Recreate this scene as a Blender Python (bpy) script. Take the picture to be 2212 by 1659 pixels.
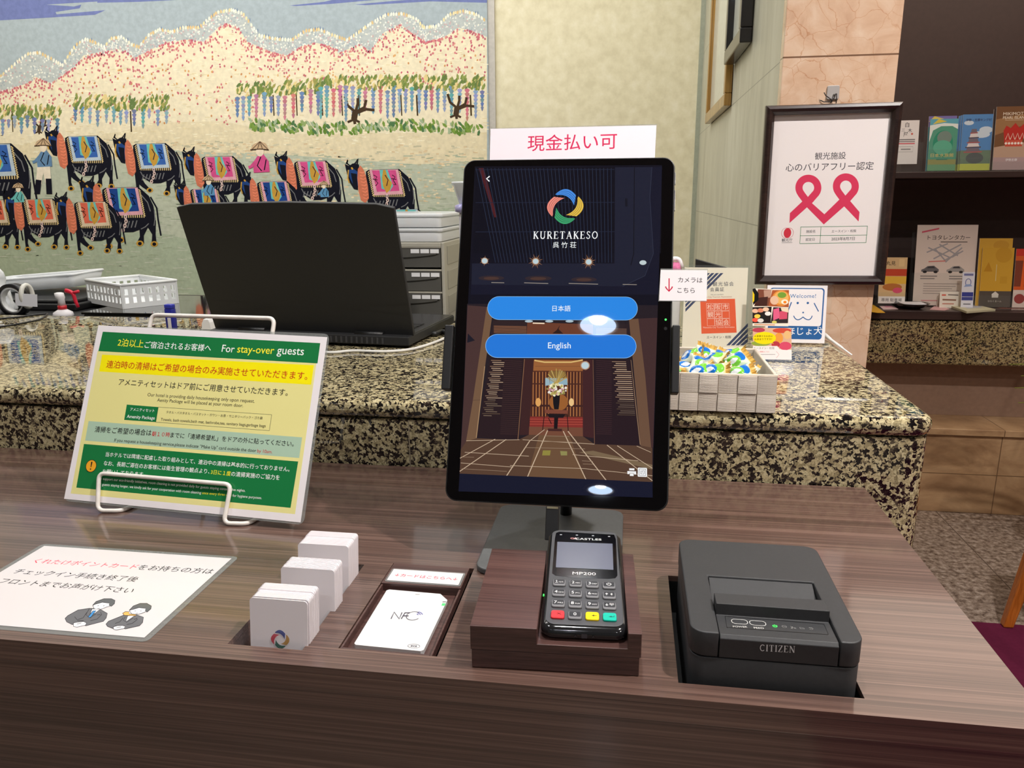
import bpy, bmesh, math, random
from mathutils import Vector, Matrix
S = bpy.context.scene
for o in list(bpy.data.objects): bpy.data.objects.remove(o)
COL = S.collection
random.seed(7)

# ---------------------------------------------------------------- camera
ZW = 0.78                      # height of the wooden check-in counter
CZ = ZW + 0.385                # height of the lens
FPX = 1655.0                   # focal length in pixels of a 2212 px wide frame
RX = Vector((0.98862627, 0.02908856, -0.14755324))     # world X in lens axes (right, down, forward)
RY = Vector((0.15023237, -0.23636946, 0.95997902))
RZ = Vector((-0.00695267, -0.97122775, -0.2380511))
RM = Matrix((RX, RY, RZ))
EYE = Vector((0, 0, CZ))
cam = bpy.data.cameras.new('camera'); camo = bpy.data.objects.new('camera', cam); COL.objects.link(camo)
cam.sensor_fit = 'HORIZONTAL'; cam.sensor_width = 36.0; cam.lens = FPX / 2212.0 * 36.0
cam.clip_start = 0.01; cam.clip_end = 50
c0, c1, c2 = RM.col[0], -RM.col[1], -RM.col[2]
camo.matrix_world = Matrix(((c0[0], c1[0], c2[0], 0), (c0[1], c1[1], c2[1], 0), (c0[2], c1[2], c2[2], CZ), (0, 0, 0, 1)))
S.camera = camo

# ---------------------------------------------------------------- light
CEIL = 2.55
S.view_settings.view_transform = 'Standard'; S.view_settings.look = 'None'
S.view_settings.exposure = 0.0; S.view_settings.gamma = 1.0; S.view_settings.use_curve_mapping = False
w = bpy.data.worlds.new('lobby'); S.world = w; w.use_nodes = True
w.node_tree.nodes['Background'].inputs[0].default_value = (1.0, 0.92, 0.84, 1)
w.node_tree.nodes['Background'].inputs[1].default_value = 0.08

def area(name, loc, size, power, color, target=None, sy=None, shape='RECTANGLE', spread=math.pi):
    l = bpy.data.lights.new(name, 'AREA'); l.energy = power; l.color = color; l.shape = shape
    l.size = size
    if sy: l.size_y = sy
    l.spread = spread
    o = bpy.data.objects.new(name, l); COL.objects.link(o); o.location = loc
    d = (Vector(target) - Vector(loc)) if target else Vector((0, 0, -1))
    o.rotation_euler = d.to_track_quat('-Z', 'Y').to_euler()
    return o
COOL = (1.0, 0.97, 0.92); NEUTRAL = (1.0, 0.985, 0.96); PINK = (1.0, 0.93, 0.87); WARM = (1.0, 0.86, 0.72)
area('wall_wash_lamp', (-1.7, 2.45, 2.52), 3.6, 50, NEUTRAL, (-1.7, 3.5, 0.8), 0.16)
area('desk_lamp_panel', (-1.1, 1.6, 2.53), 1.4, 9, COOL, None, 0.3)
area('added_sheen_panel', (1.25, 2.68, 2.105), 1.5, 11, WARM, None, 1.15)  # unseen panel, added so the wooden counter mirrors a warm sheen
DOWNLIGHTS = [(-1.1, 0.6, 6, COOL), (-0.11, 0.6, 7, COOL), (0.9, 0.6, 33, PINK), (-1.1, -1.44, 1.2, COOL), (-0.1125, -1.4406, 2, COOL), (0.9, -1.44, 4, PINK), (-0.1141, -3.4907, 2, COOL), (1.9, -0.4, 18, WARM)]
DLR = 0.085
for dx_, dy_, dp_, dc_ in DOWNLIGHTS: area('downlight_lamp', (dx_, dy_, CEIL + 0.024), 0.070, dp_, dc_, None, None, 'DISK', math.radians(150))

# ---------------------------------------------------------------- helpers
def lin(c):
    f = lambda x: x / 12.92 if x <= 0.04045 else ((x + 0.055) / 1.055) ** 2.4
    return tuple(f(x / 255.0) for x in c[:3]) + (1.0,)

class Frame:
    """A plane in the place: origin, two axes in it and its normal."""
    def __init__(s, o, u, v):
        s.o = Vector(o); s.u = Vector(u).normalized(); s.v = Vector(v).normalized(); s.n = s.u.cross(s.v).normalized()
    def P(s, a, b, c=0.0): return s.o + s.u * a + s.v * b + s.n * c
    def off(s, c): return Frame(s.o + s.n * c, s.u, s.v)
    def px(s, p, c=0.0):
        """the (a, b) on this plane measured at photo pixel p"""
        d = RM @ Vector((p[0] - 1106.0, p[1] - 829.5, FPX))
        t = (s.o + s.n * c - EYE).dot(s.n) / d.dot(s.n)
        q = EYE + d * t - s.o
        return (q.dot(s.u), q.dot(s.v))
def Fz(z): return Frame((0, 0, z), (1, 0, 0), (0, 1, 0))
def Fy(y): return Frame((0, y, 0), (1, 0, 0), (0, 0, 1))
def Fx(x): return Frame((x, 0, 0), (0, -1, 0), (0, 0, 1))      # faces -X
def Ftilt(x, y, z, yaw, tilt):
    u = Vector((math.cos(yaw), math.sin(yaw), 0)); n = Vector((-math.sin(yaw), math.cos(yaw), 0))
    return Frame((x, y, z), u, n * math.sin(tilt) + Vector((0, 0, 1)) * math.cos(tilt))
def at_z(p, z): a, b = Fz(z).px(p); return Vector((a, b, z))
def at_y(p, y): a, b = Fy(y).px(p); return Vector((a, y, b))
def at_x(p, x): a, b = Fx(x).px(p); return Vector((x, -a, b))
def Zm(ox, oy, s): return lambda *pts: [(ox + a / s, oy + b / s) for a, b in pts]

WLOC = {}
def thing(name, label, cat, loc, group=None):
    o = bpy.data.objects.new(name, None); COL.objects.link(o); o.location = loc; o.empty_display_size = 0.02
    o['label'] = label; o['category'] = cat
    if group: o['group'] = group
    WLOC[o.name] = Vector(loc)
    return o
def tag(o, label, cat, group=None):
    o['label'] = label; o['category'] = cat
    if group: o['group'] = group
    return o
def struct(o): o['kind'] = 'structure'; return o
def copy_tree(o, parent=None):
    c = o.copy(); COL.objects.link(c)
    if parent: c.parent = parent
    for ch in list(o.children): copy_tree(ch, c)
    return c

_tc = {}
def tmesh(s, bold=0.0, space=1.0):
    if 'M' in s: bold = 0.0
    k = (s, bold, space)
    if k not in _tc:
        cu = bpy.data.curves.new('t', 'FONT'); cu.body = s; cu.size = 1.0; cu.resolution_u = 3; cu.offset = bold; cu.space_character = space
        ob = bpy.data.objects.new('t', cu); COL.objects.link(ob)
        dg = bpy.context.evaluated_depsgraph_get()
        me = bpy.data.meshes.new_from_object(ob.evaluated_get(dg))
        vs = [(v.co.x, v.co.y) for v in me.vertices]; fs = [tuple(p.vertices) for p in me.polygons]
        bpy.data.objects.remove(ob); bpy.data.curves.remove(cu); bpy.data.meshes.remove(me)
        _tc[k] = (vs, fs)
    return _tc[k]

def rrect(w, h, r, seg=6, cx=0.0, cy=0.0):
    pts = []
    for sx, sy, a0 in ((1, -1, -90), (1, 1, 0), (-1, 1, 90), (-1, -1, 180)):
        for i in range(seg + 1):
            a = math.radians(a0 + 90.0 * i / seg)
            pts.append((cx + sx * (w / 2 - r) + r * math.cos(a), cy + sy * (h / 2 - r) + r * math.sin(a)))
    return pts
def ell(cx, cy, rx, ry=None, n=24, a0=0, a1=360):
    ry = rx if ry is None else ry
    m = n if a1 - a0 == 360 else n + 1
    return [(cx + rx * math.cos(math.radians(a0 + (a1 - a0) * i / n)), cy + ry * math.sin(math.radians(a0 + (a1 - a0) * i / n))) for i in range(m)]
def bez(p0, p1, p2, n=10):
    return [((1-t)**2*p0[0]+2*t*(1-t)*p1[0]+t*t*p2[0], (1-t)**2*p0[1]+2*t*(1-t)*p1[1]+t*t*p2[1]) for t in [i/n for i in range(n+1)]]
def strip(pts, w):
    """outline of a stroke of width w along pts"""
    L, R = [], []
    for i, p in enumerate(pts):
        a = pts[max(i-1, 0)]; b = pts[min(i+1, len(pts)-1)]
        dx, dy = b[0]-a[0], b[1]-a[1]; l = math.hypot(dx, dy) or 1
        ww = w if not callable(w) else w(i/(len(pts)-1))
        nx, ny = -dy/l*ww/2, dx/l*ww/2
        L.append((p[0]+nx, p[1]+ny)); R.append((p[0]-nx, p[1]-ny))
    return L, R
def fillet(pts, r, n=6, closed=False):
    pts = [Vector(p) for p in pts]; out = []
    N = len(pts)
    for i in range(N):
        if not closed and i in (0, N-1): out.append(pts[i]); continue
        p = pts[i]; a = pts[(i-1) % N] - p; b = pts[(i+1) % N] - p
        rr = min(r, a.length*0.49, b.length*0.49); A = p + a.normalized()*rr; B = p + b.normalized()*rr
        for k in range(n+1):
            t = k/n; out.append(A*(1-t)**2 + p*2*t*(1-t) + B*t*t)
    return out

class MB:
    """collects coloured faces and links them as ONE mesh object"""
    def __init__(s, col=(200, 200, 200)): s.v = []; s.f = []; s.c = []; s.sm = []; s.col = col; s.k = 0; s.dz = 8e-6; s.cyc = 0; s.kb = 0
    def add(s, vs, fs, col=None, smooth=False):
        b = len(s.v); s.v += [Vector(v) for v in vs]
        for f in fs: s.f.append(tuple(i + b for i in f)); s.c.append(col or s.col); s.sm.append(smooth)
        return s
    # --- solids
    def box(s, a, b, col=None):
        x0, y0, z0 = a; x1, y1, z1 = b
        return s.obox(Frame((0, 0, 0), (1, 0, 0), (0, 1, 0)), (x0, y0, z0), (x1, y1, z1), col)
    def obox(s, F, a, b, col=None):
        x0, y0, z0 = a; x1, y1, z1 = b
        vs = [F.P(x, y, z) for z in (z0, z1) for x, y in ((x0, y0), (x1, y0), (x1, y1), (x0, y1))]
        return s.add(vs, [(3, 2, 1, 0), (4, 5, 6, 7), (0, 1, 5, 4), (1, 2, 6, 5), (2, 3, 7, 6), (3, 0, 4, 7)], col)
    def prism(s, F, poly, n0, n1, col=None, smooth=False, topscale=None, topcol=None):
        N = len(poly); vs = [F.P(a, b, n0) for a, b in poly]
        if topscale is None: top = poly
        else:
            cx = sum(p[0] for p in poly)/N; cy = sum(p[1] for p in poly)/N
            top = [(cx+(a-cx)*topscale, cy+(b-cy)*topscale) for a, b in poly]
        vs += [F.P(a, b, n1) for a, b in top]
        s.add(vs, [tuple(range(N-1, -1, -1))], col)
        b = len(s.v) - 2*N
        s.f.append(tuple(range(b+N, b+2*N))); s.c.append(topcol or col or s.col); s.sm.append(False)
        for i in range(N):
            j = (i+1) % N; s.f.append((b+i, b+j, b+N+j, b+N+i)); s.c.append(col or s.col); s.sm.append(smooth)
        return s
    def loft(s, rings, col=None, smooth=True, cap=True):
        N = len(rings[0]); vs = [p for r in rings for p in r]; fs = []
        for k in range(len(rings)-1):
            for i in range(N):
                j = (i+1) % N; fs.append((k*N+i, k*N+j, (k+1)*N+j, (k+1)*N+i))
        if cap: fs += [tuple(range(N-1, -1, -1)), tuple(range((len(rings)-1)*N, len(rings)*N))]
        return s.add(vs, fs, col, smooth)
    def tube(s, pts, r, seg=10, col=None, closed=False):
        pts = [Vector(p) for p in pts]; N = len(pts); rings = []; up = None
        for i in range(N):
            a = pts[(i-1) % N] if (closed or i) else pts[0]; b = pts[(i+1) % N] if (closed or i < N-1) else pts[-1]
            t = (b-a).normalized()
            if up is None:
                up = Vector((0, 0, 1)) if abs(t.z) < 0.9 else Vector((1, 0, 0))
            x = (up - t*up.dot(t)).normalized(); up = x; y = t.cross(x)
            rr = r(i/(N-1)) if callable(r) else r
            rings.append([pts[i] + x*rr*math.cos(2*math.pi*k/seg) + y*rr*math.sin(2*math.pi*k/seg) for k in range(seg)])
        if closed: rings.append(rings[0])
        return s.loft(rings, col, True, not closed)
    def cyl(s, p, axis, r0, r1, h, seg=24, col=None):
        ax = Vector(axis).normalized(); x = ax.orthogonal().normalized(); y = ax.cross(x); p = Vector(p)
        ring = lambda c, r: [c + x*r*math.cos(2*math.pi*k/seg) + y*r*math.sin(2*math.pi*k/seg) for k in range(seg)]
        b = len(s.f); s.loft([ring(p, r0), ring(p + ax*h, r1)], col, True)
        s.sm[-1] = s.sm[-2] = False
        return s
    def lathe(s, c, prof, seg=28, col=None, cap=True):
        c = Vector(c)
        rings = [[c + Vector((r*math.cos(2*math.pi*k/seg), r*math.sin(2*math.pi*k/seg), z)) for k in range(seg)] for r, z in prof]
        return s.loft(rings, col, True, cap)
    def slab(s, xs, ys, hole, z0, z1, col=None):
        """a slab on a grid with cells left out"""
        nx, ny = len(xs)-1, len(ys)-1
        solid = lambda i, j: 0 <= i < nx and 0 <= j < ny and not hole((xs[i]+xs[i+1])/2, (ys[j]+ys[j+1])/2)
        for i in range(nx):
            for j in range(ny):
                if not solid(i, j): continue
                a, b, c, d = xs[i], xs[i+1], ys[j], ys[j+1]
                s.add([(a, c, z1), (b, c, z1), (b, d, z1), (a, d, z1)], [(0, 1, 2, 3)], col)
                s.add([(a, c, z0), (b, c, z0), (b, d, z0), (a, d, z0)], [(3, 2, 1, 0)], col)
                for (di, dj, p, q) in ((0, -1, (a, c), (b, c)), (1, 0, (b, c), (b, d)), (0, 1, (b, d), (a, d)), (-1, 0, (a, d), (a, c))):
                    if not solid(i+di, j+dj): s.add([(*p, z0), (*q, z0), (*q, z1), (*p, z1)], [(0, 1, 2, 3)], col)
        return s
    # --- print on a plane: every call lies a hair above the last
    def on(s, F, c=0.0): s.F = F; s.c0 = c; s.k = 0; return s
    def step(s): s.k = s.kb + (s.k - s.kb + 1) % s.cyc if s.cyc else s.k + 1
    def cycle(s, n): s.k += 1; s.kb = max(s.k, s.kb + s.cyc); s.k = s.kb; s.cyc = n
    def poly(s, pts, col):
        s.step(); c = s.c0 + s.k*s.dz
        return s.add([s.F.P(a, b, c) for a, b in pts], [tuple(range(len(pts)))], col)
    def pp(s, pts, col): return s.poly([s.F.px(p) for p in pts], col)              # polygon measured on the photo
    def bar(s, pts, w, col):
        """stroke in plane units"""
        L, R = strip(pts, w); n = len(L); s.step(); c = s.c0 + s.k*s.dz
        return s.add([s.F.P(a, b, c) for a, b in L + R], [(i, i+1, n+i+1, n+i) for i in range(n-1)], col)
    def pbar(s, pts, w, col):
        """stroke measured on the photo, width in pixels"""
        L, R = strip(pts, w); n = len(L); s.step(); c = s.c0 + s.k*s.dz
        return s.add([s.F.P(*s.F.px(p), c) for p in L + R], [(i, i+1, n+i+1, n+i) for i in range(n-1)], col)
    def ring(s, cx, cy, r, w, col, ry=None, a0=0, a1=360, n=28):
        ry = ry or r
        return s.bar(ell(cx, cy, r, ry, n, a0, a1) + ([ell(cx, cy, r, ry, n)[0]] if a1-a0 == 360 else []), w, col)
    def text(s, t, p0, p1, col, bold=0.0, px=True, space=1.0, asp=1.0):
        """lettering whose ink runs from bottom left p0 to bottom right p1"""
        a = Vector(s.F.px(p0) if px else p0); b = Vector(s.F.px(p1) if px else p1)
        vs, fs = tmesh(t, bold, space)
        if not vs: return s
        x0 = min(v[0] for v in vs); x1 = max(v[0] for v in vs); y0 = min(v[1] for v in vs)
        d = b - a; k = d.length/(x1-x0); e = d.normalized(); n = Vector((-e.y, e.x))
        s.k += 1; c = s.c0 + s.k*s.dz
        out = []
        for x, y in vs:
            q = a + e*(x-x0)*k + n*(y-y0)*k*asp; out.append(s.F.P(q.x, q.y, c))
        return s.add(out, fs, col)
    def ctext(s, t, cx, cy, h, col, bold=0.0, space=1.0, w=None):
        """lettering centred on plane point (cx, cy) with ink height h"""
        vs, fs = tmesh(t, bold, space)
        if not vs: return s
        x0 = min(v[0] for v in vs); x1 = max(v[0] for v in vs); y0 = min(v[1] for v in vs); y1 = max(v[1] for v in vs)
        k = h/(y1-y0); kx = k if w is None else w/(x1-x0); s.k += 1; c = s.c0 + s.k*s.dz
        return s.add([s.F.P(cx + (x-(x0+x1)/2)*kx, cy + (y-(y0+y1)/2)*k, c) for x, y in vs], fs, col)
    # --- link
    def build(s, name, mat, parent=None, bevel=0.0, seg=2, angle=40, label=None, smooth=False):
        off = Vector((0, 0, 0))
        if parent is not None:
            r = parent
            while r.parent: r = r.parent
            off = WLOC.get(r.name, Vector(r.location))
        me = bpy.data.meshes.new(name); me.from_pydata([tuple(v - off) for v in s.v], [], s.f)
        at = me.color_attributes.new('Col', 'FLOAT_COLOR', 'CORNER'); cache = {}; buf = []
        for p in me.polygons:
            c = s.c[p.index]
            if c not in cache: cache[c] = lin(c)
            buf += list(cache[c]) * p.loop_total
            p.use_smooth = s.sm[p.index] or smooth
        at.data.foreach_set('color', buf)
        me.materials.append(mat); me.update()
        o = bpy.data.objects.new(name, me); COL.objects.link(o)
        if parent is not None: o.parent = parent
        if bevel:
            m = o.modifiers.new('bevel', 'BEVEL'); m.width = bevel; m.segments = seg; m.limit_method = 'ANGLE'; m.angle_limit = math.radians(angle); m.harden_normals = False
        if label: o['label'] = label
        return o
def cut(o, cutter):
    """takes a solid away from an object for good"""
    c = cutter.build('cutter', o.data.materials[0], None)
    if o.parent:
        r = o.parent
        while r.parent: r = r.parent
        c.location = -WLOC[r.name]; c.parent = None
        c.data.transform(Matrix.Translation(-WLOC[r.name])); c.location = (0, 0, 0)
        par = o.parent; o.parent = None
    else: par = None
    m = o.modifiers.new('cut', 'BOOLEAN'); m.object = c; m.operation = 'DIFFERENCE'; m.solver = 'EXACT'
    dg = bpy.context.evaluated_depsgraph_get(); dg.update()
    me = bpy.data.meshes.new_from_object(o.evaluated_get(dg)); old = o.data
    o.modifiers.clear(); o.data = me; o.parent = par
    bpy.data.objects.remove(c); me.name = o.name
    return o

# ---------------------------------------------------------------- materials
MATS = {}
def _nt(name):
    m = bpy.data.materials.new(name); m.use_nodes = True; nt = m.node_tree; b = nt.nodes['Principled BSDF']; MATS[name] = m
    return m, nt, b
def N(nt, t, **kw):
    n = nt.nodes.new(t)
    for k, v in kw.items():
        if k in ('i',):
            for kk, vv in v.items(): n.inputs[kk].default_value = vv
        else: setattr(n, k, v)
    return n
def ramp(nt, fac, stops, interp='LINEAR'):
    r = nt.nodes.new('ShaderNodeValToRGB'); r.color_ramp.interpolation = interp; e = r.color_ramp.elements
    while len(e) < len(stops): e.new(0.5)
    for el, (p, c) in zip(e, stops): el.position = p; el.color = lin(c)
    nt.links.new(fac, r.inputs[0]); return r.outputs[0]
def coords(nt, scale, rot=(0, 0, 0)):
    g = nt.nodes.new('ShaderNodeNewGeometry'); m = nt.nodes.new('ShaderNodeMapping'); m.inputs['Scale'].default_value = scale; m.inputs['Rotation'].default_value = rot
    nt.links.new(g.outputs['Position'], m.inputs['Vector']); return m.outputs['Vector']
def noise(nt, vec, scale, detail=4, rough=0.55, dist=0.0):
    n = N(nt, 'ShaderNodeTexNoise'); n.inputs['Scale'].default_value = scale; n.inputs['Detail'].default_value = detail
    n.inputs['Roughness'].default_value = rough; n.inputs['Distortion'].default_value = dist
    nt.links.new(vec, n.inputs['Vector']); return n.outputs['Fac']
def bump(nt, b, h, strength, dist=0.002):
    n = N(nt, 'ShaderNodeBump'); n.inputs['Strength'].default_value = strength; n.inputs['Distance'].default_value = dist
    nt.links.new(h, n.inputs['Height']); nt.links.new(n.outputs['Normal'], b.inputs['Normal'])
def mix(nt, fac, a, b, mode='MIX'):
    n = N(nt, 'ShaderNodeMix', data_type='RGBA', blend_type=mode)
    for sock, val in ((n.inputs[0], fac), (n.inputs[6], a), (n.inputs[7], b)):
        if hasattr(val, 'default_value') or hasattr(val, 'is_output'): nt.links.new(val, sock)
        elif isinstance(val, (int, float)): sock.default_value = val
        else: sock.default_value = lin(val)
    return n.outputs[2]
def printed(name, rough=0.5, coat=0.0, spec=0.5, grain=0.0, gscale=400, metal=0.0, var=0.0, vscale=30):
    m, nt, b = _nt(name); a = N(nt, 'ShaderNodeVertexColor', layer_name='Col'); c = a.outputs['Color']
    if var:
        f = noise(nt, coords(nt, (1, 1, 1)), vscale, 3); c = mix(nt, var, c, ramp(nt, f, [(0.35, (120, 120, 120)), (0.65, (255, 255, 255))]), 'MULTIPLY')
    nt.links.new(c, b.inputs['Base Color'])
    b.inputs['Roughness'].default_value = rough; b.inputs['Coat Weight'].default_value = coat; b.inputs['Coat Roughness'].default_value = 0.04
    b.inputs['Specular IOR Level'].default_value = spec; b.inputs['Metallic'].default_value = metal
    if grain: bump(nt, b, noise(nt, coords(nt, (1, 1, 1)), gscale, 2), grain, 0.0005)
    return m
paper = printed('matte_paper', 0.6)
gloss_paper = printed('glossy_print', 0.25, 0.35)
laminated = printed('laminated_print', 0.65, 0.5, 0.12)
plastic = printed('satin_plastic', 0.38)
gloss_plastic = printed('glossy_plastic', 0.12, 0.3)
matte_plastic = printed('textured_plastic', 0.55, 0, 0.4, 0.25, 1800)
metal = printed('brushed_metal', 0.3, metal=1.0)
wool = printed('wool_tapestry', 0.95, 0, 0.1, 0.35, 260, var=0.16, vscale=45)
weave = printed('woven_band', 0.8, 0, 0.2)
def make_weave():
    nt = weave.node_tree; b = nt.nodes['Principled BSDF']
    v = N(nt, 'ShaderNodeTexWave', wave_type='BANDS', bands_direction='Z'); v.inputs['Scale'].default_value = 220; v.inputs['Distortion'].default_value = 2.2; v.inputs['Detail'].default_value = 1; v.inputs['Detail Scale'].default_value = 2.2
    nt.links.new(coords(nt, (1, 1, 1)), v.inputs['Vector']); bump(nt, b, v.outputs['Fac'], 0.4, 0.0004)
make_weave()
def screen_mat():
    m, nt, b = _nt('lit_screen'); a = N(nt, 'ShaderNodeVertexColor', layer_name='Col')
    b.inputs['Base Color'].default_value = (0.004, 0.004, 0.005, 1); b.inputs['Roughness'].default_value = 0.012
    nt.links.new(a.outputs['Color'], b.inputs['Emission Color']); b.inputs['Emission Strength'].default_value = 1.0
    return m
screen = screen_mat()
def glow(name, col, strength):
    m, nt, b = _nt(name); b.inputs['Base Color'].default_value = (0.02, 0.02, 0.02, 1); b.inputs['Emission Color'].default_value = lin(col); b.inputs['Emission Strength'].default_value = strength
    return m
led_green = glow('green_indicator', (60, 255, 90), 2.5)
lamp_core = glow('lamp_core', (255, 252, 246), 120.0)
lamp_cone = glow('lamp_reflector', (195, 220, 255), 26.0)
def clear(name, tint=(250, 252, 252), haze=0.0, hazecol=(235, 240, 240), refl=0.6):
    m, nt, b = _nt(name); out = nt.nodes['Material Output']; nt.nodes.remove(b)
    t = N(nt, 'ShaderNodeBsdfTransparent'); t.inputs[0].default_value = lin(tint)
    g = N(nt, 'ShaderNodeBsdfGlossy'); g.inputs['Roughness'].default_value = 0.03
    fr = N(nt, 'ShaderNodeFresnel'); fr.inputs['IOR'].default_value = 1.4
    fm = N(nt, 'ShaderNodeMath', operation='MULTIPLY'); fm.inputs[1].default_value = refl; nt.links.new(fr.outputs[0], fm.inputs[0]); fr = fm
    ge = N(nt, 'ShaderNodeNewGeometry'); om = N(nt, 'ShaderNodeMath', operation='SUBTRACT'); om.inputs[0].default_value = 1.0; nt.links.new(ge.outputs['Backfacing'], om.inputs[1])
    fb = N(nt, 'ShaderNodeMath', operation='MULTIPLY'); nt.links.new(fr.outputs[0], fb.inputs[0]); nt.links.new(om.outputs[0], fb.inputs[1]); fr = fb
    d = N(nt, 'ShaderNodeBsdfDiffuse'); d.inputs[0].default_value = lin(hazecol)
    mh = N(nt, 'ShaderNodeMixShader'); mh.inputs[0].default_value = haze
    nt.links.new(t.outputs[0], mh.inputs[1]); nt.links.new(d.outputs[0], mh.inputs[2])
    mx = N(nt, 'ShaderNodeMixShader'); nt.links.new(fr.outputs[0], mx.inputs[0]); nt.links.new(mh.outputs[0], mx.inputs[1]); nt.links.new(g.outputs[0], mx.inputs[2])
    nt.links.new(mx.outputs[0], out.inputs['Surface'])
    return m
acrylic = clear('clear_acrylic', (253, 254, 254), 0.012, refl=0.8)
laminate = clear('laminate_film', (236, 238, 238), 0.16, (214, 216, 214))
frosted = clear('frosted_plastic', (248, 250, 251), 0.75, (244, 246, 247))
smoked = clear('smoked_plastic', (170, 170, 166), 0.5, (122, 120, 114))
glass = clear('picture_glass', (255, 255, 255), 0.0, refl=0.3)
def wood(name, dark, mid, light, rough=0.3, coat=0.25, axis='X', scale=1.0):
    m, nt, b = _nt(name)
    sc = {'X': (2.4, 430, 430), 'Z': (430, 430, 2.4), 'Y': (430, 2.4, 430)}[axis]
    f = noise(nt, coords(nt, tuple(x*scale for x in sc)), 1.0, 5, 0.62, 0.25)
    f2 = noise(nt, coords(nt, tuple(x*0.14*scale for x in sc)), 1.0, 3, 0.5, 0.3)
    c = mix(nt, 0.42, ramp(nt, f, [(0.34, dark), (0.5, mid), (0.66, light)]), ramp(nt, f2, [(0.3, dark), (0.52, mid), (0.72, light)]))
    nt.links.new(c, b.inputs['Base Color']); b.inputs['Roughness'].default_value = rough; b.inputs['Coat Weight'].default_value = coat; b.inputs['Coat Roughness'].default_value = 0.08
    bump(nt, b, f, 0.05, 0.0006); return m
counter_wood = wood('dark_walnut_laminate', (56, 41, 36), (89, 66, 58), (126, 100, 89), 0.32, 0.7)
block_wood = wood('walnut_block', (54, 36, 34), (80, 55, 51), (102, 74, 68), 0.35, 0.15)
frame_wood = wood('dark_frame_wood', (22, 14, 13), (38, 25, 23), (58, 40, 36), 0.3, 0.2, 'X')
shelf_wood = wood('shelf_wood', (36, 25, 24), (54, 38, 35), (72, 52, 47), 0.4, 0.1)
gold_wood = wood('gold_frame_wood', (110, 76, 28), (160, 118, 52), (196, 156, 86), 0.3, 0.3, 'Z')
orange_wood = wood('orange_chair_wood', (150, 78, 20), (190, 106, 34), (215, 132, 56), 0.3, 0.4, 'Z')
def granite(name, stops, scale, rough=0.03):
    """flaky speckle: distorted cells, each cell one mineral"""
    m, nt, b = _nt(name); v = coords(nt, (1, 1, 1))
    n1 = N(nt, 'ShaderNodeTexNoise'); n1.inputs['Scale'].default_value = scale*0.9; n1.inputs['Detail'].default_value = 3; nt.links.new(v, n1.inputs['Vector'])
    ad = N(nt, 'ShaderNodeVectorMath', operation='MULTIPLY_ADD'); ad.inputs[1].default_value = (0.012, 0.012, 0.012)
    nt.links.new(n1.outputs['Color'], ad.inputs[0]); nt.links.new(v, ad.inputs[2])
    vo = N(nt, 'ShaderNodeTexVoronoi'); vo.inputs['Scale'].default_value = scale; nt.links.new(ad.outputs[0], vo.inputs['Vector'])
    sp = N(nt, 'ShaderNodeSeparateColor'); nt.links.new(vo.outputs['Color'], sp.inputs[0])
    big = noise(nt, v, scale*0.22, 2)
    a = N(nt, 'ShaderNodeMath', operation='MULTIPLY_ADD'); a.inputs[1].default_value = 0.55; nt.links.new(big, a.inputs[0]); nt.links.new(sp.outputs[0], a.inputs[2])
    d = N(nt, 'ShaderNodeMath', operation='SUBTRACT'); d.inputs[1].default_value = 0.275; nt.links.new(a.outputs[0], d.inputs[0])
    c = ramp(nt, d.outputs[0], stops, 'CONSTANT')
    f2 = noise(nt, v, scale*2.2, 3, 0.6)
    c = mix(nt, 0.6, c, ramp(nt, f2, [(0.35, (150, 146, 136)), (0.55, (255, 255, 252))]), 'MULTIPLY')
    nt.links.new(c, b.inputs['Base Color']); b.inputs['Roughness'].default_value = rough; b.inputs['Specular IOR Level'].default_value = 0.8
    return m
desk_granite = granite('speckled_granite', [(0.0, (18, 17, 19)), (0.22, (44, 36, 33)), (0.38, (92, 82, 68)), (0.45, (190, 176, 138)), (0.66, (206, 194, 156)), (0.86, (158, 146, 112))], 225)
ledge_granite = granite('ledge_granite', [(0.0, (40, 34, 28)), (0.2, (78, 66, 50)), (0.38, (150, 132, 94)), (0.5, (188, 170, 124)), (0.75, (168, 146, 104))], 230)
def tiled(name, base_fn, joints, rough, jcol=(90, 80, 70), jw=0.0022):
    """stone with joints: joints = list of (axis index, pitch, offset)"""
    m, nt, b = _nt(name); c = base_fn(nt)
    g = nt.nodes.new('ShaderNodeNewGeometry'); sep = N(nt, 'ShaderNodeSeparateXYZ'); nt.links.new(g.outputs['Position'], sep.inputs[0])
    for ax, pitch, offs in joints:
        a = N(nt, 'ShaderNodeMath', operation='SUBTRACT'); a.inputs[1].default_value = offs - jw/2; nt.links.new(sep.outputs[ax], a.inputs[0])
        p = N(nt, 'ShaderNodeMath', operation='FLOORED_MODULO'); p.inputs[1].default_value = pitch; nt.links.new(a.outputs[0], p.inputs[0])
        l = N(nt, 'ShaderNodeMath', operation='LESS_THAN'); l.inputs[1].default_value = jw; nt.links.new(p.outputs[0], l.inputs[0])
        c = mix(nt, l.outputs[0], c, jcol)
    nt.links.new(c, b.inputs['Base Color']); b.inputs['Roughness'].default_value = rough
    return m
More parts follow.
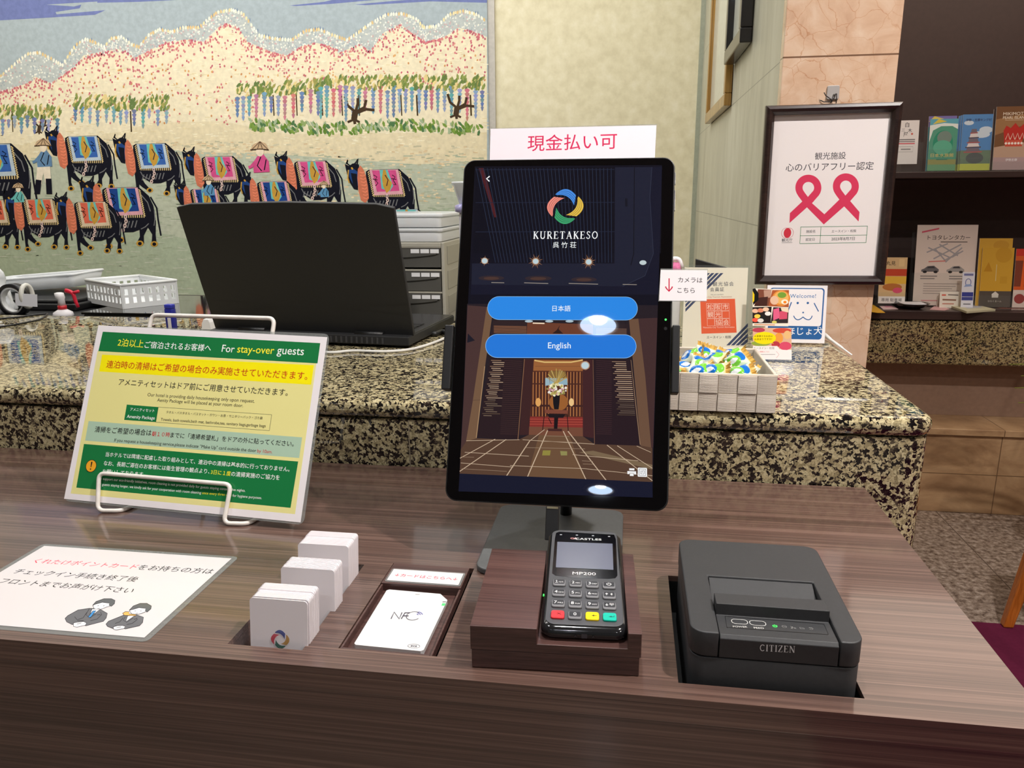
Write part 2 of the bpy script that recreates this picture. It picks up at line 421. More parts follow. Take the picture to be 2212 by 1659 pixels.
def marble_base(nt):
    v = coords(nt, (1, 1, 1)); n1 = N(nt, 'ShaderNodeTexNoise'); n1.inputs['Scale'].default_value = 9; n1.inputs['Detail'].default_value = 6; nt.links.new(v, n1.inputs['Vector'])
    ad = N(nt, 'ShaderNodeMix', data_type='VECTOR'); ad.inputs[0].default_value = 0.08
    nt.links.new(v, ad.inputs[4]); nt.links.new(n1.outputs['Color'], ad.inputs[5])
    vo = N(nt, 'ShaderNodeTexVoronoi', feature='DISTANCE_TO_EDGE'); vo.inputs['Scale'].default_value = 27; nt.links.new(ad.outputs[1], vo.inputs['Vector'])
    vein = ramp(nt, vo.outputs['Distance'], [(0.0, (214, 172, 138)), (0.007, (234, 208, 184)), (0.016, (255, 255, 255))])
    f = noise(nt, v, 16, 6, 0.6, 0.8)
    base = ramp(nt, f, [(0.25, (196, 158, 130)), (0.48, (212, 178, 150)), (0.7, (224, 198, 174))])
    msk = noise(nt, v, 5, 3); c = mix(nt, ramp(nt, msk, [(0.42, (0, 0, 0)), (0.56, (255, 255, 255))]), base, mix(nt, 0.65, base, vein, 'MULTIPLY')); return c
marble = tiled('rose_marble', marble_base, [(2, 0.32, 1.417)], 0.12, (120, 90, 70), 0.003)
def trav_base(nt):
    f = noise(nt, coords(nt, (13, 13, 3.4)), 1.0, 8, 0.68, 0.6); return ramp(nt, f, [(0.28, (166, 164, 148)), (0.5, (188, 186, 168)), (0.72, (204, 203, 188))])
travertine = tiled('pale_travertine', trav_base, [(2, 0.32, 1.417)], 0.35, (130, 130, 118), 0.0022)
def paper_base(nt):
    f = noise(nt, coords(nt, (1, 1, 1)), 26, 5); return ramp(nt, f, [(0.3, (216, 206, 172)), (0.55, (228, 219, 186)), (0.75, (236, 228, 200))])
wallpaper = tiled('cream_wallpaper', paper_base, [], 0.8)
def bench_base(nt):
    f = noise(nt, coords(nt, (6, 6, 12)), 1.0, 6, 0.6, 0.5); return ramp(nt, f, [(0.3, (150, 116, 84)), (0.5, (186, 150, 112)), (0.7, (208, 174, 134))])
bench_stone = tiled('beige_stone', bench_base, [(2, 0.152, 0.0), (0, 0.3, 1.36)], 0.35, (120, 92, 66), 0.003)
def floor_base(nt):
    f = noise(nt, coords(nt, (1, 1, 1)), 55, 5, 0.65); return ramp(nt, f, [(0.34, (84, 70, 62)), (0.5, (140, 124, 112)), (0.66, (182, 168, 156))])
floor_stone = tiled('granite_floor_tile', floor_base, [(0, 0.4, 1.168), (1, 0.4, 2.79)], 0.18, (92, 80, 72), 0.004)
def flat(name, col, rough, coat=0.0, spec=0.5, grain=0.0, gs=600, metal_=0.0):
    m, nt, b = _nt(name); v = coords(nt, (1, 1, 1)); f = noise(nt, v, gs*0.1, 3)
    c0_ = tuple(max(0, x*0.93) for x in col); c = ramp(nt, f, [(0.3, c0_), (0.7, col)])
    nt.links.new(c, b.inputs['Base Color']); b.inputs['Roughness'].default_value = rough; b.inputs['Coat Weight'].default_value = coat; b.inputs['Specular IOR Level'].default_value = spec; b.inputs['Metallic'].default_value = metal_
    if grain: bump(nt, b, noise(nt, v, gs, 2), grain, 0.0006)
    return m
niche_paint = flat('brown_panel', (70, 52, 48), 0.55)
panel_paint = flat('taupe_panel', (158, 128, 108), 0.6)
ceiling_paint = flat('ceiling_paint', (176, 168, 156), 0.8)
carpet_pile = flat('plum_carpet', (96, 30, 58), 0.95, 0, 0.1, 1.0, 900)
black_void = flat('black_lining', (10, 9, 9), 0.7)
white_wire = flat('white_coated_wire', (236, 230, 222), 0.35)
black_plastic = flat('black_plastic', (24, 24, 25), 0.42, 0, 0.5, 0.15, 2500)
grey_metal = flat('grey_powder_coat', (84, 86, 87), 0.42, 0, 0.5, 0.12, 2500)
lid_plastic = flat('laptop_lid', (36, 36, 37), 0.5, 0, 0.45, 0.1, 2500)
leaf_green = flat('leaf', (150, 158, 62), 0.5)

# ================================================================ the setting
def sbox(name, a, b, mat, **k): return struct(MB().box(a, b).build(name, mat, **k))
sbox('floor', (-3.6, -4.2, -0.05), (2.8, 3.75, 0.0), floor_stone)
hc_ = lambda x, y: any(abs(x - a) < DLR and abs(y - b) < DLR for a, b, *_ in DOWNLIGHTS)
struct(MB().slab(sorted({-3.6, 2.8, *[a + s*DLR for a, *_ in DOWNLIGHTS for s in (-1, 1)]}), sorted({-4.2, 3.75, *[d[1] + s*DLR for d in DOWNLIGHTS for s in (-1, 1)]}), hc_, CEIL, CEIL + 0.02).build('ceiling', ceiling_paint))
sbox('wall_back', (-3.6, 3.55, 0), (0.28, 3.65, CEIL), wallpaper)
sbox('wall_left', (-3.7, -4.2, 0), (-3.6, 3.65, CEIL), wallpaper)
sbox('wall_side', (0.28, 1.65, 0), (0.478, 3.65, CEIL), travertine)
sbox('trim_1', (0.262, 3.535, 0), (0.28, 3.55, CEIL), flat('sage_trim', (168, 172, 152), 0.4))
sbox('trim_2', tuple(at_y((1053, 200), 3.54) * 0 + Vector((at_y((1052, 200), 3.55).x, 3.537, 0))), (at_y((1071, 200), 3.55).x, 3.55, CEIL), flat('grey_trim', (196, 190, 180), 0.5))
sbox('wall_pier', (0.276, 1.62, 0), (0.4835, 1.65, CEIL), marble, bevel=0.002)
sbox('wall_niche', (0.478, 3.34, at_y((2100, 694), 2.95).z + 0.001), (2.8, 3.40, CEIL), niche_paint)
sbox('wall_right', (2.8, -4.2, 0), (2.9, 3.75, CEIL), panel_paint)
sbox('wall_under_ledge', (0.478, 3.08, 0.3295), (2.8, 3.25, at_y((2100, 790), 2.95).z - 0.001), panel_paint)
sbox('added_soffit', (0.49, 2.05, 2.11), (2.79, 3.335, 2.16), ceiling_paint)  # unseen soffit, added low above the niche to back the sheen panel
YB = 2.9
sbox('trim_3', (0.478, YB - 0.012, 0.302), (2.8, 3.2, 0.329), bench_stone, bevel=0.003)
sbox('trim_4', (0.478, YB, 0.0), (2.8, 3.2, 0.302), bench_stone)
YL = 2.95
zl = lambda p: at_y(p, YL).z
tag(MB().box((0.486, YL, zl((2100, 790))), (2.79, 3.39, zl((2100, 694)))).build('granite_ledge', ledge_granite, bevel=0.008, seg=3),
    'thick speckled granite ledge below the brochure shelves', 'ledge')
zs0, zs1 = zl((2100, 692)), zl((2100, 673))
tag(MB().box((0.486, YL - 0.004, zs0), (2.79, 3.335, zs1)).build('display_shelf', shelf_wood, bevel=0.002), 'lower dark brown shelf board lying on the granite ledge', 'shelf')
zt0, zt1 = zl((2100, 384)), zl((2100, 370))
sh = MB().box((0.486, YL, zt0), (2.79, 3.335, zt1)).build('display_shelf', shelf_wood, bevel=0.002)
tag(sh, 'upper dark brown shelf board carrying four tourist leaflets', 'shelf')
ce = at_z((2110, 1349), 0)
tag(MB().box((0.43, -1.2, 0.0005), (2.7, ce.y, 0.008)).build('carpet', carpet_pile), 'plum purple carpet beside the wooden check-in counter', 'carpet')

# ---- wooden check-in counter
YF, YBK, XR, XL = 0.540, 1.030, 0.3215, -1.5
SLOT = (-0.344, -0.274, 0.5616, 0.7235); TRAY = (-0.2437, -0.1545, 0.569, 0.731); REC = (0.0488, 0.1922, 0.5607, 0.7434)
ct = thing('check_in_counter', 'dark walnut check-in counter with cut-outs for cards, reader and printer', 'counter', (-0.6, 0.8, 0))
inside = lambda x, y: any(a < x < b and c < y < d for a, b, c, d in (SLOT, TRAY, REC))
xs = sorted({XL, XR, *SLOT[:2], *TRAY[:2], *REC[:2]}); ys = sorted({YF, YBK, *SLOT[2:], *TRAY[2:], *REC[2:]})
MB().slab(xs, ys, inside, ZW - 0.006, ZW).build('countertop', counter_wood, ct)
zf = at_y((0, 1428), YF).z
MB().box((XL, YF + 0.0008, zf), (XR - 0.001, YF + 0.018, ZW - 0.0062)).build('fascia', counter_wood, ct, 0.0008)
zb = at_y((60, 1648), YF + 0.004).z
MB().box((XL, YF + 0.004, zb), (XR - 0.001, YF + 0.018, zf - 0.0012)).build('front_panel', counter_wood, ct, 0.0008)
MB().box((XL, YF + 0.06, 0.0), (XR - 0.03, YF + 0.075, zb + 0.02)).build('plinth_panel', counter_wood, ct)
MB().box((XR - 0.02, YF + 0.0185, 0.0), (XR - 0.001, YBK, ZW - 0.0062)).build('end_panel', counter_wood, ct)
MB().box((XL, YBK - 0.016, 0.0), (XR - 0.021, YBK, ZW - 0.0062)).build('back_panel', counter_wood, ct)
def bin_(name, R, z0, mat, t=0.004, grow=0.0):
    a, b, c, d = R; a -= grow; b += grow; c -= grow; d += grow; m = MB(); z1 = ZW - 0.0062
    m.box((a-t, c-t, z0-t), (b+t, d+t, z0)); m.box((a-t, c-t, z0), (a, d+t, z1)); m.box((b, c-t, z0), (b+t, d+t, z1))
    m.box((a, c-t, z0), (b, c, z1)); m.box((a, d, z0), (b, d+t, z1))
    m.build(name, mat, ct)
bin_('card_bin', (SLOT[0], SLOT[1], SLOT[2]-0.006, SLOT[3]), 0.730, counter_wood, 0.003, 0.0)
bin_('reader_well', TRAY, 0.758, black_void, 0.002)
bin_('printer_well', REC, 0.738, black_void, 0.003)
MB().box((SLOT[1]-0.0022, SLOT[2]+0.002, 0.745), (SLOT[1]-0.0004, SLOT[3]-0.002, ZW+0.001)).build('card_guide', acrylic, ct)

# ---- granite reception desk
ZG, YG, XG = 0.878, 1.032, 0.407
zj = at_y((1445, 928), YG).z
gd = thing('reception_desk', 'polished speckled granite reception desk rising behind the wooden counter', 'desk', (-0.8, 1.4, 0))
def rounded_end(x0, x1, y0, y1, r, seg=8):
    pts = [(x0, y0)] + [(x1 - r + r*math.sin(math.pi/2*i/seg), y0 + r - r*math.cos(math.pi/2*i/seg)) for i in range(seg+1)] + [(x1, y1), (x0, y1)]
    return pts
MB().prism(Fz(0), rounded_end(-2.2, XG, YG - 0.002, 1.615, 0.035), zj + 0.0008, ZG).build('desk_top', desk_granite, gd, 0.011, 4)
MB().box((-2.2, 1.6155, zj + 0.0008), (0.272, 1.738, ZG)).build('desk_top', desk_granite, gd, 0.003, 2)
MB().prism(Fz(0), rounded_end(-2.2, XG - 0.004, YG + 0.0015, 1.61, 0.033), 0.0, zj - 0.0008).build('desk_front', desk_granite, gd)
jx = at_y((884, 960), YG).x
MB().box((jx - 0.0008, YG + 0.0008, 0.3), (jx + 0.0008, YG + 0.004, zj - 0.001)).build('joint_strip', flat('pale_grout', (150, 138, 116), 0.7), gd)

# ---- staff counter behind the desk
bk = thing('back_office_table', 'low black table behind the granite desk holding trays and bottles', 'table', (-1.6, 2.1, 0))
ZT = at_y((60, 672), 1.95).z
MB().box((-2.6, 1.76, ZT - 0.03), (-0.22, 2.35, ZT)).build('table_top', black_plastic, bk, 0.003)
for lx in (-2.55, -0.26):
    for ly in (1.80, 2.31): MB().box((lx-0.02, ly-0.02, 0), (lx+0.02, ly+0.02, ZT-0.0302)).build('leg', black_plastic, bk)

# ================================================================ tapestry on the back wall
TY = 3.53; TF = Fy(TY)
tx1 = TF.px((1054, 150))[0]
tap = thing('tapestry', 'large wool tapestry of draped black cattle parading below blossoming hills', 'tapestry', (-1.6, TY, 1.2))
T = MB(); T.box((-3.5, TY, 0.55), (tx1, 3.549, CEIL - 0.05), (172, 184, 188)); T.on(TF, 0.0002); T.dz = 1e-6
def px_clip(p): return (min(p[0], 1052), p[1])
CREAM = (240, 228, 196); SKY = (176, 188, 192)
hi = [(-150,200),(-120,160),(-80,190),(0,165),(40,130),(60,115),(85,112),(110,125),(135,140),(150,115),(165,95),(185,83),(205,90),(225,100),(240,82),(262,78),(285,95),(300,100),(320,75),(345,62),(370,68),(395,58),(430,58),(450,40),(470,25),(500,20),(525,28),(545,55),(560,75),(590,82),(630,85),(660,65),(690,62),(720,75),(750,85),(775,68),(800,50),(835,30),(870,28),(900,40),(915,58),(945,55),(970,30),(1000,22),(1030,30),(1052,45)]
lo = [(-150,230),(-120,200),(0,198),(60,180),(75,165),(110,180),(160,145),(180,120),(230,110),(265,105),(290,125),(330,105),(360,90),(410,85),(440,90),(470,60),(490,50),(515,60),(535,90),(580,110),(620,120),(650,100),(680,92),(710,98),(740,112),(775,95),(800,110),(830,70),(865,52),(880,65),(920,90),(960,80),(990,60),(1015,65),(1052,80)]
def yat(pl, x):
    for a, b in zip(pl, pl[1:]):
        if a[0] <= x <= b[0]: return a[1] + (b[1]-a[1])*(x-a[0])/(b[0]-a[0] or 1)
    return pl[-1][1]
for st in ([(-150,-40),(120,-40),(235,-5),(232,2),(100,10),(160,14),(176,10),(172,18),(120,26),(122,31),(228,22),(205,32),(90,39),(0,44),(-150,40)],
           [(215,-30),(430,-30),(380,0),(300,4),(210,6)], [(625,12),(700,4),(760,-10),(900,-10),(830,-2),(720,8),(640,13)], [(765,10),(850,2),(960,-6),(1052,-10),(1052,6),(930,3),(860,7),(790,11)]):
    T.pp(st, (118, 128, 178))
T.pp(hi + [(1052, 300), (-150, 330)], (190, 196, 192))
T.pp(lo + [(1052, 330), (-150, 360)], CREAM)
T.pp([(-150,345),(0,318),(110,300),(260,285),(330,265),(480,262),(620,290),(1052,285),(1052,820),(-150,820)], (232, 218, 182))
T.pp([(-150,380),(0,362),(40,350),(110,338),(250,345),(300,330),(380,325),(470,330),(560,330),(760,345),(900,355),(1052,350),(1052,820),(-150,820)], (192, 198, 176))
T.pp([(-150,520),(0,500),(150,505),(330,500),(420,520),(700,470),(960,450),(1052,440),(1052,820),(-150,820)], (178, 190, 164))
rnd = random.Random(3)
def tuft(x, y, w, h, ang, col):
    ca, sa = math.cos(ang), math.sin(ang)
    q = [(0, h), (w*0.5, h*0.35), (w*0.35, -h*0.6), (-w*0.35, -h*0.6), (-w*0.5, h*0.35)]
    T.pp([(x + a*ca - b*sa, y - (a*sa + b*ca)) for a, b in q], col)
T.cycle(70)
# crest tufts and white dots of the far ridge
x = -60.0
while x < 1048:
    y = yat(hi, x); tuft(x, y + 2, 4.6, 5.5, rnd.uniform(-0.25, 0.25), rnd.choice([(246,240,214),(240,222,170),(248,244,226),(226,196,140)]))
    if rnd.random() < 0.3: tuft(x + 3, y - 1, 2.4, 5, 0, (130, 146, 170))
    x += rnd.uniform(4.2, 6.5)
for _ in range(1500):
    x = rnd.uniform(-60, 1048); a, b = yat(hi, x) + 5, yat(lo, x) + 6
    if b <= a: continue
    y = rnd.uniform(a, b); tuft(x, y, 3.6, 2.6, rnd.uniform(-0.5, 0.5), rnd.choice([(238,236,220),(228,230,220),(212,216,210),(170,180,184),(206,178,176)]))
T.cycle(70)
# blossom dots
for _ in range(1500):
    x = rnd.uniform(-60, 1048); t = rnd.random()**2.3; a = yat(lo, x); b = 190 if x > 560 else 270
    y = a + 2 + t*(b - a)
    dense = y - a < 45
    c = rnd.choice([(204,112,122),(214,126,130),(192,104,118),(220,150,140)]) if (dense or rnd.random() < 0.5) else rnd.choice([(222,170,110),(208,150,96),(200,110,112)])
    tuft(x, y, 3.9, 3.4, rnd.uniform(-0.4, 0.4), c)
T.cycle(70)
for _ in range(1100):
    x = rnd.uniform(-60, 1048); y = rnd.uniform(yat(lo, x) + 12, 330); l = rnd.uniform(5, 12)
    T.pbar([(x, y), (x + l, y + rnd.uniform(-1.5, 1.5))], 1.5, rnd.choice([(248,238,204),(228,212,168),(250,242,214)]))
T.cycle(70)
for _ in range(900):
    x = rnd.uniform(150, 1048); y = rnd.uniform(296, 440 if x > 560 else 345); l = rnd.uniform(5, 11)
    if y < 296 + 0.02*x: continue
    T.pbar([(x, y), (x + l, y + rnd.uniform(-1, 1))], 3.2, rnd.choice([(238,222,184),(224,200,160),(214,206,176),(196,190,160)]))
T.cycle(70)
for _ in range(1500):
    x = rnd.uniform(-60, 1048); y = rnd.uniform(335, 690); l = rnd.uniform(8, 26)
    T.pbar([(x, y), (x + l, y + rnd.uniform(-2, 2))], 1.8, rnd.choice([(196,202,182),(174,184,160),(166,178,150),(202,206,188),(182,190,164)]))
T.cycle(300)
# wisteria groves
def grove(x0, x1, ytop, ybot, reds):
    tuftcols = [(122,142,74),(146,158,88),(108,130,76),(166,160,92)]
    for _ in range(int((x1-x0)*0.75)):
        x = rnd.uniform(x0, x1); y = ytop(x) + rnd.uniform(-16, 10); tuft(x, y, 5.5, 8.5, rnd.uniform(-0.8, 0.2), rnd.choice(tuftcols) if rnd.random() < 0.75 else (236, 214, 150))
    x = x0 + 3
    while x < x1 - 2:
        c = rnd.choice([(116,138,172),(132,156,184),(116,164,174),(150,168,194)] if rnd.random() > reds else [(204,122,132),(196,130,150)])
        y = ytop(x) + 8; yb = ybot(x) - rnd.uniform(0, 22); y += rnd.uniform(-4, 8)
        while y < yb:
            k = 1 - 0.5*(y - ytop(x))/max(1, yb - ytop(x))
            T.pp([(x-6.5*k, y), (x, y-3), (x+6.5*k, y), (x+3*k, y+6), (x, y+9), (x-3*k, y+6)], tuple(max(0, min(255, int(v + rnd.uniform(-14, 14)))) for v in c)); y += 8.5
        x += rnd.uniform(12.5, 19.5)
grove(-60, 135, lambda x: 246, lambda x: 292, 0.0); grove(160, 362, lambda x: 228 - abs(x-290)*0.04, lambda x: 272, 0.05)
grove(510, 690, lambda x: 200 - (x-510)*0.06, lambda x: 258, 0.22); grove(690, 1046, lambda x: 182, lambda x: 256, 0.2)
for x, w in ((26, 2), (90, 2), (282, 3), (640, 2.5), (695, 3), (738, 2.5), (775, 2), (866, 2.5), (900, 3.4), (1016, 3.4), (590, 2.5)):
    T.pbar([(x, 205 if x > 400 else 240), (x + 2, 250 if x > 400 else 285)], w, (78, 62, 40))
for bx, by, s_ in ((765, 258, 1.0), (985, 248, 0.9), (84, 284, 0.6)):
    K = (74, 58, 42)
    for pts, w in ([(0,0),(2,-14),(4,-20)], 13), ([(3,-16),(-14,-30),(-20,-50)], 6), ([(3,-16),(8,-34),(8,-46)], 6), ([(4,-16),(22,-26),(26,-42)], 6), ([(6,-14),(26,-22),(44,-20)], 6), ([(0,0),(-14,6)], 5), ([(0,0),(12,6)], 5), ([(0,0),(2,10)], 6):
        T.pbar([(bx + a*s_, by + b*s_) for a, b in pts], w*s_, K)
for _ in range(260):
    x = rnd.uniform(540, 1048); y = 272 + 12*math.sin(x*0.02)*0.4 + rnd.uniform(-9, 14)
    tuft(x, y, 6, 8, rnd.uniform(-0.5, 0.9), rnd.choice([(104,138,58),(128,158,74),(86,124,80),(150,170,110),(170,186,150)]))
T.cycle(0)
# the cattle: drawn once on a 460-unit body, then placed
BLK = (24, 25, 36); GRY = (120, 120, 122); GLD = (202, 156, 66)
def cow(x0, y0, w, drape, border, neck=(212, 122, 92), face=0, h=None, legs=True, clip=None):
    k = w / 460.0; ky = k * (h or 1.0)
    t = lambda pts: [(x0 + (a-790)*k, y0 + (b-795)*ky) for a, b in pts]
    body = [(770,815),(800,798),(1100,790),(1190,870),(1232,960),(1252,1080),(1235,1150),(1130,1168),(1050,1198),(960,1200),(880,1150),(800,1150),(770,1000)]
    T.pp(t(body), BLK)
    if legs:
        for L in ([(785,1100),(850,1130),(890,1200),(960,1275),(935,1285),(860,1235),(800,1180)], [(790,1130),(835,1160),(832,1260),(855,1330),(815,1335),(805,1260)],
                  [(1105,1150),(1190,1140),(1145,1230),(1148,1300),(1080,1300),(1110,1240)], [(1160,1120),(1255,1090),(1252,1220),(1262,1310),(1215,1310),(1222,1220)]):
            T.pp(t(L), BLK)
        for a, b in ((940, 1268), (832, 1325), (1110, 1300), (1240, 1305)):
            T.pp(t(ell(a, b, 34, 26, 10)), GLD); T.pp(t(ell(a, b+2, 18, 17, 8)), BLK)
        T.pbar(t([(1205,880),(1262,980),(1275,1090),(1300,1230)]), 9*k*1.6, BLK)
    for a in range(7):
        T.pbar(t([(880+a*34, 1110-a*3), (862+a*34, 1168-a*2)]), 10*k, GRY)
    T.pbar(t([(1120,860),(1180,930),(1205,1010)]), 9*k, GRY); T.pbar(t([(845,1080),(870,1125),(930,1155)]), 9*k, GRY)
    T.pbar(t([(1190,1120),(1160,1150),(1120,1170)]), 9*k, GRY); T.pbar(t([(1240,1000),(1246,1080),(1238,1140)]), 8*k, GRY)
    # drape with fringe
    fr = [(805,800),(1090,795),(1140,1040),(855,1052)]
    for i in range(16):
        a = i/15; X = 850 + a*296; T.pbar(t([(X, 1035), (X+2, 1068)]), 9*k, (226, 200, 140))
    for i in range(13):
        a = i/12; T.pbar(t([(802+a*48, 812+a*225), (788+a*48, 832+a*225)]), 8*k, (226, 200, 140)); T.pbar(t([(1098+a*46, 812+a*225), (1116+a*44, 830+a*225)]), 8*k, (226, 200, 140))
    T.pp(t(fr), border); T.pp(t([(830,806),(1066,802),(1104,1008),(880,1018)]), drape)
    T.pp(t([(905,800),(985,798),(1040,960),(1005,1015),(925,985)]), (112, 196, 190))
    T.pp(t([(940,800),(965,800),(985,870),(1030,930),(1010,1000),(975,1030),(940,960),(930,880)]), GLD)
    for q in ([(845,850),(880,870),(860,900),(890,930),(865,960)], [(1030,850),(1060,870),(1040,900),(1070,950),(1045,945)], [(838,890),(885,900)], [(1022,885),(1072,895)], [(960,850),(990,900),(975,960)]):
        T.pbar(t(q), 9*k, tuple(int(v*0.35) for v in drape))
    for a, b in ((980, 1060), (985, 1100), (975, 1140), (958, 1180)): T.pp(t(ell(a, b, 16, 22, 8)), (222, 196, 186)); T.pp(t(ell(a, b, 7, 10, 6)), (90, 70, 70))
    # neck cloth
    ncl = [(690,790),(715,755),(745,795),(770,860),(790,960),(800,1080),(765,1130),(720,1100),(695,1000),(685,880)]
    # head
    T.pp(t([(560,740),(600,760),(640,735),(700,745),(705,800),(690,1000),(650,990),(600,910),(580,830)]), BLK)
    T.pp(t([(600,800),(650,790),(690,820),(690,960),(640,940),(605,870)]), (38, 70, 130))
    T.pp(t([(620,830),(680,840),(690,1000),(640,940)]), BLK)
    T.pbar(t([(575,740),(590,700),(583,735),(620,765),(668,730),(690,690),(680,760)]), 14*k, BLK)
    T.pbar(t([(625,775),(640,795)]), 16*k, GLD); T.pbar(t([(596,800),(590,880),(605,930)]), 12*k, GLD)
    T.pp(t(ncl), neck)
    for i in range(9):
        a = 820 + i*32; T.pbar(t([(705+i*5, a), (735+i*5, a+10), (760+i*4, a-4)]), 6*k, tuple(min(255, int(v*1.16)+10) for v in neck))
BLUE = (62, 104, 178); NAVY = (34, 70, 140); PINK = (214, 84, 140); ORNG = (222, 108, 84); BB = (190, 204, 214); PB = (226, 168, 178); CB = (222, 200, 170)
cow(-62, 311, 128, BLUE, BB)
cow(145, 294, 98, BLUE, BB); cow(292, 310, 98, BLUE, BB)
cow(440, 338, 94, PINK, PB); cow(640, 348, 96, PINK, PB); cow(795, 366, 100, PINK, PB)
cow(226, 405, 110, NAVY, PB); cow(415, 408, 80, NAVY, PB); cow(560, 392, 90, NAVY, PB)
cow(-52, 432, 92, ORNG, CB); cow(52, 430, 94, ORNG, CB); cow(165, 436, 96, ORNG, CB)
cow(850, 452, 80, (112, 196, 190), BB, legs=False)
# drovers in straw hats
def drover(x, y, k, coat, full=True):
    t = lambda pts: [(x + a*k, y + b*k) for a, b in pts]
    if full:
        T.pp(t([(-14,44),(16,44),(20,96),(6,96),(0,70),(-4,98),(-18,96)]), (238, 226, 204))
        T.pp(t([(-18,86),(-4,88),(-8,122),(-22,122)]), BLK); T.pp(t([(6,84),(20,84),(22,122),(8,122)]), BLK)
    T.pp(t([(-6,18),(8,14),(20,30),(22,54),(-14,56),(-16,34)]), coat); T.pbar(t([(-6,26),(-20,42),(-26,44)]), 7*k, coat)
    T.pbar(t([(2,20),(-6,40),(4,52)]), 2.5*k, BLK); T.pbar(t([(14,26),(10,50)]), 2.5*k, BLK)
    T.pp(t(ell(0, 8, 9, 11, 12)), (240, 222, 196))
    T.pp(t([(-22,4),(-16,-8),(0,-16),(14,-10),(20,4)]), (206, 176, 140))
    for a in (-12, -4, 4, 12): T.pbar(t([(0,-15),(a*1.5,3)]), 1.6*k, (96, 74, 56))
    T.pbar(t([(-22,4),(0,2),(20,4)]), 2.2*k, (70, 54, 44))
drover(94, 312, 0.88, (104, 140, 176)); drover(562, 320, 0.95, PINK, False); drover(40, 404, 0.6, (110, 190, 186), False); drover(451, 388, 0.62, (96, 150, 190), False); drover(700, 398, 0.5, (96, 150, 190), False)
T.build('woven_picture', wool, tap)
rod = MB().cyl((-3.55, TY - 0.006, CEIL - 0.06), (1, 0, 0), 0.012, 0.012, tx1 + 3.59, 16).build('hanging_rod', shelf_wood, tap)

BOLD = 0.004

# ================================================================ notices on the counter
WHITE = (240, 236, 236); INK = (28, 26, 30)
# ---- stay-over notice
NF = Ftilt(-0.5428, 0.8103, 0.788, -0.0863, 0.4276); NW, NH = 0.3396, 0.2341
nt_ = thing('guest_notice', 'laminated green and yellow notice for stay-over guests in a wire easel', 'notice', (-0.54, 0.81, ZW))
MB().prism(NF, rrect(NW, NH, 0.008, 6, 0, NH/2), -0.0004, 0.0, smooth=False).build('laminate_sleeve', laminate, nt_)
z = Zm(120, 660, 3.3177); Q = lambda a, b: z((a, b))[0]
m = MB(WHITE).on(NF, 0.0003); m.dz = 6e-6
m.pp(z((308,142),(1949,227),(1757,1555),(62,1385)), (236, 230, 232))
G = (22, 118, 62); YE = (232, 224, 150)
m.pp(z((303,326),(1870,412),(1717,1495),(110,1347)), YE)
m.pp(z((340,188),(1898,270),(1878,415),(308,327)), G)
m.pp(z((335,352),(1853,428),(1832,568),(313,473)), (250, 236, 10))
m.pp(z((238,828),(1768,945),(1747,1093),(213,968)), (172, 200, 176))
m.pp(z((205,992),(1740,1118),(1685,1450),(150,1305)), G)
m.pp(z((512,710),(738,728),(720,836),(493,820)), G)
for a, b in (((738,728),(1550,783)), ((1550,783),(1533,897)), ((1533,897),(720,836)), ((720,836),(738,728))): m.pbar(z(a, b), 0.7, (50, 60, 50))
YT = (248, 240, 60); WT = (245, 250, 245); RD = (196, 40, 26)
for s_, a, b, c, bo in (
    ('2泊以上', (443,292), (627,304), YT, BOLD), ('ご宿泊されるお客様へ', (637,305), (1112,330), WT, BOLD), ('For', (1190,332), (1280,338), WT, BOLD), ('stay-over', (1298,354), (1562,366), YT, BOLD), ('guests', (1583,366), (1775,376), WT, BOLD),
    ('連泊時の清掃はご希望の場合のみ実施させていただきます。', (362,447), (1803,535), RD, BOLD),
    ('アメニティセットはドア前にご用意させていただきます。', (450,572), (1663,650), INK, BOLD),
    ('Our hotel is providing daily housekeeping only upon request.', (658,658), (1425,705), INK, 0), ('Aenity Package will be placed at your room door.', (727,696), (1343,737), INK, 0),
    ('アメニティセット', (535,755), (708,766), WT, BOLD), ('Amenity Package', (510,813), (710,826), WT, BOLD),
    ('タオル・バスタオル・バスマット・ガウン・お茶・サニタリーパック・ゴミ袋', (793,774), (1483,818), INK, 0), ('Towels, bath towels,bath mat, bathrobe,tea, sanitary bags,garbage bags', (753,832), (1505,880), INK, 0),
    ('清掃をご希望の場合は', (280,908), (685,935), INK, BOLD), ('朝１０時', (690,936), (818,944), (206, 50, 60), BOLD), ('までに「清掃希望札」をドアの外に貼ってください。', (822,947), (1707,1012), INK, BOLD),
    ('If you request a housekeeping service,please indicate "Make Up" card outside the door', (420,982), (1437,1059), INK, 0), ('by 10am.', (1445,1060), (1552,1068), (206, 50, 60), 0),
    ('当ホテルでは環境に配慮した取り組みとして、連泊中の清掃は基本的に行っておりません。', (358,1082), (1677,1192), WT, BOLD),
    ('なお、長期ご滞在のお客様には衛生管理の観点より、', (345,1146), (1103,1207), WT, BOLD), ('3日に１度', (1113,1209), (1255,1222), YT, BOLD), ('の清掃実施のご協力を', (1258,1224), (1605,1252), WT, BOLD),
    ('お願いしております。', (335,1206), (640,1230), WT, BOLD),
    ('To support our eco-friendly initiatives, room cleaning is not provided daily for guests staying consecutive nights.', (308,1253), (1360,1342), WT, 0),
    ('For guests staying longer, we kindly ask for your cooperation with room cleaning', (298,1293), (1043,1357), WT, 0), ('once every three days', (1050,1357), (1262,1374), YT, 0), ('for hygiene purposes.', (1268,1376), (1478,1394), WT, 0)):
    m.text(s_, Q(*a), Q(*b), c, bo)
cx, cy = NF.px(Q(257, 1150)); m.poly(ell(cx, cy, 0.0082), INK); m.poly(ell(cx, cy, 0.0075), (240, 170, 44))
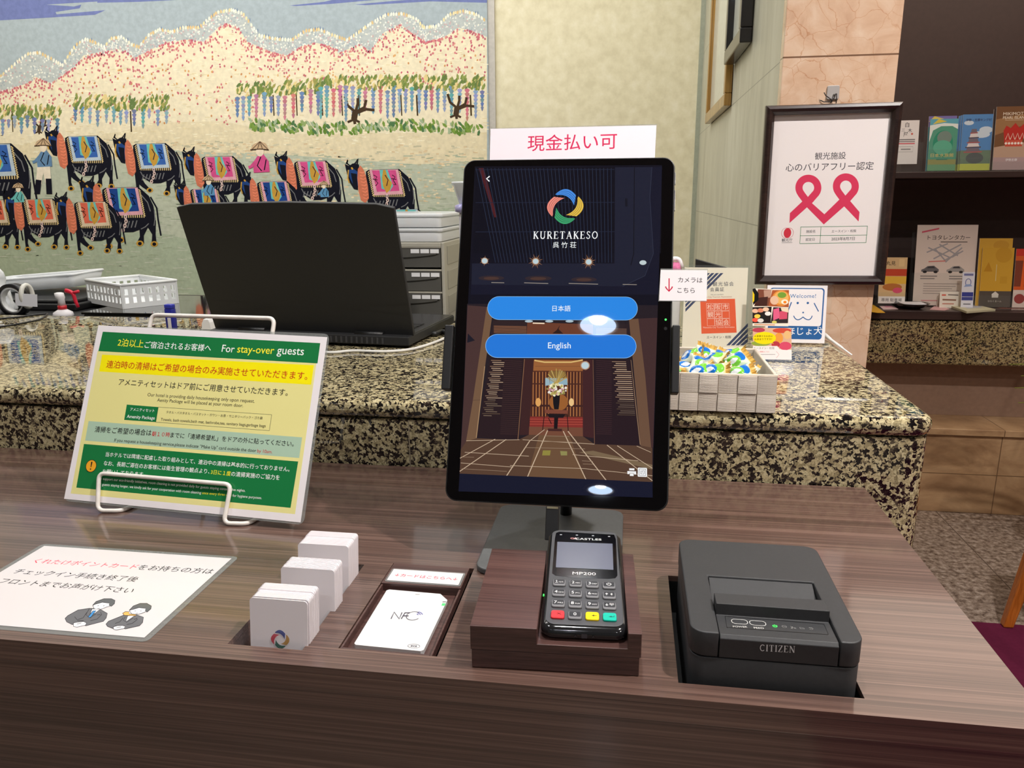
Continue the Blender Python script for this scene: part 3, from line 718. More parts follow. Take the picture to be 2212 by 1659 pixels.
m.poly([(cx-0.0011, cy+0.0054), (cx+0.0011, cy+0.0054), (cx+0.0005, cy-0.0016), (cx-0.0005, cy-0.0016)], INK); m.poly(ell(cx, cy-0.004, 0.001), INK)
m.build('printed_sheet', laminated, nt_)
# ---- its wire easel
ez = thing('wire_easel', 'white coated wire easel holding the green and yellow notice', 'easel', (-0.54, 0.82, ZW))
wr = 0.0027; fp = lambda p, c: NF.P(*NF.px(p, c), c)
hook = [Q(300,1465), Q(312,1200), Q(1258,1282), Q(1202,1545)]
F_ = [fp(q, 0.0045) for q in hook]
zfoot = ZW + wr
for P_ in (F_[0], F_[3]): P_.z = max(P_.z, zfoot)
inr = [fp(Q(455, 1448), 0.0045), fp(Q(1362, 1550), 0.0045)]
inner0 = Vector((inr[0].x, inr[0].y + 0.004, zfoot)); inner1 = Vector((inr[1].x, inr[1].y + 0.004, zfoot))
F_[0].z = zfoot; F_[3].z = zfoot
path = [inner0 + Vector((0.012, 0.055, 0)), inner0, F_[0], F_[1], F_[2], F_[3], inner1, inner1 + Vector((0.012, 0.055, 0))]
MB().tube(fillet(path, 0.009, 5), wr, 10).build('front_hook', white_wire, ez)
top = [Q(668, 190), Q(690, 66), Q(1570, 92), Q(1555, 225)]
A = [fp(q, -0.0036) for q in top]; d = (A[0]-A[1]).normalized(); d2 = (A[3]-A[2]).normalized()
lowA = A[0] + NF.v * -(NF.px(top[0])[1] - 0.02); lowB = A[3] + NF.v * -(NF.px(top[3])[1] - 0.02)
MB().tube(fillet([lowA, A[1], A[2], lowB], 0.009, 5), wr, 10).build('back_frame', white_wire, ez)
b0, b1 = NF.P(-0.06, 0.16, -0.009), NF.P(0.08, 0.16, -0.009)
f0, f1 = Vector((b0.x + 0.008, b0.y + 0.075, zfoot)), Vector((b1.x + 0.008, b1.y + 0.075, zfoot))
MB().tube(fillet([b0, f0, f1, b1], 0.009, 5), wr, 10).build('rear_leg', white_wire, ez)

# ---- point-card sheet lying on the counter
PF = Fz(ZW + 0.0008)
ps = thing('point_card_notice', 'laminated white sheet with two drawn clerks lying flat on the counter', 'notice', (-0.537, 0.637, ZW))
MB().prism(Fz(0), rrect(0.241, 0.168, 0.006, 6, -0.5375, 0.6375), ZW + 0.0001, ZW + 0.0007).build('laminate_sleeve', laminate, ps)
m = MB().on(PF); m.dz = 4e-6
m.poly(rrect(0.229, 0.157, 0.0005, 1, -0.5375, 0.6378), (214, 208, 208))
z = Zm(0, 1120, 4.096)
RP = (222, 70, 92)
m.text('くれたけポイントカード', *z((280,392),(1192,448)), RP, BOLD); m.text('をお持ちの方は', *z((1200,452),(1862,492)), INK, BOLD)
m.text('チェックイン手続き終了後', *z((100,487),(1192,562)), INK, BOLD); m.text('フロントまでお声がけ下さい', *z((-30,572),(1152,664)), INK, BOLD)
GY = (104, 104, 108); LN = (38, 38, 42)
def clerk(pts, coat, face, hair, ears, hands, mid, lapels, extra):
    for poly_, c in ((coat, GY), (face, (240, 236, 236)), (hair, (96, 98, 100)), (hands, (240, 236, 236))) + tuple(extra):
        q = z(*poly_); m.pp(q, c); m.pbar(q + [q[0]], 1.1, LN)
    for l in lapels: m.pbar(z(*l), 1.0, LN)
clerk(None, [(575,885),(600,860),(690,810),(790,795),(880,800),(950,840),(940,880),(915,910),(760,950),(680,925),(640,940),(590,915)],
      [(820,770),(835,800),(870,808),(905,800),(940,785),(975,775),(980,745),(900,740),(850,755)],
      [(820,768),(850,735),(920,710),(985,710),(1018,725),(1012,755),(985,778),(965,768),(968,750),(905,742),(850,757)],
      None, [(650,925),(680,918),(740,912),(765,925),(755,945),(680,962),(650,955)], None,
      ([(690,895),(735,880),(770,830)], [(790,800),(760,850),(790,880),(850,845)], [(890,830),(900,850),(860,890),(800,905)], [(660,870),(690,905),(740,905)], [(680,935),(720,925)], [(862,775),(875,772)], [(912,775),(925,773)], [(862,798),(885,797)], [(860,855),(890,850)]),
      (([(815,800),(880,805),(840,840),(790,865)], (245,242,242)), ([(822,818),(850,815),(800,880),(778,872)], (70, 140, 200))))
clerk(None, [(938,935),(960,910),(1060,870),(1110,850),(1200,850),(1270,875),(1262,920),(1235,950),(1110,978),(1050,960),(1000,975),(950,955)],
      [(1145,815),(1165,845),(1210,850),(1250,842),(1290,825),(1295,795),(1230,790),(1180,800)],
      [(1145,812),(1180,775),(1240,752),(1300,752),(1340,775),(1335,800),(1300,830),(1285,815),(1290,797),(1230,790),(1180,805)],
      None, [(1003,960),(1040,950),(1085,948),(1110,958),(1095,975),(1030,988),(1005,982)], None,
      ([(1020,930),(1060,915),(1090,880)], [(1110,870),(1090,900),(1120,920),(1180,880)], [(1210,880),(1215,895),(1170,930),(1120,940)], [(1190,820),(1203,818)], [(1240,820),(1252,818)], [(1200,842),(1220,840)], [(1185,893),(1210,888)], [(1030,970),(1070,960)]),
      (([(1130,862),(1190,860),(1150,890),(1115,910)], (245,242,242)), ([(1085,840),(1110,825),(1145,828),(1140,845),(1205,852),(1200,862),(1140,860),(1100,858)], (244, 176, 96))))
m.build('printed_sheet', laminated, ps)

# ---- key cards standing in the slot
def card_mb(logo=False):
    F = Frame((0, 0, 0), (1, 0, 0), (0, 0, 1)); m = MB((238, 232, 236))
    m.prism(F, rrect(0.054, 0.0856, 0.0033, 5, 0, 0.0428), 0, -0.00102, smooth=False)
    return m, F
def wings(m, cx, cy, R, cols, gap=0.10, flip=1):
    """the four-winged swirl: each wing is four slivers"""
    S0, E0, C0 = (-0.56, 0.68), (0.55, 0.62), (0.02, 1.30); S1, E1, C1 = (-0.45, 0.64), (0.47, 0.05), (0.22, 0.72)
    cur = lambda t: bez(tuple(S0[i]+(S1[i]-S0[i])*t for i in (0, 1)), tuple(C0[i]+(C1[i]-C0[i])*t for i in (0, 1)), tuple(E0[i]+(E1[i]-E0[i])*t for i in (0, 1)), 12)
    for q, col in enumerate(cols):
        a = -math.pi/2*q; ca, sa = math.cos(a), math.sin(a)
        for k in range(4):
            A_, B_ = cur((k + (gap if k else 0))/4), cur((k + 1 - gap*0.6)/4)
            pts = A_ + B_[::-1]; m.poly([(cx + R*(x*ca - y*sa), cy + R*(x*sa + y*ca)) for x, y in pts], col)
WC = [(70, 140, 226), (226, 188, 74), (60, 160, 106), (238, 140, 124)]
WP = [(54, 76, 150), (190, 144, 70), (30, 96, 82), (206, 66, 86)]
cm, cF = card_mb(); card0 = cm.build('key_card', gloss_plastic)
def place_card(x, y, ztop, tilt, label, src=card0, first=[True]):
    o = src if (src is not card0 or first[0]) else src.copy()
    if o is not src or (src is card0 and not first[0]): COL.objects.link(o)
    if src is card0: first[0] = False
    o.rotation_euler = (-tilt, 0, 0); o.location = (x, y - 0.0856*math.sin(tilt), ztop - 0.0856*math.cos(tilt))
    tag(o, label, 'card', 'white key cards in the counter slot'); return o
TILT = 0.13
lm_, lF = card_mb(); lm_.on(lF, 0.0002)
wings(lm_, 0.0012, 0.0490, 0.0088, WP)
fc = lm_.build('key_card', gloss_plastic)
place_card(-0.2985, 0.5735, 0.8205, TILT, 'frontmost white key card in the slot, printed with a four-colour swirl', fc); del fc['group']
def stack(n, y0, y1, ztop, xs, label, lab1, steps):
    for i in range(n):
        t = i/(n-1); y = y0 + (y1-y0)*t
        o = place_card(xs + 0.0003*math.sin(i*2.1), y, ztop + steps(i) , TILT, label if i else (lab1 or label))
        if i == 0 and lab1: del o['group']
        else: o['group'] = label
stack(19, 0.5765, 0.598, 0.8205, -0.2983, 'white key card in the front stack of the slot, behind the printed card', None, lambda i: 0.0012 if i > 9 else 0.0)
stack(18, 0.6325, 0.6525, 0.8205, -0.2965, 'white key card in the middle stack of the slot, behind its front card', 'front card of the middle stack of white key cards in the slot', lambda i: 0.0004*(i % 2))
stack(25, 0.681, 0.709, 0.822, -0.3005, 'white key card in the rear stack of the slot, behind its front card', 'front card of the rear stack of white key cards in the slot', lambda i: 0.0008 if i > 14 else 0.0)

# ---- card reader sunk in its tray
rd = thing('card_reader', 'flat white contactless card reader sunk in the counter beside the card slot', 'card reader', (-0.2, 0.63, 0.77))
tr = thing('reader_tray', 'dark wooden tray inset in the counter around the white card reader', 'tray', (-0.2, 0.65, 0.76))
T0, T1 = (-0.2428, 0.5700), (-0.1592, 0.7300)
MB().box((T0[0], T0[1], 0.7585), (T1[0], T1[1], 0.772)).build('tray_floor', block_wood, tr, 0.0005)
MB().box((T0[0], 0.6862, 0.7722), (T1[0], T1[1], ZW + 0.001)).build('label_ledge', block_wood, tr, 0.0006)
for (a, b) in (((T0[0], T0[1], 0.7722), (T0[0]+0.002, 0.686, 0.7795)), ((T1[0]-0.002, T0[1], 0.7722), (T1[0], 0.686, 0.7795)), ((T0[0]+0.0022, T0[1], 0.7722), (T1[0]-0.0022, T0[1]+0.002, 0.7795))):
    MB().box(a, b).build('rim', block_wood, tr, 0.0004)
zr = 0.7765; RF = Fz(zr)
out = [(-0.2345,0.5835),(-0.2325,0.5815),(-0.1722,0.5800),(-0.1700,0.5822),(-0.1692,0.6690),(-0.1790,0.6800),(-0.2328,0.6815),(-0.2350,0.6795)]
hs_ = MB((214, 214, 214)).prism(Fz(0), out, 0.7722, zr)
z = Zm(480, 1120, 3.95); m = MB().on(RF, 0.0002); NK = (80, 76, 90)
for l in ([(1440,858),(1468,800),(1510,858),(1535,803)], [(1528,858),(1560,806),(1602,806)], [(1545,832),(1590,832)]): m.pbar(z(*l), 2.2, NK)
cx, cy = RF.px(z((1632, 832))[0]); m.ring(cx, cy, 0.0068, 0.0007, NK, 0.0075, 60, 330)
for r_ in (0.0028, 0.0048, 0.0068): m.ring(cx + 0.0015, cy + 0.001, r_, 0.0009, (110, 112, 176), None, 20, 80, 10)
cx, cy = RF.px(z((1635, 1090))[0]); m.ring(cx, cy, 0.0055, 0.0003, NK, 0.003); m.ctext('acs', cx, cy, 0.0022, NK, .01)
m.pbar(z((1648,648),(1685,648)), 2, (190, 190, 190)); m.pbar(z((1880,712),(1910,712)), 1.5, (130, 130, 130))
hs_.v += m.v; nb_ = len(hs_.v) - len(m.v); hs_.f += [tuple(i + nb_ for i in f) for f in m.f]; hs_.c += m.c; hs_.sm += m.sm; hs_.build('housing', gloss_plastic, rd)
p_ = RF.px(z((1888, 735))[0]); MB().box((p_[0]-0.0015, p_[1]-0.002, zr-0.0005), (p_[0]+0.0015, p_[1]+0.002, zr+0.0003)).build('indicator_light', led_green, rd)
lb = thing('slot_label', 'small laminated strip with red lettering lying above the white card reader', 'label', (-0.2, 0.702, ZW + 0.001))
MB().prism(Fz(0), rrect(0.0795, 0.0285, 0.003, 5, -0.2004, 0.7028), ZW + 0.0012, ZW + 0.0016).build('laminate_sleeve', laminate, lb)
m = MB().on(Fz(ZW + 0.0018)); m.poly(rrect(0.0755, 0.0245, 0.0005, 1, -0.2004, 0.7028), (216, 208, 208))
m.text('↓カードはこちらへ↓', *z((1468,492),(2002,530)), (222, 70, 96), 0.012); m.build('printed_sheet', laminated, lb)

# ================================================================ tablet on its stand
KF = Ftilt(-0.0725, 0.7606, 0.8436, 0.005, 0.3767); KW, KH = 0.2392, 0.39
tb = thing('tablet', 'large upright touch-screen tablet showing language buttons, held on a black stand', 'tablet', (-0.07, 0.83, 0.84))
MB((20, 20, 22)).prism(KF, rrect(KW, KH, 0.013, 8, 0, KH/2), -0.009, -0.0003, smooth=True).build('housing', metal if False else black_plastic, tb, 0.001)
gl = MB((6, 6, 8)).prism(KF, rrect(KW - 0.003, KH - 0.003, 0.012, 8, 0, KH/2), -0.0003, 0.0004).build('front_glass', printed('black_glass', 0.03, 0.0, 0.5), tb)
z1 = Zm(940, 320, 3.95); z2 = Zm(940, 680, 2.9625)
P1 = lambda *p: z1(*p); P2 = lambda *p: z2(*p)
m = MB().on(KF, 0.0005); m.dz = 5e-7
UL, UR, LR, LL = (1026, 360), (1430, 357), (1409, 1075), (990.6, 1061)
m.pp([UL, UR, LR, LL], (9, 10, 24))
m.pp(P1((345,165),(1935,160),(1925,900),(325,900)), (6, 7, 20))
m.pp(P1((1535,165),(1850,163),(1832,420),(1862,900),(1790,1090),(1600,1180),(310,1165),(315,985),(1530,985)), (26, 29, 46))
m.pp(P1((1850,163),(1935,160),(1905,1250),(305,1250),(308,1165),(1600,1180),(1790,1090),(1862,900),(1832,420)), (16, 18, 36))
m.pp(P1((372,172),(415,172),(528,590),(505,592)), (74, 26, 30))
for i in range(37):
    xt = 350 + i*32; xb = 1530 - (1530 - xt)*0.86
    m.pbar(P1((xt, 172), (xb, 978)), 1.1, (38, 48, 70))
for y in (186, 466, 716): m.pbar(P1((345, y), (1530, y-2)), 1.3, (30, 36, 56))
for x in (1700,): m.pbar(P1((x, 165), (x-6, 900), (x-30, 1000)), 1.6, (8, 9, 18))
m.pbar(P1((1850,163),(1832,420),(1862,900),(1790,1090),(1600,1180)), 1.2, (44, 48, 66))
m.pp(P1((1620,430),(1640,430),(1642,500),(1622,500)), (14, 16, 28))
for cx, cy, rx in ((480,1110,110),(880,1112,115),(1270,1122,110)):
    m.pp(P1(*ell(cx, cy, rx, 22, 20)), (46, 36, 42)); m.pp(P1(*ell(cx, cy+2, rx*0.6, 13, 16)), (72, 50, 44))
for a, b in (((480,1148),(590,1150)), ((760,1150),(965,1156)), ((1140,1155),(1390,1162)), ((1600,1164),(1720,1166))): m.pbar(P1(a, b), 1.4, (150, 140, 130))
def star(cx, cy, R, zf, rays=16):
    for k in range(rays):
        a = 2*math.pi*k/rays + 0.1; r = R*(1.0 if k % 2 else 0.72)
        m.pp(zf((cx + 7*math.cos(a+1.57), cy + 7*math.sin(a+1.57)), (cx + r*math.cos(a), cy + r*math.sin(a)), (cx - 7*math.cos(a+1.57), cy - 7*math.sin(a+1.57))), (150, 104, 70))
    m.pp(zf(*ell(cx, cy, 30, 28, 16)), (176, 140, 112)); m.pp(zf(*ell(cx, cy, 24, 22, 16)), (186, 206, 212))
star(423, 963, 46, P1, 12); star(858, 967, 66, P1); star(1310, 972, 66, P1); m.pp(P1(*ell(1773, 978, 30, 20, 16)), (190, 204, 206))
# the lobby picture
m.pp(P2((205,-70),(1425,-60),(1395,850),(1390,1070),(160,1018),(180,600)), (34, 26, 32))
m.pp(P2((208,-60),(330,-50),(250,500),(205,800),(165,862),(185,500)), (70, 48, 46))
m.pp(P2((210,120),(255,165),(205,180)), (24, 22, 34))
m.pp(P2((330,-50),(372,-40),(320,330),(265,790),(198,812),(240,560)), (112, 84, 62))
m.pbar(P2((318,330),(264,788)), 1.6, (170, 136, 100)); m.pbar(P2((240,548),(290,545)), 0.8, (80, 60, 46))
m.pp(P2((1240,30),(1300,25),(1345,400),(1382,850),(1315,838),(1285,500)), (104, 76, 58)); m.pbar(P2((1252,290),(1312,832)), 1.4, (150, 118, 90))
m.pp(P2((1300,25),(1422,20),(1395,850),(1382,850),(1345,400)), (64, 42, 42))
m.pp(P2((372,36),(590,46),(588,128),(358,128)), (44, 30, 32)); m.pp(P2((1010,60),(1240,60),(1236,150),(1010,140)), (40, 28, 32))
for y in range(72, 120, 7):
    m.pbar(P2((376, y), (585, y+4)), 1.2, (132, 88, 62)); m.pbar(P2((1030, y+16), (1225, y+20)), 1.0, (120, 90, 74))
m.pp(P2((590,48),(1010,62),(1010,140),(586,132)), (104, 58, 40))
m.pp(P2((625,50),(700,52),(700,60),(625,58)), (236, 210, 180)); m.pp(P2((800,66),(770,110),(790,90),(750,120),(820,122),(790,92)), (44, 26, 24))
for a in (600, 730, 860): m.pp(P2(*ell(a, 42, 26, 8, 12)), (170, 190, 200))
m.pp(P2((350,278),(572,282),(530,802),(268,782)), (38, 24, 28)); m.pp(P2((572,282),(632,284),(600,768),(540,770)), (58, 32, 32))
m.pbar(P2((572,284),(530,800)), 1.5, (130, 92, 66))
m.pp(P2((1005,288),(1252,292),(1308,838),(1020,826)), (36, 22, 28)); m.pp(P2((945,286),(1005,288),(1015,790),(946,778)), (62, 32, 34)); m.pbar(P2((1010,288),(1020,826)), 1.5, (110, 76, 58))
for k in range(40):
    y = 292 + k*12.6; xl = 352 - (y-280)*0.165; w_ = 90 + 14*math.sin(k*1.7)
    cL = (200, 170, 140) if k % 3 else (150, 120, 96)
    if k < 29: m.pbar(P2((xl + 8 + 30*((k*7) % 3)/3, y), (xl + 20 + w_*(0.6 + 0.4*((k*5) % 4)/3), y+2)), 1.5, tuple(int(v*(0.9 if k < 20 else 0.6)) for v in cL))
    xr = 1240 + (y-280)*0.1
    if k < 28: m.pbar(P2((xr - 110 + 34*((k*5) % 3)/3, y+8), (xr + (6 if k > 4 else -20), y+10)), 1.5, tuple(int(v*(0.95 if k < 20 else 0.55)) for v in cL))
    if k < 38: m.pbar(P2((445 - (y-280)*0.06, y+3), (560 - (y-280)*0.07, y+6)), 0.8, (70, 46, 44)); m.pbar(P2((1030, y+3), (1130, y+6)), 0.8, (70, 44, 46))
m.pp(P2((632,284),(945,286),(945,775),(600,768)), (84, 44, 30))
m.pp(P2((632,290),(945,292),(945,360),(628,358)), (150, 94, 52)); m.pbar(P2((636,292),(700,304),(870,304),(945,290)), 3.0, (214, 178, 110)); m.pbar(P2((640,330),(940,330)), 1.0, (120, 74, 44))
for k in range(33):
    x = 618 + k*10; top_ = 366
    if 740 < x < 835 and k % 2: continue
    m.pbar(P2((x, top_), (x-2, 650)), 1.3, (196, 130, 74) if k % 2 else (58, 30, 26))
m.pp(P2((620,438),(945,440),(945,448),(620,446)), (70, 36, 28)); m.pp(P2((620,575),(945,578),(945,590),(618,588)), (60, 32, 28))
m.pp(P2((730,360),(835,362),(850,440),(720,440)), (128, 96, 52)); m.pp(P2((705,405),(730,402),(735,450),(705,455)), (150, 176, 186)); m.pp(P2((735,405),(845,408),(848,450),(735,446)), (140, 170, 184))
m.pp(P2(*ell(790, 560, 60, 55, 18)), (150, 92, 44)); m.pp(P2(*ell(660, 560, 18, 28, 12)), (220, 160, 90)); m.pp(P2(*ell(872, 560, 16, 26, 12)), (230, 190, 130))
m.pp(P2((608,652),(945,656),(945,722),(604,716)), (130, 46, 40))
for y in (668, 684, 700): m.pbar(P2((606, y), (945, y+3)), 1.2, (176, 76, 62))
m.pp(P2((602,716),(945,722),(946,778),(600,768)), (112, 70, 52))
m.pp(P2((752,500),(800,500),(795,570),(790,606),(762,606),(756,570)), (18, 18, 22))
fr_ = random.Random(5)
for _ in range(70):
    a = fr_.uniform(0, 6.28); r_ = fr_.random()**0.6
    m.pp(P2(*ell(778 + 62*r_*math.cos(a), 478 + 40*r_*math.sin(a), fr_.uniform(5, 11), None, 8)), fr_.choice([(214,206,150),(176,160,90),(230,220,210),(190,130,150),(140,130,70),(236,230,190)]))
for _ in range(24):
    a = fr_.uniform(-1.2, 1.2); m.pbar(P2((778, 440), (778 + 70*math.sin(a), 440 - 95*abs(math.cos(a)))), 1.3, fr_.choice([(168,140,70),(150,130,80),(190,160,90)]))
m.pp(P2((700,606),(850,612),(848,634),(705,630)), (120, 66, 50)); m.pp(P2((715,634),(835,636),(820,660),(730,658)), (26, 18, 22)); m.pp(P2((762,658),(788,658),(782,735),(760,735)), (22, 14, 18))
for a, b in (((700,632),(688,738)), ((845,634),(852,745)), ((725,660),(745,700))): m.pbar(P2(a, b), 1.6, (26, 14, 18))
m.pp(P2((722,728),(812,730),(812,746),(722,744)), (66, 34, 32))
m.pp(P2((198,812),(265,790),(530,802),(600,768),(946,778),(1020,828),(1308,838),(1390,852),(1390,1072),(158,1018),(165,862)), (84, 60, 46))
m.pp(P2((665,770),(860,775),(960,1050),(590,1036)), (104, 76, 54)); m.pp(P2((920,880),(1010,870),(1390,960),(1390,990)), (118, 98, 74))
m.pp(P2((690,868),(740,868),(735,900),(685,900)), (140, 130, 60)); m.pp(P2((800,872),(845,874),(845,900),(805,900)), (140, 134, 80))
LNC = (196, 172, 146)
for a, b, w_ in (((385,796),(160,918),1.4), ((455,798),(158,1002),1.6), ((605,808),(458,1030),2.0), ((720,740),(592,1036),2.0), ((820,745),(965,1054),2.0), ((850,745),(1095,1060),2.0), ((1100,834),(1390,1062),1.6), ((1165,838),(1390,982),1.3), ((1290,840),(1380,880),1.0), ((700,735),(605,808),1.2),
               ((200,806),(540,800),1.0), ((190,880),(600,905),1.0), ((560,800),(1020,828),1.0), ((570,850),(960,858),0.9), ((165,948),(500,975),1.0), ((480,965),(960,985),1.0), ((165,910),(250,912),0.8), ((680,810),(880,815),0.8), ((880,895),(1300,935),1.0), ((960,985),(1390,1030),1.0), ((170,985),(460,1002),0.8), ((700,775),(860,779),0.8), ((940,935),(1010,938),0.9), ((945,955),(1010,957),0.9)):
    m.pbar(P2(a, b), w_, LNC if w_ > 0.95 else (150, 126, 104))
m.pp(P2((160,1016),(1390,1070),(1392,1170),(150,1130)), (17, 20, 40))
star(960, 325, 34, P2, 14)
# buttons, logo, icons
def pill(zf, x0, y0, x1, y1, col, edge):
    h = (y1-y0)/2
    for d, c in ((0, edge), (3, col)):
        m.pp(zf(*([(x0+h + (h-d)*math.cos(math.radians(a)), y0+h + (h-d)*math.sin(math.radians(a))) for a in range(90, 271, 12)] + [(x1-h + (h-d)*math.cos(math.radians(a)), y0+h+ (y1-y0)*0.02 + (h-d)*math.sin(math.radians(a))) for a in range(-90, 91, 12)])), c)
pill(P1, 447, 1266, 1728, 1466, (40, 134, 226), (150, 200, 240)); pill(P2, 322, 124, 1288, 276, (34, 118, 214), (140, 190, 240))
m.text('日本語', *P1((1000,1394),(1155,1394)), (236, 244, 250), BOLD); m.text('English', *P2((722,228),(868,228)), (236, 244, 250), BOLD)
cx, cy = KF.px(P1((1110, 500))[0]); R_ = (KF.px(P1((1275, 500))[0])[0] - KF.px(P1((944, 500))[0])[0])/2
wings(m, cx, cy, R_*0.96, WC)
SER = {  # stem strokes on a unit cap height: (points, width)
 'K': (0.72, [([(0.16,0),(0.16,1)], .13), ([(0.2,0.45),(0.6,1)], .06), ([(0.3,0.56),(0.64,0)], .13), ([(0.02,0.02),(0.3,0.02)], .045), ([(0.02,0.98),(0.3,0.98)], .045), ([(0.5,0.02),(0.74,0.02)], .045), ([(0.48,0.98),(0.7,0.98)], .045)]),
 'U': (0.78, [([(0.15,1),(0.15,0.3),(0.2,0.12),(0.32,0.03),(0.46,0.03),(0.58,0.12),(0.63,0.3)], .11), ([(0.63,0.28),(0.63,1)], .06), ([(0.02,0.98),(0.3,0.98)], .045), ([(0.52,0.98),(0.76,0.98)], .045)]),
 'R': (0.72, [([(0.16,0),(0.16,1)], .13), ([(0.16,0.97),(0.4,0.97),(0.53,0.87),(0.54,0.7),(0.44,0.55),(0.18,0.5)], .07), ([(0.34,0.52),(0.66,0)], .13), ([(0.02,0.02),(0.3,0.02)], .045), ([(0.02,0.98),(0.2,0.98)], .045), ([(0.54,0.02),(0.74,0.02)], .045)]),
 'E': (0.66, [([(0.16,0),(0.16,1)], .13), ([(0.02,0.975),(0.56,0.975),(0.58,0.8)], .05), ([(0.18,0.52),(0.46,0.52)], .055), ([(0.46,0.62),(0.46,0.42)], BOLD), ([(0.02,0.025),(0.58,0.025),(0.62,0.22)], .05)]),
 'T': (0.70, [([(0.35,0),(0.35,1)], .13), ([(0.04,0.78),(0.06,0.975),(0.64,0.975),(0.66,0.78)], .05), ([(0.2,0.02),(0.5,0.02)], .045)]),
 'A': (0.76, [([(0.10,0),(0.38,1)], .055), ([(0.36,1),(0.66,0)], .13), ([(0.2,0.34),(0.56,0.34)], .05), ([(0.0,0.02),(0.22,0.02)], .045), ([(0.54,0.02),(0.78,0.02)], .045)]),
 'S': (0.56, [([(0.46,0.8),(0.42,0.93),(0.3,0.97),(0.16,0.93),(0.1,0.8),(0.16,0.64),(0.34,0.5),(0.45,0.36),(0.45,0.18),(0.36,0.05),(0.22,0.02),(0.1,0.08),(0.06,0.24)], .085)]),
 'O': (0.80, [([(0.4+0.31*math.cos(math.radians(a)), 0.5+0.46*math.sin(math.radians(a))) for a in range(0, 361, 20)], .095)]),
 'C': (0.74, [([(0.40+0.31*math.cos(math.radians(a)), 0.5+0.46*math.sin(math.radians(a))) for a in range(42, 319, 18)], .095), ([(0.63,0.98),(0.63,0.72)], BOLD), ([(0.63,0.02),(0.63,0.26)], BOLD)]),
 'I': (0.34, [([(0.17,0),(0.17,1)], .13), ([(0.03,0.02),(0.31,0.02)], .045), ([(0.03,0.98),(0.31,0.98)], .045)]),
 'Z': (0.66, [([(0.08,0.8),(0.1,0.975),(0.58,0.975)], .05), ([(0.56,1.0),(0.08,0.0)], .12), ([(0.06,0.025),(0.58,0.025),(0.6,0.22)], .05)]),
 'N': (0.80, [([(0.13,0),(0.13,1)], .055), ([(0.13,1),(0.66,0)], .13), ([(0.66,0),(0.66,1)], .055), ([(0.02,0.02),(0.26,0.02)], .045), ([(0.0,0.98),(0.2,0.98)], .045), ([(0.54,0.98),(0.78,0.98)], .045)]),
}
def serif(m, t, a, b, col, gap=0.12, h=None):
    """lettering with serifs from plane point a to b"""
    a, b = Vector(a), Vector(b); W = sum(SER[c][0] for c in t) + gap*(len(t)-1); k = (b-a).length/W; e = (b-a).normalized(); n = Vector((-e.y, e.x)); x = 0; kh = h or k
    for c in t:
        for pts, w_ in SER[c][1]:
            m.bar([tuple(a + e*(x+p[0])*k + n*p[1]*kh) for p in pts], w_*k*1.2, col)
        x += SER[c][0] + gap
serif(m, 'KURETAKESO', KF.px(P1((836,775))[0]), KF.px(P1((1388,775))[0]), (244, 246, 246), 0.16)
m.text('呉 竹 荘', *P1((1004,853),(1203,853)), (236, 240, 240), BOLD)
m.pbar(P1((466,242),(440,263),(464,286)), 2.6, (245, 245, 245))
WI = (240, 240, 240)
m.pp(P2((1230,1000),(1286,1002),(1286,1022),(1274,1022),(1272,1014),(1244,1012),(1242,1020),(1230,1019)), WI); m.pp(P2((1242,982),(1275,983),(1275,996),(1242,995)), WI); m.pp(P2((1246,1015),(1270,1016),(1270,1032),(1246,1031)), WI)
m.pp(P2((1300,978),(1352,980),(1356,985),(1356,1034),(1351,1038),(1299,1036),(1296,1031),(1297,982)), WI)
for q in ([(1306,986),(1347,988),(1347,1030),(1305,1028),(1306,986)], [(1318,996),(1316,1018),(1336,1020),(1338,997),(1327,997),(1326,1010)]): m.pbar(P2(*q), 0.9, (60, 60, 70))
m.build('display', screen, tb)
sd = MB((150, 152, 154))
for ya, yb_ in ((374, 399), (412, 456)):
    b_ = KF.px((1460, ya), -0.004)[1]; b2 = KF.px((1459, yb_), -0.004)[1]
    MB((150, 152, 154)).obox(KF, (KW/2 - 0.0002, min(b_, b2), -0.0062), (KW/2 + 0.0011, max(b_, b2), -0.0024)).build('side_button', metal, tb, 0.0003)
q = KF.px(P1((1967,1464))[0]); MB().cyl(KF.P(q[0], q[1], 0.0004), KF.n, 0.0011, 0.0011, 0.0002, 14).build('indicator_light', led_green, tb)
q = KF.px(P1((1966,1540))[0]); MB((34, 34, 36)).cyl(KF.P(q[0], q[1], 0.0004), KF.n, 0.0018, 0.0018, 0.0002, 18).build('camera_lens', gloss_plastic, tb)
q = KF.px((1196, 1094))
MB().obox(KF, (q[0]-0.008, -0.036, -0.0075), (q[0]+0.006, -0.0003, 0.0015)).build('plug', black_plastic, tb, 0.0008)
MB((200, 186, 150)).obox(KF, (q[0]-0.007, -0.0028, 0.0016), (q[0]+0.005, -0.0006, 0.0019)).build('plug_contact', metal, tb)

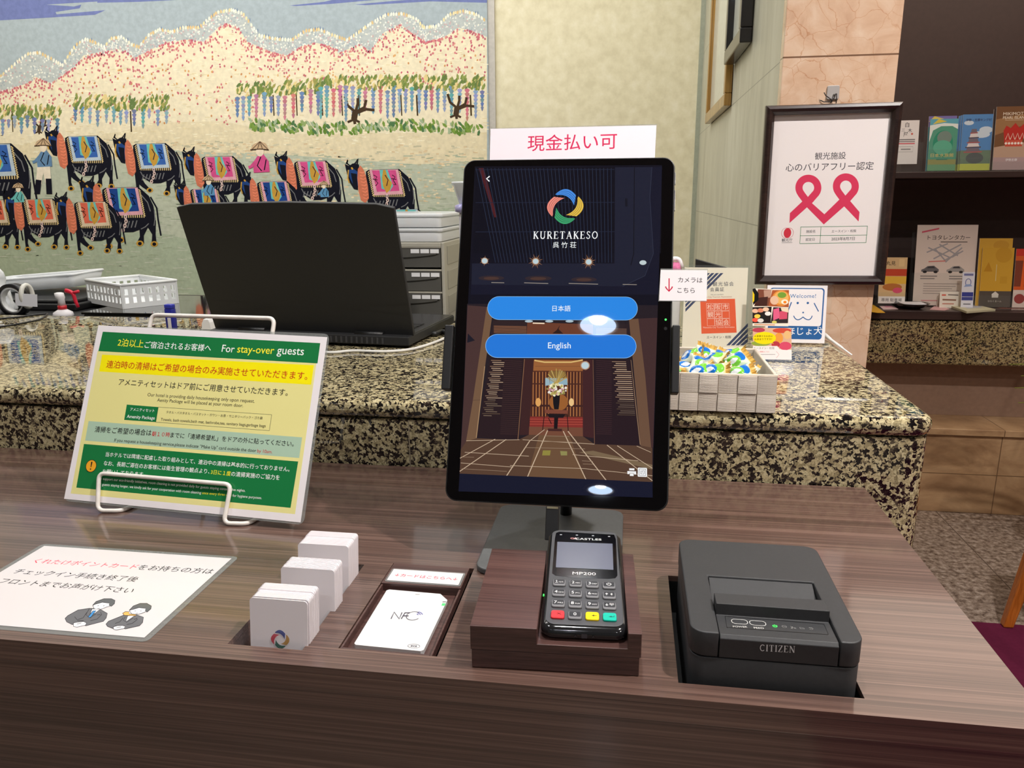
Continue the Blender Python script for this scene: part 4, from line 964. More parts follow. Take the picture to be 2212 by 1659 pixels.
st = thing('tablet_stand', 'dark grey tablet stand with a flat base plate behind the card terminal', 'stand', (-0.072, 0.81, ZW))
MB().prism(Fz(0), rrect(0.153, 0.176, 0.016, 8, -0.0755, 0.806), ZW + 0.0005, ZW + 0.007).build('base_plate', grey_metal, st, 0.0015)
pc = at_z((1222, 1112), ZW + 0.007)
back = KF.P(0, 0.19, -0.0095)
MB().cyl((pc.x, pc.y + 0.004, ZW + 0.0072), (0, 0, 1), 0.0072, 0.0072, back.z - ZW - 0.02, 24).build('pole', black_plastic, st)
MB().obox(Frame((pc.x, pc.y + 0.004, back.z - 0.006), (1, 0, 0), (0, 1, 0)), (-0.016, -0.014, -0.012), (0.016, 0.014, 0.012)).build('hinge_block', black_plastic, st, 0.002)
BF = KF.off(-0.0095)
hb = BF.P(0, 0.19, 0)
ca_, cb_ = KF.px((970, 770))[1], KF.px((1458, 776))[1]; cmid = (ca_ + cb_)/2
MB().obox(BF, (-KW/2 - 0.010, cmid - 0.012, -0.006), (KW/2 + 0.008, cmid + 0.012, 0)).build('clamp_bar', black_plastic, st, 0.001)
for sgn, ya, yb_, w_ in ((-1, 703, 842, 0.0105), (1, 703, 850, 0.0085)):
    xx = 970 if sgn < 0 else 1458
    b_, b2 = KF.px((xx, yb_))[1], KF.px((xx, ya))[1]
    x0, x1 = (-KW/2 - w_, -KW/2 - 0.0004) if sgn < 0 else (KW/2 + 0.0004, KW/2 + w_)
    MB().obox(KF, (x0, b_, -0.0158), (x1, b2, 0.004)).build('clamp_jaw', black_plastic, st, 0.0012)
ahb = Vector((pc.x, pc.y + 0.018, back.z - 0.006)); tgt = BF.P(ahb.x - BF.o.x, cmid, -0.0065)
# small notices taped to the tablet
cn = thing('camera_notice', 'small white notice with a red down arrow fixed to the edge of the tablet', 'notice', KF.P(0.12, 0.26, 0.001))
CF = KF.off(0.0014); c_ = [CF.px(p) for p in ((1422,651),(1526,652),(1529.5,581),(1427,580))]
MB().prism(CF, c_, -0.0003, 0.0).build('laminate_sleeve', laminate, cn)
m = MB().on(CF, 0.0002); z = Zm(1400, 540, 4.366)
m.pp(z((104,478),(552,480),(558,192),(118,188)), (236, 230, 232))
m.pbar(z((198,268),(198,385)), 2.4, (196, 30, 66)); m.pbar(z((164,345),(172,362),(197,390),(222,362),(230,345)), 2.6, (196, 30, 66))
m.text('カメラは', *z((282,306),(512,310)), INK, BOLD); m.text('こちら', *z((276,404),(440,406)), INK, BOLD); m.build('printed_sheet', laminated, cn)
cs = thing('cash_notice', 'white notice with large red lettering standing up behind the tablet top', 'notice', KF.P(0, 0.39, -0.012))
SF = KF.off(-0.0112); c_ = [SF.px(p) for p in ((1054,400),(1412,395),(1419,268),(1058,277))]
MB().prism(SF, c_, -0.0006, 0.0).build('laminate_sleeve', laminate, cs)
m = MB().on(SF, 0.0003); z = Zm(1020, 200, 4.096)
m.pp(z((150,800),(1606,780),(1630,290),(163,322)), (236, 226, 232))
m.text('現金払い可', *z((488,522),(1280,500)), (208, 38, 86), BOLD); m.build('printed_sheet', laminated, cs)

# ================================================================ wooden block with the card terminal
B0, B1, BY0, BY1, BT = -0.1225, 0.0185, 0.5605, 0.7045, 0.8195
N0, N1 = at_y((1160, 1370), BY0).x, at_y((1357, 1385), BY0).x
NZ = at_y((1161, 1391), BY0).z
bl = thing('terminal_block', 'dark wooden block with a channel holding the card payment terminal', 'block', ((B0 + B1)/2, BY0, ZW)); bl.rotation_euler = (0, 0, 0.048)
zm = 0.7975
MB().box((B0 + 0.0008, BY0 + 0.0006, ZW + 0.0004), (B1 - 0.0012, BY1 - 0.001, zm - 0.0003)).build('lower_board', block_wood, bl, 0.0006)
nb = MB(); pr_ = [(B0, zm), (B1, zm), (B1, BT), (N1, BT), (N1, max(NZ, zm + 0.001)), (N0, max(NZ, zm + 0.001)), (N0, BT), (B0, BT)]
nb.prism(Frame((0, BY0, 0), (1, 0, 0), (0, 0, 1)), pr_, 0, -(BY1 - BY0)).build('upper_board', block_wood, bl, 0.0005)
MW = 0.0655; sc_ = MW/0.07
MF = Ftilt(-0.0306*sc_, 0.6128*sc_, CZ + (0.7938 - CZ)*sc_, 0.0605, 1.4967); MH = 0.1711*sc_
mp = thing('card_terminal', 'black handheld card payment terminal with keypad resting in the wooden block', 'card terminal', MF.P(0, MH/2, -0.018))
body = MB((26, 27, 29)); o_ = rrect(MW + 0.0075, MH + 0.008, 0.011, 7, 0, MH/2 - 0.001)
top_ = rrect(MW + 0.001, MH + 0.001, 0.009, 7, 0, MH/2)
R3 = lambda poly_, n: [MF.P(a, b, n) for a, b in poly_]
body.loft([R3([(a*0.94, b*0.97 + 0.002) for a, b in o_], -0.0116), R3(o_, -0.0085), R3(o_, -0.004), R3(top_, -0.0006)])
body.build('body', gloss_plastic, mp)
MB((70, 71, 74)).prism(MF, rrect(MW, MH, 0.0085, 7, 0, MH/2), -0.0006, 0.0004, smooth=True).build('face_plate', plastic, mp, 0.0003)
z = Zm(1000, 1080, 3.95); mf = lambda *p: [MF.px(q) for q in z(*p)]
m = MB().on(MF, 0.0005)
sb = bez((1315,665), (1050,670), (775,640), 6)
m.poly(mf((765,575),(760,630),(790,650),(900,662),(1060,670),(1240,678),(1300,672),(1318,650),(1305,340),(1290,300),(820,275),(795,285),(785,330)), (10, 10, 12))
m.build('screen_surround', gloss_plastic, mp)
m = MB().on(MF, 0.0007); m.poly(mf((793,580),(1284,602),(1276,378),(806,362)), (96, 100, 116)); m.build('screen', printed('dusty_lcd', 0.22, 0.2), mp)
m = MB().on(MF, 0.0008); WB = (236, 236, 234)
m.ctext('CASTLES', *[(a+b)/2 for a, b in zip(mf((980,338))[0], mf((1158,342))[0])], 0.0036, WB, BOLD, 1.0, w=0.0265)
l0 = mf((946, 334))[0]; m.ring(l0[0]-0.0014, l0[1], 0.0017, 0.0007, (206, 140, 140), 0.0013); m.bar([(l0[0]+0.0002, l0[1]-0.0016), (l0[0]+0.0016, l0[1]+0.0018), (l0[0]+0.0034, l0[1]-0.0016)], 0.0008, (236, 200, 200))
m.ctext('MP200', *mf((1034, 634))[0], 0.0046, WB, BOLD, 1.0, w=0.0215)
for a, b in ((836,302),(972,306),(1110,311),(1247,318)): q = mf((a, b))[0]; m.poly(rrect(0.0022, 0.0016, 0.0003, 2, *q), (170, 172, 176))
m.build('printed_marks', plastic, mp)
keys = [['1', '2', '3', 'P'], ['4', '5', '6', 'U'], ['7', '8', '9', 'D'], ['X', '0', 'C', 'E']]
sub = {'1': 'QZ.', '2': 'ABC', '3': 'DEF', '4': 'GHI', '5': 'JKL', '6': 'MNO', '7': 'PRS', '8': 'TUV', '9': 'WXY'}
k00, k03, k30, k33 = mf((822,718),(1245,742),(808,990),(1252,1012))
for r in range(4):
    for c in range(4):
        t, s_ = c/3, r/3
        kx = (k00[0]*(1-t)+k03[0]*t)*(1-s_) + (k30[0]*(1-t)+k33[0]*t)*s_; ky = (k00[1]*(1-t)+k03[1]*t)*(1-s_) + (k30[1]*(1-t)+k33[1]*t)*s_
        ch = keys[r][c]; colr = {'X': (226, 52, 58), 'C': (246, 214, 20), 'E': (0, 178, 156)}.get(ch, (120, 120, 122))
        topc = colr if ch in 'XCE' else (40, 41, 44)
        kb = MB(colr); kb.prism(MF, rrect(0.0118, 0.0108, 0.0022, 4, kx, ky), 0.0004, 0.0022, smooth=True, topscale=0.92)
        kb.on(MF, 0.0023); kb.dz = 2e-5
        if ch not in 'XCE': kb.poly(rrect(0.0098, 0.0074, 0.0014, 4, kx, ky + 0.0009), (40, 41, 44))
        yk = ky + 0.0009
        if ch in sub: kb.ctext('１' if ch == '1' else ch, kx - 0.0024, yk, 0.0040, WB, BOLD); kb.ctext(sub[ch], kx + 0.0019, yk - 0.0008, 0.0017, WB, BOLD, 1.0, w=0.0046)
        elif ch == '0': kb.ctext('0', kx, yk, 0.0040, WB, BOLD)
        elif ch == 'P': kb.ring(kx, yk, 0.0019, 0.0006, WB, None, 120, 420, 16); kb.bar([(kx, yk), (kx, yk+0.0024)], 0.0006, WB)
        elif ch == 'U': kb.bar([(kx-0.0022, yk-0.0015), (kx-0.0022, yk+0.0015)], 0.0006, WB); kb.bar([(kx-0.0033, yk+0.0002), (kx-0.0022, yk+0.0016), (kx-0.0011, yk+0.0002)], 0.0006, WB); kb.bar([(kx+0.0012, yk-0.001), (kx+0.003, yk+0.0009), (kx+0.0021, yk+0.0018), (kx+0.0021, yk-0.0018), (kx+0.003, yk-0.0009), (kx+0.0012, yk+0.001)], 0.0004, WB)
        elif ch == 'D': kb.bar([(kx-0.0022, yk-0.0015), (kx-0.0022, yk+0.0015)], 0.0006, WB); kb.bar([(kx-0.0033, yk-0.0002), (kx-0.0022, yk-0.0016), (kx-0.0011, yk-0.0002)], 0.0006, WB); kb.bar([(kx+0.002, yk-0.0016), (kx+0.002, yk+0.0004)], 0.0005, WB); kb.ring(kx+0.002, yk+0.0008, 0.0009, 0.0004, WB); kb.ring(kx+0.002, yk+0.0008, 0.0018, 0.0003, WB, None, -60, 60, 8); kb.ring(kx+0.002, yk+0.0008, 0.0018, 0.0003, WB, None, 120, 240, 8)
        elif ch == 'X': kb.bar([(kx-0.0005, yk-0.0018), (kx+0.0029, yk+0.0008)], 0.0004, (60, 20, 20)); kb.bar([(kx-0.0005, yk+0.0008), (kx+0.0029, yk-0.0018)], 0.0004, (60, 20, 20))
        elif ch == 'C': kb.bar([(kx+0.0038, yk-0.001), (kx, yk-0.001)], 0.0005, (60, 50, 10)); kb.poly([(kx-0.0006, yk-0.001), (kx+0.0016, yk+0.0002), (kx+0.0016, yk-0.0022)], (60, 50, 10))
        elif ch == 'E': kb.bar([(kx+0.0036, yk+0.0004), (kx+0.0036, yk-0.0016), (kx+0.0008, yk-0.0016)], 0.0005, (10, 60, 54)); kb.poly([(kx-0.001, yk-0.0016), (kx+0.0016, yk-0.0004), (kx+0.0016, yk-0.0022)], (10, 60, 54))
        kb.build('key', plastic, mp, 0.0)
q = MF.P(-MW/2 - 0.0035, MH*0.30, -0.004); MB().box(q - Vector((0.0006, 0.0012, 0.0006)), q + Vector((0.0006, 0.0012, 0.0006))).build('indicator_light', led_green, mp)
SFc = Frame(MF.P(0, -0.0052, -0.0062), MF.u, MF.n); m = MB().on(SFc, 0.0006)
m.poly(rrect(0.0048, 0.0042, 0.0004, 2, 0, 0), (70, 70, 78)); m.poly([(-0.0085, -0.001), (-0.0063, -0.001), (-0.0074, 0.0012)], (60, 60, 66)); m.poly([(0.0063, -0.001), (0.0085, -0.001), (0.0074, 0.0012)], (60, 60, 66)); m.build('card_slot_marks', plastic, mp)

# ================================================================ receipt printer
pr = thing('receipt_printer', 'compact black receipt printer sunk into the counter', 'printer', (0.124, 0.654, 0.738))
PX0, PX1, PY0, PY1, PT = 0.0572, 0.1908, 0.5672, 0.7405, 0.8238
pcx, pcy = (PX0+PX1)/2, (PY0+PY1)/2; FZ = Fz(0)
zs_ = at_y((1660, 1430), PY0).z
prn = flat('printer_plastic', (52, 53, 55), 0.5, 0, 0.45, 0.2, 2600)
MB().prism(FZ, rrect(PX1-PX0-0.001, PY1-PY0-0.001, 0.012, 8, pcx, pcy), 0.7385, zs_ - 0.0006, smooth=True).build('base', prn, pr, 0.0008)
up = MB().prism(FZ, rrect(PX1-PX0, PY1-PY0, 0.0125, 8, pcx, pcy), zs_ + 0.0006, PT, smooth=True).build('cover', prn, pr)
z = Zm(1400, 1120, 3.95); pz = lambda a, b: at_z(z((a, b))[0], PT)
wb = (pz(490,482) + pz(1415,548))/2; fx0, fx1 = pz(602,950).x, pz(1640,1040).x; wb_y = wb.y
cut(up, MB().box((fx0, PY0 - 0.02, zs_ - 0.002), (fx1, wb_y, PT + 0.01)))
bv = up.modifiers.new('bevel', 'BEVEL'); bv.width = 0.0012; bv.segments = 2; bv.limit_method = 'ANGLE'; bv.angle_limit = math.radians(50)
y1_ = (at_z(z((590, 820))[0], PT - 0.003).y + at_z(z((1515, 880))[0], PT - 0.003).y)/2; zbt_ = (at_y(z((583, 722))[0], y1_).z + at_y(z((1513, 790))[0], y1_).z)/2; y2_ = (at_z(z((552, 628))[0], zbt_).y + at_z(z((1478, 690))[0], zbt_).y)/2
pf = PT - 0.0022
sec = [(PY0 + 0.0002, zs_ + 0.0006), (wb_y - 0.0006, zs_ + 0.0006), (wb_y - 0.0006, PT - 0.0012), (y2_ + 0.004, PT - 0.013), (y2_, PT - 0.013), (y2_, zbt_ - 0.0005), (y1_, zbt_), (y1_ - 0.0006, PT - 0.003), (PY0 + 0.003, pf), (PY0 + 0.0002, pf - 0.0028)]
SX = Frame((fx0 + 0.0008, 0, 0), (0, 1, 0), (0, 0, 1))
MB().prism(SX, sec, 0, fx1 - fx0 - 0.0016).build('front_flap', prn, pr, 0.0005)
PA, PB = Vector((0, PY0 + 0.003, pf)), Vector((0, y1_ - 0.0006, PT - 0.003))
PFm = Frame((0, PA.y, PA.z), (1, 0, 0), PB - PA); m = MB().on(PFm, 0.0002); pq = lambda *p: [PFm.px(q) for q in z(*p)]
for a, b in (((657,835),(1500,902)), ((1500,902),(1540,992)), ((1540,992),(672,930)), ((672,930),(657,835))): m.pbar(z(a, b), 0.7, (16, 16, 18))
for x_, y_ in ((780, 882), (935, 895)):
    q = pq((x_, y_))[0]; w_, h_ = 0.0128, 0.0072; rr = rrect(w_, h_, 0.0030, 5, *q); m.bar(rr + [rr[0]], 0.0005, (214, 214, 210))
m.text('POWER', *z((726,930),(848,934)), (206, 206, 202), BOLD); m.text('FEED', *z((905,942),(990,945)), (206, 206, 202), BOLD)
q = pq((1162, 925))[0]; m.ring(q[0], q[1], 0.0017, 0.0003, (150, 150, 148)); m.bar([(q[0]-0.001, q[1]), (q[0]+0.001, q[1])], 0.0003, (150, 150, 148))
q = pq((1236, 932))[0]; m.bar([(q[0]-0.0018, q[1]+0.0016), (q[0]+0.001, q[1]-0.001)], 0.0003, (150, 150, 148)); m.bar([(q[0]-0.0002, q[1]+0.0014), (q[0]-0.001, q[1]-0.001)], 0.0003, (150, 150, 148)); m.ring(q[0]+0.0014, q[1]-0.0012, 0.0006, 0.0003, (150, 150, 148)); m.ring(q[0]-0.0012, q[1]-0.0014, 0.0006, 0.0003, (150, 150, 148))
q = pq((1312, 938))[0]; m.bar([(q[0]-0.0016, q[1]+0.001), (q[0]-0.0014, q[1]-0.0012), (q[0]+0.0018, q[1]-0.0012), (q[0]+0.0018, q[1]), (q[0]-0.0016, q[1]+0.001)], 0.0003, (150, 150, 148))
q = pq((1388, 942))[0]; m.ring(q[0], q[1], 0.0016, 0.0003, (150, 150, 148), None, -140, 150, 16); m.bar([(q[0]-0.001, q[1]+0.0012), (q[0]+0.0002, q[1]), (q[0]+0.0012, q[1]+0.0014)], 0.0003, (150, 150, 148))
m.build('control_panel', plastic, pr)
q = pq((1082, 920))[0]; m = MB((70, 230, 60)).on(PFm, 0.0003); m.ring(q[0], q[1], 0.0016, 0.0006, (70, 230, 60), None, 120, 420, 16); m.bar([(q[0], q[1]), (q[0], q[1]+0.002)], 0.0006, (70, 230, 60)); m.build('indicator_light', led_green, pr)
LF = Fy(PY0 + 0.0002); m = MB().on(LF, 0.0004)
a_, b_ = LF.px(z((950, 1128))[0]), LF.px(z((1252, 1142))[0]); hh = LF.px(z((1100, 1080))[0])[1] - LF.px(z((1100, 1136))[0])[1]
serif(m, 'CITIZEN', a_, b_, (222, 224, 226), 0.1, hh); m.build('maker_plate', plastic, pr)

# ================================================================ on the desk: basket of sweets and stands
BKY0, BKX1 = 1.030, 0.1982
bx0 = 0.046; zbt = 0.9315; bky1 = 1.215
bs = thing('sweets_basket', 'shallow cream basket woven of flat bands, full of wrapped sweets', 'basket', (0.12, 1.12, ZG))
def woven_wall(F, L, H, cols, rows, ph):
    mb = MB((220, 210, 196)); mb.obox(F, (0, 0, -0.004), (L, H, -0.0012), (190, 180, 166))
    for r in range(rows):
        for c in range(cols):
            w_, h_ = L/cols, H/rows; hi_ = (r + c + ph) % 2; col = (226, 216, 202) if hi_ else (212, 202, 188)
            a, b = c*w_, r*h_; t0, t1 = (-0.0012, 0.0012) if hi_ else (-0.0012, 0.0)
            n_ = 6; rings = []
            for i in range(n_+1):
                x = a + w_*(0.02 + 0.96*i/n_); bulge = t1 + 0.0012*math.sin(math.pi*i/n_)
                rings.append([F.P(x, b + h_*0.02, t0), F.P(x, b + h_*0.02, bulge*0.7), F.P(x, b + h_*0.5, bulge), F.P(x, b + h_*0.98, bulge*0.7), F.P(x, b + h_*0.98, t0)])
            mb.loft(rings, col, False)
    mb.tube([F.P(0, H, -0.002), F.P(L, H, -0.002)], 0.0022, 8, (208, 196, 180))
    return mb
L_, D_ = BKX1 - bx0, bky1 - BKY0; HB = zbt - ZG - 0.003
woven_wall(Frame((bx0, BKY0, ZG + 0.002), (1, 0, 0), (0, 0, 1)), L_, HB, 6, 2, 0).build('front_wall', weave, bs)
woven_wall(Frame((BKX1, BKY0 + 0.0045, ZG + 0.002), (0, 1, 0), (0, 0, 1)), D_ - 0.009, HB, 7, 2, 1).build('side_wall', weave, bs)
woven_wall(Frame((BKX1, bky1, ZG + 0.002), (-1, 0, 0), (0, 0, 1)), L_, HB, 6, 2, 0).build('rear_wall', weave, bs)
woven_wall(Frame((bx0, bky1 - 0.0045, ZG + 0.002), (0, -1, 0), (0, 0, 1)), D_ - 0.009, HB, 7, 2, 1).build('side_wall', weave, bs)
MB((196, 184, 168)).box((bx0 + 0.0045, BKY0 + 0.0045, ZG + 0.0005), (BKX1 - 0.0045, bky1 - 0.0045, ZG + 0.004)).build('base', weave, bs)
# sweets: a pillow pack with crimped ends
def candy(cols, name, seed):
    r_ = random.Random(seed); F = Fz(0); L, W = 0.046, 0.030
    root = thing('wrapped_sweet', 'x', 'sweet', (0, 0, 0)); NU, NV = 44, 30
    def surf(sgn, mb):
        vs = []
        for i in range(NU+1):
            for j in range(NV+1):
                u, v = i/NU*2-1, j/NV*2-1
                h = 0.0085*(1-u*u)**0.6*(1-abs(v)**2.4)**0.7*(1 + 0.12*math.sin(5*u+3*v+seed)) if abs(u) < 1 and abs(v) < 1 else 0
                vs.append((u*L*0.36, v*W/2*(1-0.10*(1-u*u)), sgn*h))
        fs = []
        for i in range(NU):
            for j in range(NV):
                a = i*(NV+1)+j; f = (a, a+NV+1, a+NV+2, a+1); fs.append(f if sgn > 0 else f[::-1])
        b = len(mb.v)
        for q in vs: mb.v.append(Vector(q))
        for f in fs:
            cx = sum(vs[k][0] for k in f)/4; cy = sum(vs[k][1] for k in f)/4
            col = (208, 216, 200)
            if (cx+0.004)**2/0.010**2 + (cy/0.0095)**2 < 1: col = cols[0]
            elif (cx-0.008)**2/0.007**2 + ((cy-0.003)/0.009)**2 < 1: col = cols[1]
            elif abs(cx) > 0.0145: col = (214, 204, 160)
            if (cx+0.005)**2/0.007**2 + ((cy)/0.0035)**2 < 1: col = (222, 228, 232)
            mb.f.append(tuple(k+b for k in f)); mb.c.append(col); mb.sm.append(True)
    mb = MB(); surf(1, mb); surf(-1, mb); mb.build('wrapper', gloss_plastic, root)
    for sg in (-1, 1):
        e = MB((204, 164, 84)); vs = []
        n_ = 14
        for j in range(n_+1):
            v = j/n_*2-1; zz = 0.0014*math.sin(j*2.6+seed)
            vs += [(sg*L*0.355, v*W*0.47, zz*0.4), (sg*(L*0.5 + (0.0012 if j % 2 else -0.0006)), v*W*0.52, zz*1.6 + 0.003*math.sin(seed+sg)*abs(1))]
        e.add(vs, [(2*j, 2*j+1, 2*j+3, 2*j+2) for j in range(n_)], (204, 164, 84)); e.build('crimped_end', gloss_plastic, root)
    return root
BL1, GR1 = (28, 108, 190), (112, 190, 60)
proto = [candy((BL1, GR1), 'a', 1), candy((GR1, BL1), 'b', 2)]
spots = [  # x along basket 0..1, y 0..1, lift, yaw, pitch, roll
    (.13,.22,.0,20,10,18,1),(.30,.12,.004,8,14,28,0),(.47,.10,.002,-14,8,30,0),(.62,.16,.006,62,14,8,0),(.80,.14,.003,6,10,24,1),(.93,.30,.0,70,6,-10,0),
    (.16,.50,.003,35,-12,10,0),(.34,.44,.006,75,28,8,1),(.50,.40,.012,-40,16,10,0),(.66,.46,.010,80,18,10,1),(.80,.44,.012,18,26,26,1),
    (.24,.78,.006,-20,30,14,0),(.42,.74,.015,70,48,12,1),(.60,.78,.008,40,20,10,1),(.78,.80,.008,-30,22,16,0)]
fx = ['at the front corner by the tablet','lying at the front rim, second from the tablet','at the front rim near the middle','leaning at the front right of the middle','at the front rim by the far corner','against the end wall of the basket','behind the front corner one by the tablet','upright behind the front rim','on top in the middle of the heap','on top, with its end pointing up','on top near the end wall','at the back rim by the tablet','standing tallest with a gold end up','at the back rim near the middle','at the back rim by the end wall']
used = [False, False]
for i, (a, b, l, yw, pt_, rl, k) in enumerate(spots):
    if not used[k]: o = proto[k]; used[k] = True
    else: o = copy_tree(proto[k])
    o.location = (bx0 + 0.022 + (L_-0.044)*a, BKY0 + 0.024 + (D_-0.06)*b, ZG + 0.038 + l + 0.004*(i % 3))
    o.rotation_euler = (math.radians(rl + 14), math.radians(-pt_), math.radians(yw))
    tag(o, ('mainly green' if k else 'mainly blue') + ' wrapped sweet ' + fx[i].replace('front right of the middle', 'front beyond the middle'), 'sweet', 'wrapped sweets in the woven basket')
for i in range(8):     # a lower layer that carries the heap
    o = copy_tree(proto[i % 2]); o.location = (bx0 + 0.03 + (L_-0.06)*(i % 4)/3, BKY0 + 0.04 + 0.08*(i//4), ZG + 0.016); o.rotation_euler = (0.1, 0.1, i*1.3)
    tag(o, 'wrapped sweet buried at the bottom of the woven basket', 'sweet', 'buried sweets in the woven basket')

# ---- tourism membership certificate in an acrylic stand
CYc = 1.40; z = Zm(1400, 540, 4.366)
AF = Ftilt(0, CYc, ZG, 0.0, 0.10)
mc = thing('membership_certificate', 'cream certificate with an orange seal in a clear acrylic stand behind the basket', 'certificate', (0.16, CYc, ZG))
p0 = AF.px(z((955, 148))[0]); p1 = AF.px(z((330, 148))[0])
MB().obox(AF, (p1[0], 0.001, 0.001), (p0[0] + 0.002, p0[1], 0.0026)).build('front_sheet', acrylic, mc, 0.0006)
MB().obox(AF, (p1[0], 0.001, -0.003), (p0[0] + 0.002, p0[1] + 0.001, -0.0012)).build('rear_sheet', acrylic, mc, 0.0006)
MB().box((p1[0] + AF.o.x, CYc + 0.001, ZG + 0.0003), (p0[0] + AF.o.x + 0.002, CYc + 0.05, ZG + 0.0022)).build('foot', acrylic, mc, 0.0005)
m = MB((236, 226, 206)).on(AF, -0.001); m.dz = 6e-6
P_ = lambda *p: z(*p)
W0, W1 = AF.px(z((945, 168))[0]), AF.px(z((348, 168))[0])
m.poly([(W1[0], 0.003), (W0[0], 0.003), (W0[0], W0[1]), (W1[0], W0[1])], (238, 228, 208))
NV = (46, 58, 96)
for k in range(4):
    xt = 556 + 42*k; m.pp(P_((xt, 218), (xt + 29, 218), (352, 218 + (xt + 29 - 352)*1.02), (352, 218 + (xt - 352)*1.02)), NV)
for k in range(4):
    a = k*48; m.pp(P_((942, 690+a),(942, 722+a),(770+a*0.9, 900),(738+a*0.9, 900)), NV)
m.pp(P_((492,466),(820,460),(836,780),(504,790)), (234, 88, 36))
m.text('松阪市観光協会', *P_((455,345),(808,340)), (60, 64, 80), BOLD, space=1.25); m.text('会員証', *P_((585,392),(716,390)), (60, 64, 80), BOLD, space=1.2)
m.text('We are members', *P_((590,428),(712,424)), (110, 110, 110)); m.text('Matsusaka City Tourism Association', *P_((470,458),(790,452)), (190, 120, 90))
SEAL = (250, 214, 196)
for r in range(3):
    for c in range(3):
        x, y = 550 + c*72 + r*4, 505 + r*72; ch = ['松阪市', '観光', ' 協会'][r]; ch = (ch + '  ')[c]
        q = [(x, y), (x+68, y-1), (x+70, y+66), (x+2, y+67), (x, y)]
        m.pbar(P_(*q), 0.7, SEAL)
        if ch.strip(): m.text(ch, *P_((x+7, y+60), (x+63, y+59)), SEAL, BOLD)
m.text('Matsusaka City Tourism Association', *P_((520,742),(815,738)), SEAL, BOLD)
m.text('エースイン・松阪', *P_((553,836),(784,834)), (60, 60, 70), BOLD)
m.build('printed_sheet', paper, mc)

# ---- restaurant flyer holder
fy = 1.375; FF = Ftilt(0, fy, ZG, 0.0, 0.16)
fl = thing('flyer_holder', 'small acrylic holder with a restaurant photo flyer beside the sweets basket', 'leaflet holder', (0.26, fy, ZG))
MB().obox(FF, (FF.px(z((985, 940))[0])[0], 0.0012, 0.0012), (FF.px(z((1385, 940))[0])[0], FF.px(z((1385, 900))[0])[1], 0.0026)).build('pocket', acrylic, fl, 0.0005)
MB().box((FF.px(z((985, 940))[0])[0], fy - 0.004, ZG + 0.0003), (FF.px(z((1385, 940))[0])[0], fy + 0.03, ZG + 0.002)).build('foot', acrylic, fl, 0.0004)
m = MB().on(FF, 0.0004)
def food(m, z):
    pp = lambda pts, c: m.pp(z(*pts), c)
    pp([(985,362),(1332,375),(1322,720),(985,715)], (246, 236, 220))
    pp([(1035,370),(1165,375),(1140,530),(1000,530)], (128, 74, 56)); pp([(1090,380),(1165,376),(1150,450),(1095,450)], (190, 150, 130)); pp([(1040,450),(1130,440),(1120,530),(1000,530)], (70, 40, 34))
    pp([(985,365),(1010,362),(1042,410),(1040,470),(990,520)], (20, 20, 20)); pp([(985,385),(1003,420),(1000,480),(985,500)], (250, 210, 20))
    pp([(1170,378),(1328,378),(1326,540),(1135,530)], (176, 90, 50)); pp(ell(1255, 455, 85, 75, 20), (226, 140, 60)); pp(ell(1255, 450, 70, 60, 18), (236, 180, 100)); pp(ell(1262, 425, 42, 28, 12), (120, 160, 60)); pp(ell(1190, 475, 40, 42, 14), (232, 190, 160)); pp(ell(1288, 490, 34, 24, 12), (250, 240, 220)); pp(ell(1290, 492, 16, 13, 10), (240, 130, 30))
    pp([(985,540),(1165,535),(1155,690),(985,690)], (40, 30, 30))
    for x, y, c in ((1010,575,(240,190,160)),(1060,570,(226,140,110)),(1110,560,(244,200,170)),(1030,625,(244,210,80)),(1080,640,(30,30,30)),(1130,600,(250,240,236)),(1010,660,(240,90,70)),(1060,665,(230,226,220))): pp(ell(x, y, 30, 20, 12), c)
    pp([(1180,540),(1326,545),(1318,690),(1155,690)], (54, 44, 46)); pp([(1180,560),(1235,545),(1240,640),(1180,665)], (230, 100, 140)); pp([(1240,580),(1315,570),(1310,650),(1235,655)], (216, 84, 110)); pp([(1250,545),(1322,545),(1322,590),(1260,575)], (240, 220, 190)); pp(ell(1190, 680, 24, 14, 10), (220, 210, 110))
    m.bar([m.F.px(z((1000, 702))[0]), m.F.px(z((1195, 706))[0])], 0.0016, (226, 160, 120))
food(m, z); m.build('upper_flyer', gloss_paper, fl)
m = MB().on(FF, 0.0032)
pp = lambda pts, c: m.pp(z(*pts), c)
pp([(985,735),(1348,735),(1350,1035),(985,1030)], (250, 238, 226)); pp([(985,735),(1348,735),(1350,940),(985,915)], (226, 180, 150))
for x, y, rx, ry, c in ((1040,755,60,22,(190,70,90)),(1260,760,90,24,(214,80,60)),(1230,830,40,50,(240,160,70)),(1310,800,36,40,(236,190,130)),(1290,905,60,40,(222,80,110)),(1200,890,40,30,(190,60,70)),(1060,880,90,26,(150,170,70))): pp(ell(x, y, rx, ry, 14), c)
pp(ell(1095, 830, 108, 58, 22), (252, 228, 20)); pp([(1150,875),(1185,885),(1140,855)], (252, 228, 20))
m.text('お食事するお店は', *z((1000,822),(1170,822)), (70, 60, 10), BOLD); m.text('お決まりですか?', *z((1000,852),(1165,850)), (70, 60, 10), BOLD)
pp([(985,905),(1215,905),(1240,940),(1350,945),(1350,1035),(985,1030)], (252, 244, 244))
m.text('エースイン・松阪', *z((992,936),(1188,936)), (90, 60, 60), BOLD); m.text('詳しい情報はこちら', *z((1005,966),(1140,966)), (226, 90, 80), BOLD)
m.pbar(z((1205,955),(1232,985),(1205,1018)), 0.8, (220, 170, 170)); m.pbar(z((1000,985),(1195,985)), 0.8, (120, 110, 110)); m.build('lower_flyer', gloss_paper, fl)

